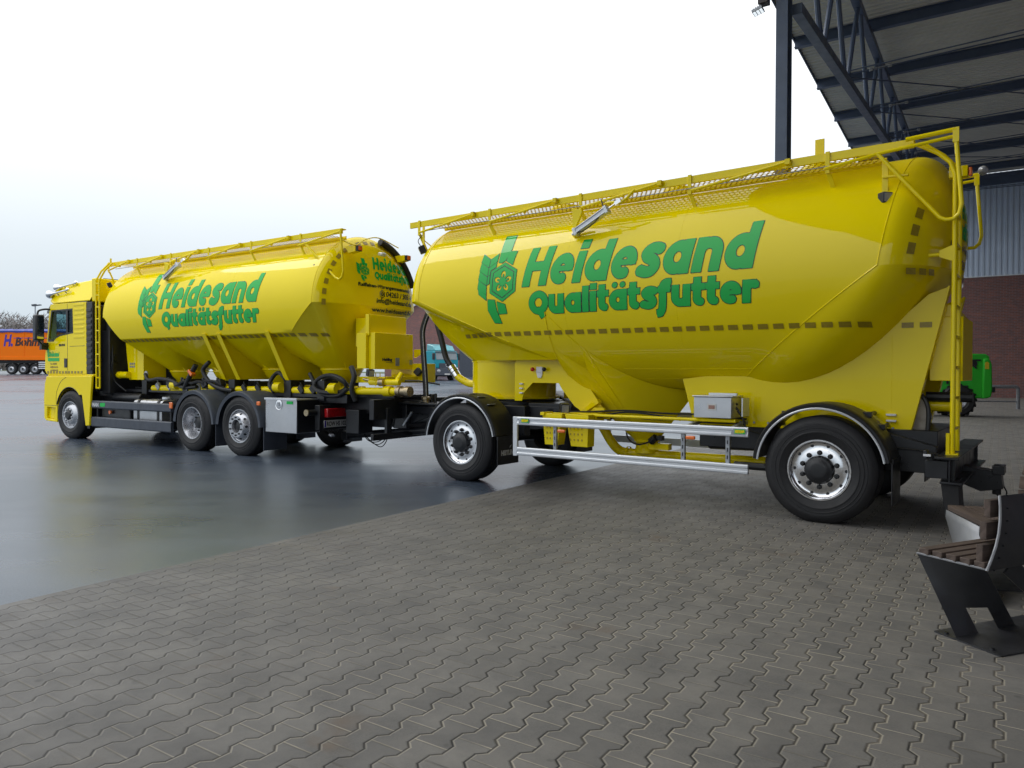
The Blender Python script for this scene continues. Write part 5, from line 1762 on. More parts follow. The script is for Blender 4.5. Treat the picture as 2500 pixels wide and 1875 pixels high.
    # hoses and valves below the hoppers
    for (cx, cz, w, h, y) in ((-1.75, 1.27, 0.38, 0.15, 0.50), (-0.38, 1.30, 0.22, 0.16, 0.55), (-1.7, 1.24, 0.34, 0.13, 0.62)):
        m = MB(True)
        m.tube([(cx + w * math.cos(R_(a)), y + 0.04 * math.sin(R_(a * 2)), cz + h * math.sin(R_(a))) for a in range(0, 360, 15)], 0.036, 10, closed=True)
        m.build('coiled_hose', 'hose', t)
    m = MB(True)
    m.tube(catmull([(3.70, 0.46, 1.42), (3.5, 0.42, 1.30), (3.1, 0.42, 1.33), (2.7, 0.45, 1.28), (2.3, 0.42, 1.16), (1.9, 0.45, 1.18)], 6), 0.035, 10)
    m.tube(catmull([(2.25, 0.42, 1.15), (2.05, 0.40, 1.38), (1.88, 0.42, 1.60)], 6), 0.05, 10)
    m.tube(catmull([(1.45, 0.42, 1.66), (1.62, 0.40, 1.50), (1.45, 0.42, 1.28), (1.15, 0.44, 1.16), (0.8, 0.46, 1.12)], 6), 0.04, 10)
    m.tube(catmull([(-2.2, 0.55, 1.56), (-2.3, 0.52, 1.4), (-2.26, 0.5, 1.2), (-2.3, 0.55, 1.0)], 6), 0.045, 10)
    m.tube(catmull([(-1.2, 0.55, 1.45), (-1.5, 0.52, 1.12), (-1.9, 0.52, 1.08), (-2.15, 0.52, 1.2)], 6), 0.035, 10)
    m.build('hose', 'hose', t)
    m = MB(True)
    m.bar((2.02, 0.38, 1.50), (1.90, 0.38, 1.40), 0.10, 0.06)
    m.build('hose_clip', 'orange_lens', t, bev=0.01)
    m = MB(True)
    for x in (2.9, 2.45, 1.75, 1.3):
        m.bar((x, 0.50, 1.20), (x - 0.15, 0.5, 1.28), 0.12, 0.14)
        m.tube([(x - 0.05, 0.46, 1.28), (x - 0.05, 0.46, 1.36)], 0.03, 8)
    m.build('valve_block', 'black', t, bev=0.01)
    m = MB(True)
    m.tube([(3.6, 0.58, 1.13), (-2.0, 0.60, 1.16), (-3.16, 0.60, 1.17)], 0.06, 14)
    m.tube([(-2.58, 0.60, 1.31), (-3.05, 0.60, 1.31), (-3.2, 0.62, 1.31)], 0.05, 14)
    m.tube([(-3.12, 0.62, 1.31), (-3.12, 0.75, 1.45)], 0.045, 10)
    m.tube([(-2.9, 0.60, 1.17), (-3.05, 0.60, 1.17)], 0.085, 14)
    for x in (-1.85, -0.45, 1.4, 2.7): m.tube([(x, 0.5, 1.18), (x, 1.2, 1.18)], 0.055, 12); m.tube([(x + 0.08, 0.50, 1.20), (x - 0.08, 0.5, 1.20)], 0.09, 14)
    m.build('discharge_pipe', 'yellow', t, smooth=50)
    m = MB(True)
    m.tube([(-3.18, 0.60, 1.17), (-3.26, 0.60, 1.17)], 0.085, 14); m.tube([(-3.26, 0.60, 1.17), (-3.36, 0.60, 1.17)], 0.07, 14); m.tube([(-3.36, 0.60, 1.17), (-3.44, 0.60, 1.17)], 0.082, 14)
    m.lathe([(0.0, -0.05), (0.065, -0.05), (0.065, 0.05), (0.0, 0.05)], (-2.88, 0.56, 1.31), 'x', 14)
    m.tube([(-2.45, 0.58, 1.36), (-2.58, 0.58, 1.34)], 0.02, 8)
    m.build('pipe_coupling', 'brass', t)
    # chassis
    m = MB(True)
    for y in (0.80, 1.60): m.box(-2.95, 5.2, y, y + 0.08, 0.78, 1.06)
    m.box(-2.95, -2.85, 0.3, 2.2, 0.72, 1.04)
    m.box(-2.1, -1.5, 0.55, 0.82, 0.95, 1.10); m.box(-3.0, -1.4, 0.72, 1.76, 1.05, 1.10)
    for x in (-1.2, -0.3, 0.6, 1.6, 2.6, 3.6, 4.4): m.box(x - 0.06, x + 0.06, 0.82, 1.66, 0.82, 1.30)
    for x in (-1.5, -0.65, 0.92, 2.4, 3.85): m.box(x - 0.09, x + 0.09, 0.52, 0.84, 0.98, 1.33)
    m.box(-1.75, 4.6, 0.55, 0.70, 1.04, 1.10)
    m.box(2.0, 4.9, 0.7, 1.8, 0.45, 1.0)
    m.box(-2.6, -1.75, 0.95, 1.55, 0.55, 0.95)
    m.build('chassis_frame', 'black', t, bev=0.008)
    m = MB(True)
    for X in (0.0, 1.398, 5.88):
        m.tube([(X, 0.2, 0.52), (X, 2.28, 0.52)], 0.08, 12)
    m.lathe([(0.0, -0.25), (0.22, -0.2), (0.25, 0.0), (0.22, 0.2), (0.0, 0.25)], (0.0, yc, 0.55), 'y', 18)
    for x in (-0.5, 0.7, 1.9): m.lathe([(0.0, -0.28), (0.13, -0.25), (0.13, 0.25), (0.0, 0.28)], (x, 0.75, 0.62), 'x', 16)
    m.build('axle', 'black', t)
    for X, kind in ((0.0, 'drive'), (1.398, 'trail'), (5.8822, 'steer')):
        add_wheel(t, kind, X, 0.0, 0.520, turn=4 if kind == 'steer' else 0)
        add_wheel(t, kind, X, 2.48, 0.520, far=True)
    for X in (0.03, 1.345):
        for far in (False, True):
            y0, y1 = (1.86, 2.46) if far else (0.0, 0.62)
            f = fender(t, X, 0.50, 0.632, 3, 178, y0, y1, 'greyplastic', thick=0.02, lip=0.075)
    for X in (-0.60, 0.74):
        m = MB(True); m.box(X - 0.006, X + 0.006, 0.06, 0.55, 0.12, 0.52)
        m.box(X - 0.006, X + 0.006, 1.9, 2.4, 0.12, 0.52)
        m.build('mud_flap', 'greyplastic', t)
    marker(t, -0.54, 0.02, 0.93, w=0.09, h=0.07); marker(t, 2.03, 0.01, 0.83, w=0.10, h=0.12)
    # side skirts and tank
    for (z0, z1) in ((0.69, 0.855), (0.30, 0.51)):
        m = MB(True)
        m.prism([(0.05, z0), (0.03, z0 + 0.02), (0.03, z1 - 0.02), (0.05, z1), (0.10, z1), (0.10, z0)], 'x', 2.10, 5.03)
        m.build('side_skirt', 'greyplastic', t, bev=0.006)
    m = MB(True)
    m.box(2.2, 2.25, 0.1, 0.7, 0.35, 0.85); m.box(4.9, 4.95, 0.1, 0.7, 0.35, 0.85)
    m.box(3.75, 4.85, 0.16, 0.70, 0.32, 0.72); m.tube([(3.7, 0.42, 0.92), (4.8, 0.42, 0.92)], 0.10, 12)
    m.build('battery_box', 'black', t, bev=0.02)
    decal('print', font_polys('MAN', 0.105, 0.006, 0, 0.26), lambda s, z: (4.98 - s, 0.0285, 0.735 + z), 'silverprint', t)
    m = MB(True)
    m.prism([(4.66, 0.735), (4.48, 0.735), (4.46, 0.77), (4.46, 0.815), (4.62, 0.815), (4.655, 0.79)], 'y', 0.027, 0.029)
    m.build('print', 'sign_green', t)
    m = MB(True)
    pr = []
    for (cy, cz, a0) in ((0.62, 0.82, 0), (0.24, 0.82, 90), (0.24, 0.40, 180), (0.62, 0.40, 270)):
        for i in range(5):
            w = R_(a0 + 22.5 * i); pr.append((cy + 0.09 * math.cos(w), cz + 0.09 * math.sin(w)))
    m.prism(pr, 'x', 2.60, 3.60)
    ft = m.build('fuel_tank', 'steel', t, bev=0.01, smooth=30)
    m = MB(True)
    big = [(yc_ + (0.012 if yc_ > 0.43 else -0.012), z_ + (0.012 if z_ > 0.61 else -0.012)) for yc_, z_ in pr]
    for x in (2.72, 3.42): m.prism(big, 'x', x - 0.03, x + 0.03)
    m.build('tank_strap', 'black', ft)
    m = MB(True); m.lathe([(0.09, 0.0), (0.09, 0.05), (0.0, 0.055)], (2.85, 0.42, 0.912), 'z', 18); m.build('filler_cap', 'anod', ft)
    m = MB(True); m.lathe([(0.04, 0), (0.04, -0.03), (0, -0.03)], (4.44, 0.14, 0.62), 'y', 12); m.build('marker_lamp', 'orange_lens', t)
    # stainless tool box with a recessed lock
    m = MB(True)
    m.box(-1.44, -0.65, 0.06, 0.56, 0.45, 1.02)
    tb = m.build('tool_box', 'steel', t, bev=0.008)
    m = MB(True); m.box(-1.455, -0.635, 0.045, 0.10, 1.00, 1.035); m.build('lid_edge', 'anod', tb, bev=0.003)
    m = MB(True); m.lathe([(0.09, 0.0), (0.08, 0.004), (0.05, -0.004), (0.0, -0.006)], (-1.0, 0.054, 0.925), 'y', 22); m.build('lock_dish', 'chrome', tb)
    m = MB(True); m.box(-1.03, -0.975, 0.040, 0.052, 0.90, 0.965); m.build('lock', 'zinc', tb, bev=0.003)
    m = MB(True); m.box(-1.35, -1.20, 0.052, 0.057, 0.935, 0.985); m.build('sticker', 'sign_green', tb)
    m = MB(True); m.box(-1.4405, -1.4445, 0.07, 0.55, 0.46, 1.0); m.build('dark_reflection', 'black', tb)  # black sheet stands for the dark reflection on the steel rear face
    # rear lights and number plate
    m = MB(True)
    m.box(-1.72, -1.60, 0.30, 1.02, 0.50, 0.92)
    m.tube([(-1.62, 0.12, 0.80), (-1.62, 0.34, 0.80)], 0.05, 12)
    m.build('lamp_carrier', 'black', t, bev=0.01)
    m = MB(True); m.tube([(-1.62, 0.10, 0.80), (-1.62, 0.12, 0.80)], 0.055, 12); m.build('marker_lamp', 'brass', t)
    for y in (0.40, 1.62):
        m = MB(True); m.box(-1.80, -1.72, y, y + 0.48, 0.715, 0.865)
        m.build('rear_lamp', 'red_lens', t, bev=0.015)
    m = MB(True); m.box(-1.735, -1.725, 0.39, 0.91, 0.545, 0.665)
    pl = m.build('number_plate', 'plate', t, bev=0.004)
    decal('characters', font_polys('ROW HS 102', 0.105, 0.003, 0, 0.43), lambda s, z: (-1.7365, 0.445 + s, 0.568 + z), 'marking', pl)
    m = MB(True); m.box(-1.7362, -1.7355, 0.392, 0.43, 0.55, 0.66); m.build('blue_band', 'blueprint', pl)
    m = MB(True)
    for i in range(2): m.tube([(-1.74, 0.50 + 0.05 * i, 0.42), (-1.80, 0.50 + 0.05 * i, 0.40)], 0.022, 8)
    m.build('connector', 'zinc', t)
    m = MB(True)
    m.box(-3.05, -2.75, 0.95, 1.55, 0.55, 1.0)
    m.prism([(-3.05, 0.98), (-3.35, 0.98), (-3.65, 0.90), (-3.6, 0.80), (-3.05, 0.62)], 'y', 1.05, 1.45)
    m.tube([(-3.35, yc, 0.86), (-3.35, yc, 1.12)], 0.05, 12)
    m.box(-2.3, -2.0, 0.62, 0.95, 0.45, 0.85)
    m.build('coupling', 'black', t, bev=0.012)
    m = MB(True); m.box(-3.10, -3.07, 1.9, 2.35, 0.50, 0.80); m.build('rear_plate', 'zinc', t)
    m = MB(True)
    for y in (0.62, 1.86): m.box(-2.98, -2.92, y - 0.05, y + 0.05, 0.42, 0.9)
    m.box(-2.99, -2.93, 0.25, 2.25, 0.40, 0.50)
    m.build('underride_bar', 'black', t, bev=0.006)
    rc = random.Random(5)
    cable_bundle(t, 'air_line', [[(4.4 - 0.75 * i, 0.60 + 0.03 * j + rc.uniform(-0.03, 0.03), 1.00 + 0.04 * j + rc.uniform(-0.05, 0.05)) for i in range(8)] for j in range(4)], 0.013)
    cable_bundle(t, 'air_line', [[(-1.75, 0.95, 0.95 - 0.05 * j), (-2.1, 0.9, 0.80 + rc.uniform(-0.1, 0.1)), (-2.5, 0.92, 0.85 + rc.uniform(-0.1, 0.1)), (-3.0, 1.0, 0.9)] for j in range(4)], 0.012)
    cable_bundle(t, 'air_line', [[(4.75, 0.35 + 0.1 * j, 2.2 - 0.3 * j), (4.65, 0.3, 1.7), (4.70, 0.35, 1.3), (4.5, 0.5, 1.05)] for j in range(3)], 0.016)
    cable_bundle(t, 'hose', [[(2.7 - 0.5 * j, 0.46, 1.30), (2.5 - 0.5 * j, 0.40, 1.20 + 0.05 * j), (2.25 - 0.5 * j, 0.42, 1.28), (2.1 - 0.5 * j, 0.5, 1.15)] for j in range(3)], 0.028)
    for x in (-1.35, -1.05, -0.30, 0.1, 0.5, 1.2, 1.9, 2.3, 2.9, 3.3):
        m = MB(True)
        m.bar((x, 0.54, 1.12), (x + 0.10, 0.54, 1.22), 0.07, 0.09); m.tube([(x, 0.52, 1.2), (x + 0.03, 0.50, 1.29)], 0.014, 6)
        m.build('valve_block', 'black' if x < 1 else 'zinc', t, bev=0.006)
    make_cab(t)
    return t

def make_cab(t):
    cab = empty('cab', (0, 0, 0), 0, t)
    body = [(5.23, 1.415), (6.99, 1.415), (7.07, 1.50), (7.06, 1.80), (6.98, 2.14), (6.86, 2.80), (6.81, 2.95), (6.74, 2.985), (5.25, 2.965)]
    hole = [(6.90, 2.17), (6.735, 2.83), (5.83, 2.83), (5.81, 2.33), (6.38, 2.28), (6.54, 2.23), (6.65, 2.165)]
    for y0, y1 in ((0.045, 0.085), (2.395, 2.435)):
        m = MB(True); m.panel(body, [hole], 'y', y0, y1)
        sp_ = m.build('side_panel', 'yellow', cab, bev=0.006, smooth=20)
        yw = y0 - 0.004 if y0 < 1 else y1 + 0.004
        m = MB(True); m.panel([(a * 1.0 + (0.02 if a > 6.4 else -0.02), b + (0.02 if b > 2.5 else -0.02)) for a, b in hole], [[(a - (0.015 if a > 6.4 else -0.015), b - (0.015 if b > 2.5 else -0.015)) for a, b in hole]], 'y', min(yw, yw + 0.006), max(yw, yw + 0.006))
        m.build('window_seal', 'plastic', sp_)
        m = MB(True); m.prism(hole, 'y', (y0 + y1) / 2 - 0.003, (y0 + y1) / 2 + 0.003)
        m.build('window', 'glass', sp_)
        m = MB(True); m.box(6.03, 6.11, y0 + 0.002, y1 - 0.002, 2.30, 2.84); m.box(5.84, 6.03, y1 - 0.012, y1 - 0.006, 2.30, 2.84); m.build('window_divider', 'plastic', sp_)
        ys = y0 - 0.002 if y0 < 1 else y1
        m = MB(True)
        m.box(6.034, 6.044, ys, ys + 0.003, 1.42, 2.30); m.box(6.034, 6.044, ys, ys + 0.003, 2.84, 2.97)
        m.box(5.30, 5.94, ys, ys + 0.003, 2.02, 2.028); m.box(6.30, 6.42, ys, ys + 0.003, 2.05, 2.075)
        m.build('door_gap', 'marking', sp_)
        if y0 < 1:
            for i in range(8):
                m = MB(True)
                z = 2.92 - 0.10 * i
                m.bar((5.32, 0.043, z), (5.76, 0.043, z), 0.012, 0.045)
                m.build('pressed_rib', 'yellow', sp_, bev=0.005)
            m = MB(True); m.box(6.05, 6.17, 0.030, 0.046, 1.56, 1.76); m.build('door_handle', 'plastic', sp_, bev=0.01)
            X, Z, D = word_field('Heidesand', 0.085, 0.46, 0.20, 0.006, 0.16)
            decal('door_lettering', contour(X, Z, D), lambda s, z: (6.86 - s, 0.0415, 1.80 + z), 'sign_green', sp_)
            m = MB(True); m.box(6.40, 6.92, 0.040, 0.042, 1.70, 1.775)
            m.prism([(6.93, 1.79), (6.87, 1.79), (6.86, 1.98), (6.90, 2.0), (6.95, 1.93)], 'y', 0.040, 0.042)
            m.build('door_sign', 'sign_green', sp_)
            for i, tx in enumerate(('Tel. 04263', 'info@heidesand.de', 'www.heidesand.de')):
                decal('door_lettering', font_polys(tx, 0.055, 0.002, 0, 0.36 - 0.05 * (i == 0)), lambda s, z: (6.82 - s, 0.0415, 1.625 - 0.07 * i + z), 'tape', sp_)
            decal('door_lettering', font_polys('26.400', 0.07, 0.003, 0, 0.28), lambda s, z: (6.42 - s, 0.0415, 2.035 + z), 'marking', sp_)
            m = MB(True)
            for i in range(12): m.box(6.88 - 0.135 * i, 6.96 - 0.135 * i, 0.040, 0.043, 1.43, 1.48)
            m.build('reflective_tape', 'tape', sp_)
    m = MB(True)
    m.panel([(0.085, 1.415), (2.395, 1.415), (2.395, 2.98), (0.085, 2.98)], [[(0.20, 1.95), (2.28, 1.95), (2.28, 2.86), (0.20, 2.86)]], 'x', 6.84, 6.90)
    m.prism([(6.90, 1.45), (7.08, 1.45), (7.08, 1.90), (6.90, 1.95)], 'y', 0.15, 2.33)
    m.build('front_panel', 'yellow', cab, bev=0.01)
    m = MB(True); m.box(6.87, 6.875, 0.2, 2.28, 1.95, 2.86); m.build('windscreen', 'glass', cab)
    m = MB(True); m.prism([(6.92, 2.86), (7.12, 2.80), (7.13, 2.84), (6.95, 3.0)], 'y', 0.12, 2.36); m.build('sun_visor', 'darkglass', cab)
    m = MB(True); m.box(5.24, 5.30, 0.085, 2.395, 1.415, 2.97); m.box(5.30, 6.84, 0.085, 2.395, 1.415, 1.44); m.build('cabin_lining', 'seat', cab)
    m = MB(True)
    for y in (0.35, 1.55):
        m.box(5.62, 6.15, y, y + 0.5, 1.44, 1.95); m.bar((5.72, y + 0.25, 1.9), (5.60, y + 0.25, 2.62), 0.5, 0.14, (1, 0, 0)); m.box(5.54, 5.64, y + 0.1, y + 0.4, 2.60, 2.82)
    m.build('seats', 'seat', cab, bev=0.04)
    m = MB(True); m.prism([(6.84, 1.44), (6.55, 1.44), (6.50, 1.95), (6.84, 2.02)], 'y', 0.1, 2.38); m.build('dashboard', 'seat', cab)
    m = MB(True)
    ring = [(6.42 + 0.10 * math.sin(R_(a)) , 0.62 + 0.22 * math.cos(R_(a)), 1.98 + 0.18 * math.sin(R_(a))) for a in range(0, 360, 20)]
    m.tube(ring, 0.018, 8, closed=True); m.build('steering_wheel', 'plastic', cab)
    # high roof
    m = MB(True)
    lo = [(5.16, 2.985), (6.78, 2.995), (6.95, 3.07), (6.90, 3.30), (6.76, 3.40), (6.30, 3.46), (5.45, 3.50), (5.16, 3.50)]
    ins = lambda z: 0.075 + 0.28 * max(0, (z - 3.0)) / 0.5 * (0.5 + 0.5 * max(0, (z - 3.0)) / 0.5)
    rows = [[(x, ins(z), z) for x, z in lo], [(x + (0.05 if 6.7 < x else 0), yc_, z + 0.01) for (x, z), yc_ in zip(lo, [1.24] * 8)], [(x, 2.48 - ins(z), z) for x, z in lo]]
    m.grid([[rows[0][i] for i in range(8)], [tuple(Vector(rows[0][i]).lerp(Vector(rows[1][i]), 0.35)) for i in range(8)], rows[1], [tuple(Vector(rows[2][i]).lerp(Vector(rows[1][i]), 0.35)) for i in range(8)], rows[2]])
    m.add(rows[0], [tuple(range(8))]); m.add(rows[2], [tuple(range(8))])
    m.build('roof', 'yellow', cab, bev=0.03)
    m = MB(True); m.box(5.2, 6.8, 0.07, 2.41, 2.968, 2.984); m.build('roof_joint', 'marking', cab)
    m = MB(True)
    m.box(5.0, 5.235, 0.05, 0.10, 1.42, 2.955); m.box(5.0, 5.235, 2.38, 2.43, 1.42, 2.955)
    for i in range(11): m.box(5.03, 5.225, 0.035, 0.05, 1.50 + 0.125 * i, 1.575 + 0.125 * i)
    m.build('side_deflector', 'plastic', cab, bev=0.01)
    m = MB(True)
    m.box(5.0, 5.16, 0.12, 2.36, 2.97, 3.47)
    m.build('roof_spoiler', 'yellow', cab, bev=0.02)
    m = MB(True)
    m.box(4.70, 5.0, 0.25, 2.2, 1.0, 2.35); m.box(4.98, 5.23, 0.12, 2.3, 1.05, 2.9); m.tube([(4.9, 0.4, 1.3), (4.9, 0.4, 2.6)], 0.10, 12)
    m.box(4.70, 5.3, 0.35, 2.1, 0.55, 1.1)
    m.build('air_intake', 'plastic', cab, bev=0.02)
    # lower flank with wheel arch and step recess
    arch = [(6.42, 0.34), (6.43, 0.72)] + [(5.88 + 0.60 * math.cos(R_(a)), 0.525 + 0.60 * math.sin(R_(a))) for a in range(22, 140, 8)] + [(5.35, 0.97), (5.20, 0.31)]
    low = [(4.94, 1.375), (6.90, 1.36), (6.985, 1.20), (7.03, 0.90), (7.02, 0.42), (6.93, 0.355)] + arch + [(5.05, 0.315), (4.985, 1.03)]
    rec = [(6.50, 0.66), (6.88, 0.67), (6.91, 0.41), (6.54, 0.39)]
    for y0, y1 in ((0.0, 0.05), (2.43, 2.48)):
        m = MB(True); m.panel(low, [rec], 'y', y0, y1)
        lf = m.build('lower_flank', 'yellow', cab, bev=0.012, smooth=20)
        if y0 < 1:
            m = MB(True); m.box(6.45, 6.95, 0.14, 0.16, 0.36, 0.70); m.box(6.48, 6.93, 0.05, 0.16, 0.40, 0.42); m.build('step', 'yellow', lf)
            m = MB(True); m.tube([(5.88 + 0.605 * math.cos(R_(a)), 0.01, 0.525 + 0.605 * math.sin(R_(a))) for a in range(20, 140, 8)], 0.014, 6); m.build('arch_lip', 'plastic', lf)
            m = MB(True)
            m.box(6.28, 6.98, -0.002, 0.001, 0.705, 0.713)
            m.tube(catmull([(6.46, -0.001, 0.74), (6.44, -0.001, 1.0), (6.25, -0.001, 1.24), (6.0, -0.001, 1.35)], 5), 0.004, 4)
            m.build('panel_gap', 'marking', lf)
    m = MB(True)
    m.box(6.62, 7.04, 0.05, 2.43, 0.36, 1.36); m.box(4.98, 6.95, 0.05, 2.43, 1.36, 1.415)
    m.build('front_bumper', 'yellow', cab, bev=0.02)
    m = MB(True); m.box(5.2, 6.6, 0.48, 2.0, 0.45, 1.36); m.box(5.12, 5.22, 0.05, 0.55, 0.25, 0.95); m.build('wheel_housing', 'plastic', cab)
    # mirrors
    for s, y in ((1, 0), (-1, 2.48)):
        yy = lambda v: y + s * v
        m = MB(True)
        ya, yb = sorted((yy(-0.28), yy(-0.09)))
        m.box(6.76, 6.93, ya, yb, 2.16, 2.74)
        mr = m.build('mirror', 'plastic', cab, bev=0.035)
        m = MB(True); m.box(6.752, 6.757, ya + 0.025, yb - 0.025, 2.38, 2.70); m.box(6.752, 6.757, ya + 0.025, yb - 0.025, 2.20, 2.35); m.build('mirror_glass', 'chrome', mr)
        m = MB(True)
        m.tube(catmull([(6.86, yy(-0.2), 2.74), (6.86, yy(-0.17), 2.83), (6.84, yy(-0.05), 2.87), (6.82, yy(0.06), 2.87)], 5), 0.022, 8)
        m.tube(catmull([(6.84, yy(-0.18), 2.16), (6.86, yy(-0.1), 2.08), (6.90, yy(0.05), 2.05)], 5), 0.022, 8)
        m.box(6.90, 7.0, min(yy(-0.10), yy(0.05)), max(yy(-0.10), yy(0.05)), 1.96, 2.12)
        m.build('mirror_arm', 'plastic', mr)
    # chrome air horns along the rounded flank of the high roof, near and far side
    for far in (False, True):
        fy = lambda y: 2.48 - y if far else y
        for (x0, y0, z0, x1, y1, z1) in ((6.80, 0.20, 3.37, 6.12, 0.27, 3.45), (6.93, 0.10, 3.22, 6.22, 0.14, 3.29)):
            m = MB(True)
            d = Vector((x1 - x0, y1 - y0, z1 - z0))
            P0 = Vector((x0, y0, z0))
            pts = [P0 + d * u for u in (-0.04, 0.0, 0.06, 0.14, 0.3, 0.9, 1.0)]
            pts = [(p.x, fy(p.y), p.z) for p in pts]
            m.tube(pts, [0.088, 0.092, 0.070, 0.036, 0.022, 0.020, 0.034], 16)
            m.ball((x1, fy(y1), z1), 0.046)
            hr = m.build('air_horn', 'chrome', cab, smooth=50)
            m = MB(True)
            for u in (0.35, 0.8):
                q = P0 + d * u
                m.tube([(q.x, fy(q.y), q.z), (q.x, fy(q.y + 0.09), q.z - 0.07)], 0.014, 6)
            m.build('horn_foot', 'zinc', hr)
make_truck()

# ================================================================== BACKGROUND
def tipper():
    X0, X1, Y = -57.0, -43.5, 74.0
    g = gz(-50, Y)
    t = empty('tipper_trailer', ((X0 + X1) / 2, Y, g), 0)
    tag(t, 'orange tipper trailer with blue roll tarpaulin parked beyond the lorry cab', 'trailer')
    L = (X1 - X0) / 2
    m = MB()
    m.box(-L, L, 0.0, 2.45, 1.42, 4.35)
    b = m.build('body', 'orange', t, bev=0.03)
    m = MB()
    m.box(-L, L, -0.05, 0.0, 1.42, 1.75); m.box(-L, L, -0.04, 0.0, 4.15, 4.35)
    m.build('body_rail', 'orange', b, bev=0.02)
    for i in range(6):
        m = MB(); x = lerp(-L + 0.1, L - 0.1, i / 5); m.box(x - 0.05, x + 0.05, -0.03, 0.0, 1.75, 4.15); m.build('body_post', 'orange', b)
    rows = []
    for i in range(61):
        x = lerp(-L - 0.05, L + 0.05, i / 60)
        sag = 0.05 * math.sin(i * 1.7) * math.sin(i * 0.31)
        rows.append([(x, -0.08, 4.20 + 0.03 * math.sin(i * 0.9)), (x, -0.08, 4.36), (x, 0.2, 4.50 + sag * 0.4), (x, 1.2, 4.58 + sag), (x, 2.3, 4.48), (x, 2.5, 4.2)])
    m = MB(); m.grid(rows); m.build('tarpaulin', 'blue', t)
    m = MB(); m.box(-L, L, 0.7, 1.7, 1.1, 1.42); m.box(-L, L, 0.5, 0.6, 1.25, 1.42); m.build('chassis_frame', 'black', t)
    # three axles near the middle of what is seen
    for i in range(3):
        x = (115 + 125 * i) / 4.367
        x = (x - 1250) / FPX * Y - (X0 + X1) / 2
        for far in (0, 1):
            e_ = empty('wheel', (x, 0.05 if not far else 2.4, 0.53), math.pi if far else 0, t)
            for nm, me in WD['steer']:
                o = bpy.data.objects.new(nm, me); COL.objects.link(o); o.parent = e_
                o.rotation_euler = (0, 0, math.pi)
                o.location = (0, 0, 0)
        m = MB(); m.lathe([(0.60, 0.0), (0.62, 0.0), (0.62, 0.5), (0.60, 0.5)], (x, 0.0, 0.53), 'y', 20, 15, 165); m.build('mudguard', 'plastic', t)
    m = MB(); m.box(-6.0, -3.6, 0.3, 2.1, 0.75, 1.35); m.box(3.2, 5.8, 0.4, 2.0, 0.8, 1.3); m.build('equipment_box', 'black', t)
    xw = (450 / 4.367 - 1250) / FPX * Y - (X0 + X1) / 2
    for i in range(4):
        m = MB(); m.box(xw - 0.35, xw + 1.6, -0.02, 0.02, 0.55 + 0.20 * i, 0.66 + 0.20 * i); m.build('guard_rail', 'anod', t)
    m = MB(); m.box(-L + 0.2, -L + 0.35, 0.4, 0.55, 0, 1.3); m.box(-L + 0.2, -L + 0.35, 1.9, 2.05, 0, 1.3); m.build('landing_leg', 'black', t)
    pxm = lambda px: (px - 1250) / FPX * Y - (X0 + X1) / 2
    hx = pxm(38 / 4.367)
    decal('lettering', font_polys('H.', 1.55, 0.07, 0.25, 0.95), lambda s, z: (hx + s, -0.012, 2.86 + z), 'blueprint', b, flip=False)
    decal('lettering', font_polys('Bohma', 1.15, 0.05, 0.20, 2.95), lambda s, z: (pxm(160 / 4.367) + s, -0.012, 2.88 + z), 'brownprint', b, flip=False)
    m = MB(); m.box(hx + 1.0, L - 1.0, -0.014, -0.010, 3.60, 3.66); m.build('stripe', 'blueprint', b)
tipper()

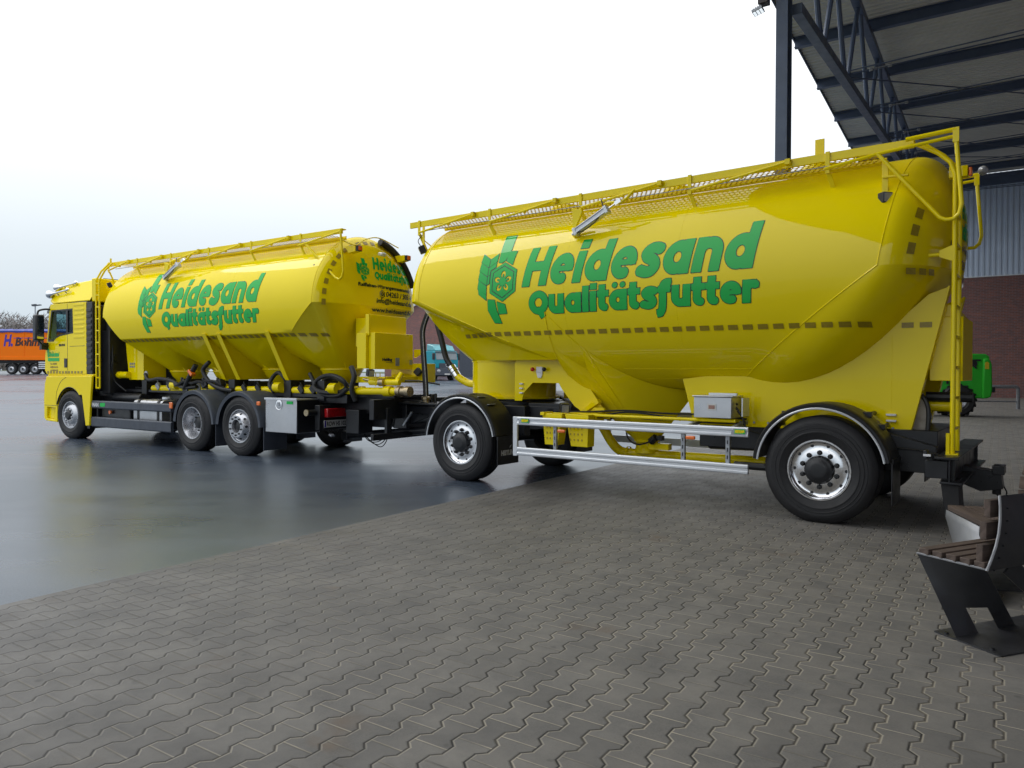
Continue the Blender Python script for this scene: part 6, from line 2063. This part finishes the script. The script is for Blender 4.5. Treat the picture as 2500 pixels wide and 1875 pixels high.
def teal_truck():
    Y = 68.0
    x0 = -0.090 * Y
    t = empty('teal_lorry', (x0 + 0.1, Y, gz(x0, Y)), R_(33))
    tag(t, 'teal tractor unit with high roof parked in front of the brick barn', 'truck')
    # local: front faces -Y, near flank is +X
    H = 3.45
    m = MB()
    m.prism([(0.05, 1.15), (0.0, 1.9), (0.18, 2.62), (0.35, 2.72), (2.05, 2.75), (2.05, 0.75), (0.85, 0.75)], 'x', -1.22, 1.22)
    for_ = m
    c = m.build('cab', 'teal', t, bev=0.06)
    c.rotation_euler = (0, 0, 0)
    # prism on x: first coordinate is y, second z
    m = MB(); m.prism([(0.30, 2.73), (0.75, 3.20), (2.0, 3.40), (2.05, 2.75)], 'x', -1.05, 1.05); m.build('roof_spoiler', plain('pale_teal_paint', (0.06, 0.30, 0.34), 0.35, coat=0.5), c, bev=0.08)
    m = MB(); m.prism([(-0.03, 1.92), (0.12, 2.50), (0.14, 2.50), (-0.01, 1.92)], 'x', -1.08, 1.08); m.build('windscreen', 'paleglass', c)
    m = MB(); m.prism([(0.30, 1.95), (0.34, 2.52), (1.05, 2.52), (1.05, 1.90), (0.6, 1.80)], 'x', 1.225, 1.235); m.build('side_window', 'darkglass', c)
    m = MB(); m.box(-1.10, 1.10, 0.05, 0.30, 2.56, 2.68); m.build('sun_visor', 'paleglass', c)
    m = MB(); m.prism([(-0.04, 1.10), (-0.02, 1.58), (0.04, 1.58), (0.04, 1.10)], 'x', -0.75, 0.75)
    for i in range(4): m.box(-0.72, 0.72, -0.05, -0.03, 1.17 + 0.10 * i, 1.21 + 0.10 * i)
    m.build('grille', 'greyplastic', c)
    m = MB(); m.tube([(0.13 * math.cos(R_(a)), -0.06, 1.38 + 0.13 * math.sin(R_(a))) for a in range(0, 360, 20)], 0.014, 6, closed=True)
    for a in (90, 210, 330): m.tube([(0, -0.06, 1.38), (0.13 * math.cos(R_(a)), -0.06, 1.38 + 0.13 * math.sin(R_(a)))], 0.012, 5)
    m.build('badge', 'chrome', c)
    m = MB(); m.prism([(-0.08, 0.45), (-0.06, 1.10), (0.9, 1.12), (0.85, 0.75), (0.75, 0.45)], 'x', -1.23, 1.23); bm_ = m.build('bumper', 'greyplastic', c, bev=0.04)
    for s in (-1, 1):
        m = MB(); m.ball((0.86 * s, -0.08, 0.86), 0.17, 12, (1.2, 0.4, 0.9)); m.build('headlight', 'glassgrey', bm_)
    m = MB(); m.box(-0.27, 0.27, -0.11, -0.09, 0.52, 0.63); m.build('number_plate', 'plate', bm_)
    for s in (-1, 1):
        m = MB(); m.box(1.30 * s - 0.12, 1.30 * s + 0.12, 0.0, 0.2, 1.9, 2.5); m.build('mirror', 'plastic', c, bev=0.04)
    for y, kind in ((1.15, 'steer'), (4.6, 'drive')):
        for s in (1, -1):
            e_ = empty('wheel', (1.23 * s, y, 0.51), R_(90 if s > 0 else -90), t)
            for nm, me in WD[kind]:
                o = bpy.data.objects.new(nm, me); COL.objects.link(o); o.parent = e_; o.rotation_euler = (0, 0, math.pi)
    m = MB(); m.box(-0.45, 0.45, 1.5, 6.0, 0.6, 0.95); m.box(-1.2, 1.2, 2.1, 3.4, 0.35, 1.0); m.build('chassis_frame', 'black', t)
    m = MB(); m.box(0.6, 1.22, 2.3, 3.6, 0.35, 0.95); m.build('fuel_tank', 'steel', t, bev=0.05)
    m = MB()
    for i in range(5): m.box(-0.2, 1.1, 2.3 + 0.02, 2.36, 1.2 + 0.38 * i, 1.27 + 0.38 * i)
    for x in (-0.2, 1.1): m.box(x - 0.03, x + 0.03, 2.30, 2.38, 1.0, 2.9)
    m.build('rear_ladder', 'anod', t)
    m = MB(); m.bar((0.6, 4.4, 1.0), (1.1, 2.6, 2.7), 0.35, 0.25); m.build('exhaust_guard', 'greyplastic', t)
teal_truck()

def barn():
    Y = 84.0
    g = gz(-8, Y)
    t = empty('brick_barn', (-9.5, Y, g), 0)
    tag(t, 'red brown brick barn with steep gable far behind the teal lorry', 'building')
    m = MB(); m.prism([(-5, 0), (14, 0), (14, 5.6), (4.5, 12.5), (-5, 5.6)], 'y', 0, 12)
    o = m.build('wall', 'brick', t, smooth=None)
    uv = o.data.uv_layers.new(name='UVMap')
    for lp in o.data.loops:
        v = o.data.vertices[lp.vertex_index].co
        uv.data[lp.index].uv = (v.x + v.y, v.z)
    m = MB()
    m.bar((-5.6, -0.1, 5.25), (4.5, -0.1, 12.75), 0.4, 0.5, (0, 1, 0)); m.bar((14.6, -0.1, 5.25), (4.5, -0.1, 12.75), 0.4, 0.5, (0, 1, 0))
    m.build('verge_board', 'anod', t)
    m = MB(); m.grid([[(-5.7, -0.3, 5.2), (4.5, -0.3, 12.9), (14.7, -0.3, 5.2)], [(-5.7, 12.3, 5.2), (4.5, 12.3, 12.9), (14.7, 12.3, 5.2)]]); m.build('roof', 'clad', t, smooth=None)
    m = MB(); m.box(3.5, 6.5, -0.03, 0.0, 0, 3.2); m.build('door', 'greyplastic', t)
barn()

def lamp_post():
    d = 100.0
    x = -0.6455 * d
    g = gz(x, d)
    t = empty('lamp_post', (x, d, g), 0)
    tag(t, 'tall slim lamp post with flat head standing above the orange tipper trailer', 'lamp post')
    m = MB(); m.tube([(0, 0, 0), (0, 0, 8.9)], [0.13, 0.08], 10); m.build('pole', 'zinc', t)
    m = MB(); m.bar((-0.35, 0, 8.85), (0.75, 0, 8.98), 0.4, 0.12); m.bar((-0.42, 0, 8.95), (0.12, 0, 9.02), 0.35, 0.15); m.build('lamp_head', 'greyplastic', t)
lamp_post()

def woods():
    rng = random.Random(3)
    m = MB()
    def sliver(p, q, w0, w1):
        p, q = Vector(p), Vector(q)
        d = (q - p)
        a = d.cross(Vector((rng.uniform(-1, 1), rng.uniform(-1, 1), rng.uniform(-0.3, 0.3)))).normalized()
        m.add([p - a * w0, p + a * w0, q + a * w1, q - a * w1], [(0, 1, 2, 3)])
    for i in range(480):
        y = rng.uniform(195, 250)
        x = rng.uniform(-0.92, -0.42) * y
        g = gz(x, y)
        h = (16.0 + 2.0 * math.sin(x * 0.045) + 1.2 * math.sin(x * 0.16)) * rng.uniform(0.80, 1.06)
        sliver((x, y, g - 0.5), (x + rng.uniform(-0.6, 0.6), y, g + h * 0.8), 0.18, 0.05)
        for k in range(150):
            z = g + h * (0.05 + 0.88 * rng.random() ** 0.85)
            r = h * 0.25 * math.sqrt(max(0.05, 1 - ((z - g) / h - 0.5) ** 2 / 0.27))
            a = rng.uniform(0, 6.283)
            px, py = x + r * 0.8 * rng.random() * math.cos(a), y + r * 0.8 * rng.random() * math.sin(a)
            L = rng.uniform(0.7, 1.9)
            sliver((px, py, z), (px + L * 0.7 * math.cos(a), py + L * 0.7 * math.sin(a), z + L * rng.uniform(0.3, 1.0)), rng.uniform(0.05, 0.13), 0.02)
    o = m.build('distant_wood', 'twig', smooth=None, weld=False)
    o['kind'] = 'stuff'
    tag(o, 'hazy band of bare winter trees on the horizon behind the orange trailer', 'woodland')
    mb = MB()
    mb.grid([[(x, y, gz(0, 120) + (0.6 if y > 150 else 0.12)) for x in (-420, -250, -120, 0, 120, 300)] for y in (130, 160, 290)])
    o = mb.build('meadow', 'mud', smooth=60)
    structure(o)
woods()

def loader():
    Y = 25.0
    cx = 15.45
    t = empty('wheel_loader', (cx, Y, gz(cx, Y)), R_(-14))
    tag(t, 'bright green wheel loader parked behind the rear of the yellow trailer', 'loader')
    # local: rear end (counterweight) points to +X
    m = MB()
    m.prism([(-0.95, 0.62), (0.50, 0.62), (0.52, 0.75), (0.52, 2.02), (0.40, 2.10), (-0.30, 2.12), (-0.95, 1.75)], 'y', -0.36, 0.55)
    b = m.build('engine_body', 'machine', t, bev=0.04)
    m = MB(); m.prism([(0.30, 0.60), (0.56, 0.66), (0.60, 0.9), (0.58, 1.75), (0.50, 1.95), (0.32, 1.95)], 'y', -0.42, 0.62); cw = m.build('counterweight', 'machine', t, bev=0.05)
    m = MB()
    m.lathe([(0.0, -0.02), (0.10, -0.02), (0.11, 0.0)], (0.05, -0.37, 1.78), 'y', 16)
    m.box(-0.2, 0.25, -0.385, -0.362, 1.86, 1.92); m.bar((-0.15, -0.38, 1.9), (0.12, -0.40, 1.62), 0.05, 0.05)
    m.box(0.58, 0.72, -0.30, -0.12, 0.82, 1.0); m.box(0.58, 0.66, -0.05, 0.05, 1.8, 1.88)
    m.build('black_fittings', 'plastic', t, bev=0.01)
    m = MB(); m.prism([(0.36, 1.60), (0.48, 1.60), (0.48, 1.80), (0.42, 1.84), (0.36, 1.80)], 'y', -0.43, -0.42); m.build('warning_label', plain('yellow_label', (0.7, 0.5, 0.02), 0.4), cw)
    m = MB()
    m.box(-1.9, -0.95, -0.34, 0.5, 0.55, 1.1); m.build('front_frame', 'machine', t, bev=0.03)
    m = MB()
    for x in (-1.55, -0.75):
        for y in (-0.4, 0.6): m.bar((x, y, 1.1), (x * 0.95, y * 0.9, 2.45), 0.06, 0.06)
    m.box(-1.6, -0.65, -0.45, 0.65, 2.42, 2.5)
    m.build('cab_frame', 'plastic', t, bev=0.01)
    m = MB(); m.box(-1.35, -0.95, -0.1, 0.35, 1.1, 1.3); m.bar((-0.95, 0.12, 1.2), (-0.88, 0.12, 1.8), 0.45, 0.1, (1, 0, 0)); m.build('seat', 'seat', t, bev=0.03)
    m = MB()
    for y in (-0.2, 0.4): m.bar((-1.2, y, 1.3), (-3.0, y, 0.6), 0.12, 0.2)
    m.prism([(-2.9, 0.1), (-3.7, 0.1), (-3.4, 0.9), (-2.95, 0.9)], 'y', -0.8, 1.0)
    m.build('loading_arm', 'machine', t, bev=0.02)
    for x in (-0.42, -1.95):
        for s in (-1, 1):
            e_ = empty('wheel', (x, -0.42 if s < 0 else 0.62, 0.54), 0 if s < 0 else math.pi, t)
            m = MB()
            m.lathe([(0.26, 0.02), (0.33, -0.03), (0.47, -0.03), (0.52, 0.02), (0.54, 0.06), (0.54, 0.28), (0.5, 0.34), (0.26, 0.34)], (0, 0, 0), 'y', 36)
            for i in range(18):
                a = 2 * math.pi * i / 18
                for q in (0, 1):
                    aa = a + q * math.pi / 18
                    m.bar((0.545 * math.cos(aa), 0.02 + 0.17 * q, 0.545 * math.sin(aa)), (0.555 * math.cos(aa + 0.16), 0.15 + 0.17 * q, 0.555 * math.sin(aa + 0.16)), 0.06, 0.05)
            m.build('tyre', 'rubber', e_)
            m = MB()
            m.lathe([(0.27, 0.0), (0.255, -0.01), (0.24, 0.05), (0.16, 0.07), (0.14, 0.03), (0.0, 0.03)], (0, 0, 0), 'y', 24)
            m.build('rim', 'wheelsilver', e_)
loader()

def hoop():
    d = 29.0
    def at(u, v_): return (u - 1250) / FPX * d
    x1 = at(2474, 0)
    g = gz(x1, d)
    t = empty('hoop_barrier', (x1, d, g), R_(-8))
    tag(t, 'low grey steel hoop barrier on the paving behind the green loader', 'barrier')
    m = MB()
    m.tube([(0.18, 0, -0.05), (0.18, 0, 0.78), (0.13, 0, 0.86), (0.05, 0, 0.88), (-1.6, 0, 0.88), (-1.68, 0, 0.86), (-1.73, 0, 0.78), (-1.73, 0, -0.05)], 0.07, 12)
    m.tube([(0.14, 0, 0.30), (-1.7, 0, 0.30)], 0.03, 8)
    m.build('hoop', 'rail', t, smooth=50)
hoop()

# ------------------------------------------------------------------ benches
def bench_near():
    t = empty('steel_bench', (2.6, 4.1, 0), 0)
    tag(t, 'nearest bench with dark slanted steel end, wooden slat seat and riveted steel back', 'bench')
    W = lambda x, y, z: (x - 2.6, y - 4.1, z)
    T1, T2 = Vector((2.304, 4.179, 0.445)), Vector((2.530, 3.918, 0.420))
    B1, B2 = Vector((2.452, 4.045, 0.012)), Vector((2.914, 4.252, 0.012))
    off = Vector((2.6, 4.1, 0))
    nrm = Vector((0.62, 0.78, 0)).normalized()
    def S(u, v): return T1.lerp(T2, u).lerp(B1.lerp(B2, u), v) - off
    # bent end sheet with a cut-out between its two feet
    m = MB()
    us = [0, 0.12, 0.24, 0.36, 0.44, 0.52, 0.62, 0.71, 0.8, 0.9, 1.0]
    vs = [0, 0.06, 0.15, 0.3, 0.45, 0.6, 0.66, 0.74, 0.85, 0.93, 1.0]
    th = nrm * 0.010
    idx = {}
    verts = []
    for i, u in enumerate(us):
        for j, v in enumerate(vs):
            p = S(u, v)
            idx[i, j] = len(verts); verts.append(tuple(p)); verts.append(tuple(p + th))
    faces = []
    solid = {}
    for i in range(10):
        for j in range(10):
            if 3 <= i < 7 and j >= 6: continue
            if i == 0 and j == 0: pass
            solid[i, j] = 1
    for (i, j) in solid:
        a, b, c, d = idx[i, j], idx[i + 1, j], idx[i + 1, j + 1], idx[i, j + 1]
        faces.append((a, b, c, d)); faces.append((d + 1, c + 1, b + 1, a + 1))
        for (di, dj, p, q) in ((-1, 0, a, d), (1, 0, c, b), (0, -1, b, a), (0, 1, d, c)):
            if (i + di, j + dj) not in solid: faces.append((p, q, q + 1, p + 1))
    m.add(verts, faces)
    m.build('end_sheet', 'benchsteel', t, smooth=50)
    m = MB()
    m.tube([tuple(S(u, -0.004)) for u in (0, 0.5, 1)], 0.006, 6)
    m.build('pale_edge', 'benchlit', t)
    # foot plate
    m = MB()
    m.prism([(2.389 - 2.6, 4.149 - 4.1), (2.520 - 2.6, 3.778 - 4.1), (3.55 - 2.6, 4.15 - 4.1), (3.42 - 2.6, 4.56 - 4.1)], 'z', 0.004, 0.014)
    fp = m.build('foot_plate', 'benchsteel', t)
    m = MB()
    for (x, y) in ((2.43, 4.10), (2.53, 3.86), (3.0, 4.05), (2.95, 4.35)): m.lathe([(0.014, 0.014), (0.012, 0.024), (0.0, 0.026)], (x - 2.6, y - 4.1, 0), 'z', 6)
    m.build('anchor_bolt', 'black', fp)
    # slats
    dv = Vector((0.905, 0.425, 0.0)).normalized()
    sl = None
    for i in range(5):
        c = T1.lerp(T2, (i + 0.5) / 5) - off + Vector((0, 0, 0.018))
        w = (T2 - T1).length / 5 - 0.012
        m = MB()
        m.box(0, 1.55, -w / 2, w / 2, -0.018, 0.018)
        o = m.build('slat', 'wood', t, bev=0.004)
        o.location = c; o.rotation_euler = (0, 0, math.atan2(dv.y, dv.x))
    # back: steel sheet outside, wooden slats inside
    p0 = T2 - off + Vector((0.0, -0.012, -0.005))
    lean = Vector((0.14, 0.115, 0.382))
    ang = math.atan2(dv.y, dv.x)
    m = MB()
    ups = [p0 + lean * (k / 6) + Vector((0.030, -0.045, 0)) * math.sin(math.pi * k / 6) * 0.5 for k in range(7)]
    inn = Vector((-dv.y, dv.x, 0)) * 0.010
    m.grid([[tuple(p + dv * s) for p in ups] for s in (0, 0.4, 0.8, 1.2, 1.55)])
    m.grid([[tuple(p + dv * s + inn) for p in ups] for s in (0, 0.4, 0.8, 1.2, 1.55)])
    bk = m.build('back_sheet', 'benchsteel', t, smooth=50)
    m = MB(); m.tube([tuple(p + inn * 0.5) for p in ups], 0.0075, 6); m.build('pale_edge', 'benchlit', t)
    m = MB()
    for k in range(7):
        for s in (0.04, ): m.ball(tuple(ups[k] + dv * (0.05) - inn * 0.3), 0.006, 6)
    for k in range(6): m.ball(tuple(ups[6] + dv * (0.1 + 0.2 * k) - Vector((0, 0, 0.03)) - inn * 0.3), 0.006, 6)
    m.build('rivet', 'black', bk)
    for i in range(3):
        m = MB()
        q = p0 + lean * (0.22 + 0.30 * i) + inn * 4.2
        m.box(-0.03, 1.5, -0.018, 0.018, -0.048, 0.048)
        o = m.build('back_slat', 'wood', t, bev=0.004)
        o.location = q; o.rotation_euler = (0, 0, ang)
    m = MB()
    q = T2 - off + dv * 1.4
    m.bar(q + Vector((0.0, 0.2, 0)), q + Vector((0.25, 0.1, -0.42)), 0.5, 0.012, (0, 1, 0))
    m.bar(T2 - off + dv * 0.25 + Vector((0, 0.05, -0.02)), T2 - off + dv * 0.75 + Vector((0.05, 0.02, -0.41)), 0.10, 0.012, (0, 1, 0))
    m.build('leg', 'benchsteel', t)
bench_near()

def bench_far():
    F1, F2 = Vector((3.305, 5.60, 0.44)), Vector((3.165, 4.98, 0.44))
    d = (F2 - F1).normalized()
    n = Vector((-d.y, d.x, 0))          # towards the back rest (to the right)
    t = empty('steel_bench', (F1.x, F1.y, 0), 0)
    tag(t, 'second bench with steel front sheet coloured as if lit and curved wooden slat back, behind the nearest one', 'bench')
    off = Vector((F1.x, F1.y, 0))
    ang = math.atan2(d.y, d.x)
    L = (F2 - F1).length
    for i in range(4):
        m = MB(); m.box(0, L, 0.01 + 0.112 * i, 0.11 + 0.112 * i, -0.018, 0.018)
        o = m.build('slat', 'wood', t, bev=0.004)
        o.location = F1 - off + Vector((0, 0, 0.012)); o.rotation_euler = (0, 0, ang)
    m = MB()
    a = F1 - off + Vector((0, 0, -0.008)); b = F2 - off + Vector((0, 0, -0.008))
    c = F2 - off + Vector((-0.05, -0.14, -0.10)) * 1.0
    e1 = Vector((2.80 - off.x, 4.56 - off.y, 0.012)) + Vector((0.3, 0.5, 0)); e2 = e1 + (b - a) * 0.8
    q = lambda v: tuple(v)
    rows = [[q(a), q(a.lerp(b, 0.5)), q(b)], [q(a + Vector((-0.004, 0, -0.05))), q(a.lerp(b, 0.5) + Vector((-0.004, 0, -0.05))), q(b + Vector((-0.004, 0, -0.05)))], [q(a.lerp(e1, 0.5)), q(a.lerp(b, 0.5).lerp(e1.lerp(e2, 0.5), 0.5)), q(b.lerp(e2, 0.5))], [q(e1), q(e1.lerp(e2, 0.5)), q(e2)]]
    m.grid(rows)
    o = m.build('front_sheet', 'benchlit', t, smooth=40)
    sm = o.modifiers.new('thick', 'SOLIDIFY'); sm.thickness = 0.008
    for i in range(4):
        m = MB(); m.box(0.0, L, -0.016, 0.016, -0.045, 0.045)
        o = m.build('back_slat', 'wood', t, bev=0.004)
        o.location = F1 - off + n * (0.50 + 0.022 * i * i * 0.35) + d * 0.0 + Vector((0, 0, 0.12 + 0.100 * i))
        o.rotation_euler = (R_(-6 * i), 0, ang)
    for s in (0.08, L - 0.08):
        m = MB()
        m.tube([tuple(F1 - off + d * s + n * 0.1 + Vector((0, 0, -0.02))), tuple(F1 - off + d * s + n * 0.48 + Vector((0, 0, 0.0))), tuple(F1 - off + d * s + n * 0.60 + Vector((0, 0, 0.45)))], 0.014, 8)
        m.tube([tuple(F1 - off + d * s + n * 0.45), tuple(F1 - off + d * s + n * 0.40 + Vector((0, 0, -0.43)))], 0.02, 8)
        m.build('frame', 'benchsteel', t)
    m = MB(); m.box(-0.05, L, 0.0, 0.6, 0.004, 0.014); o = m.build('foot_plate', 'benchsteel', t); o.location = F1 - off - Vector((0, 0, 0.44)); o.rotation_euler = (0, 0, ang)
bench_far()
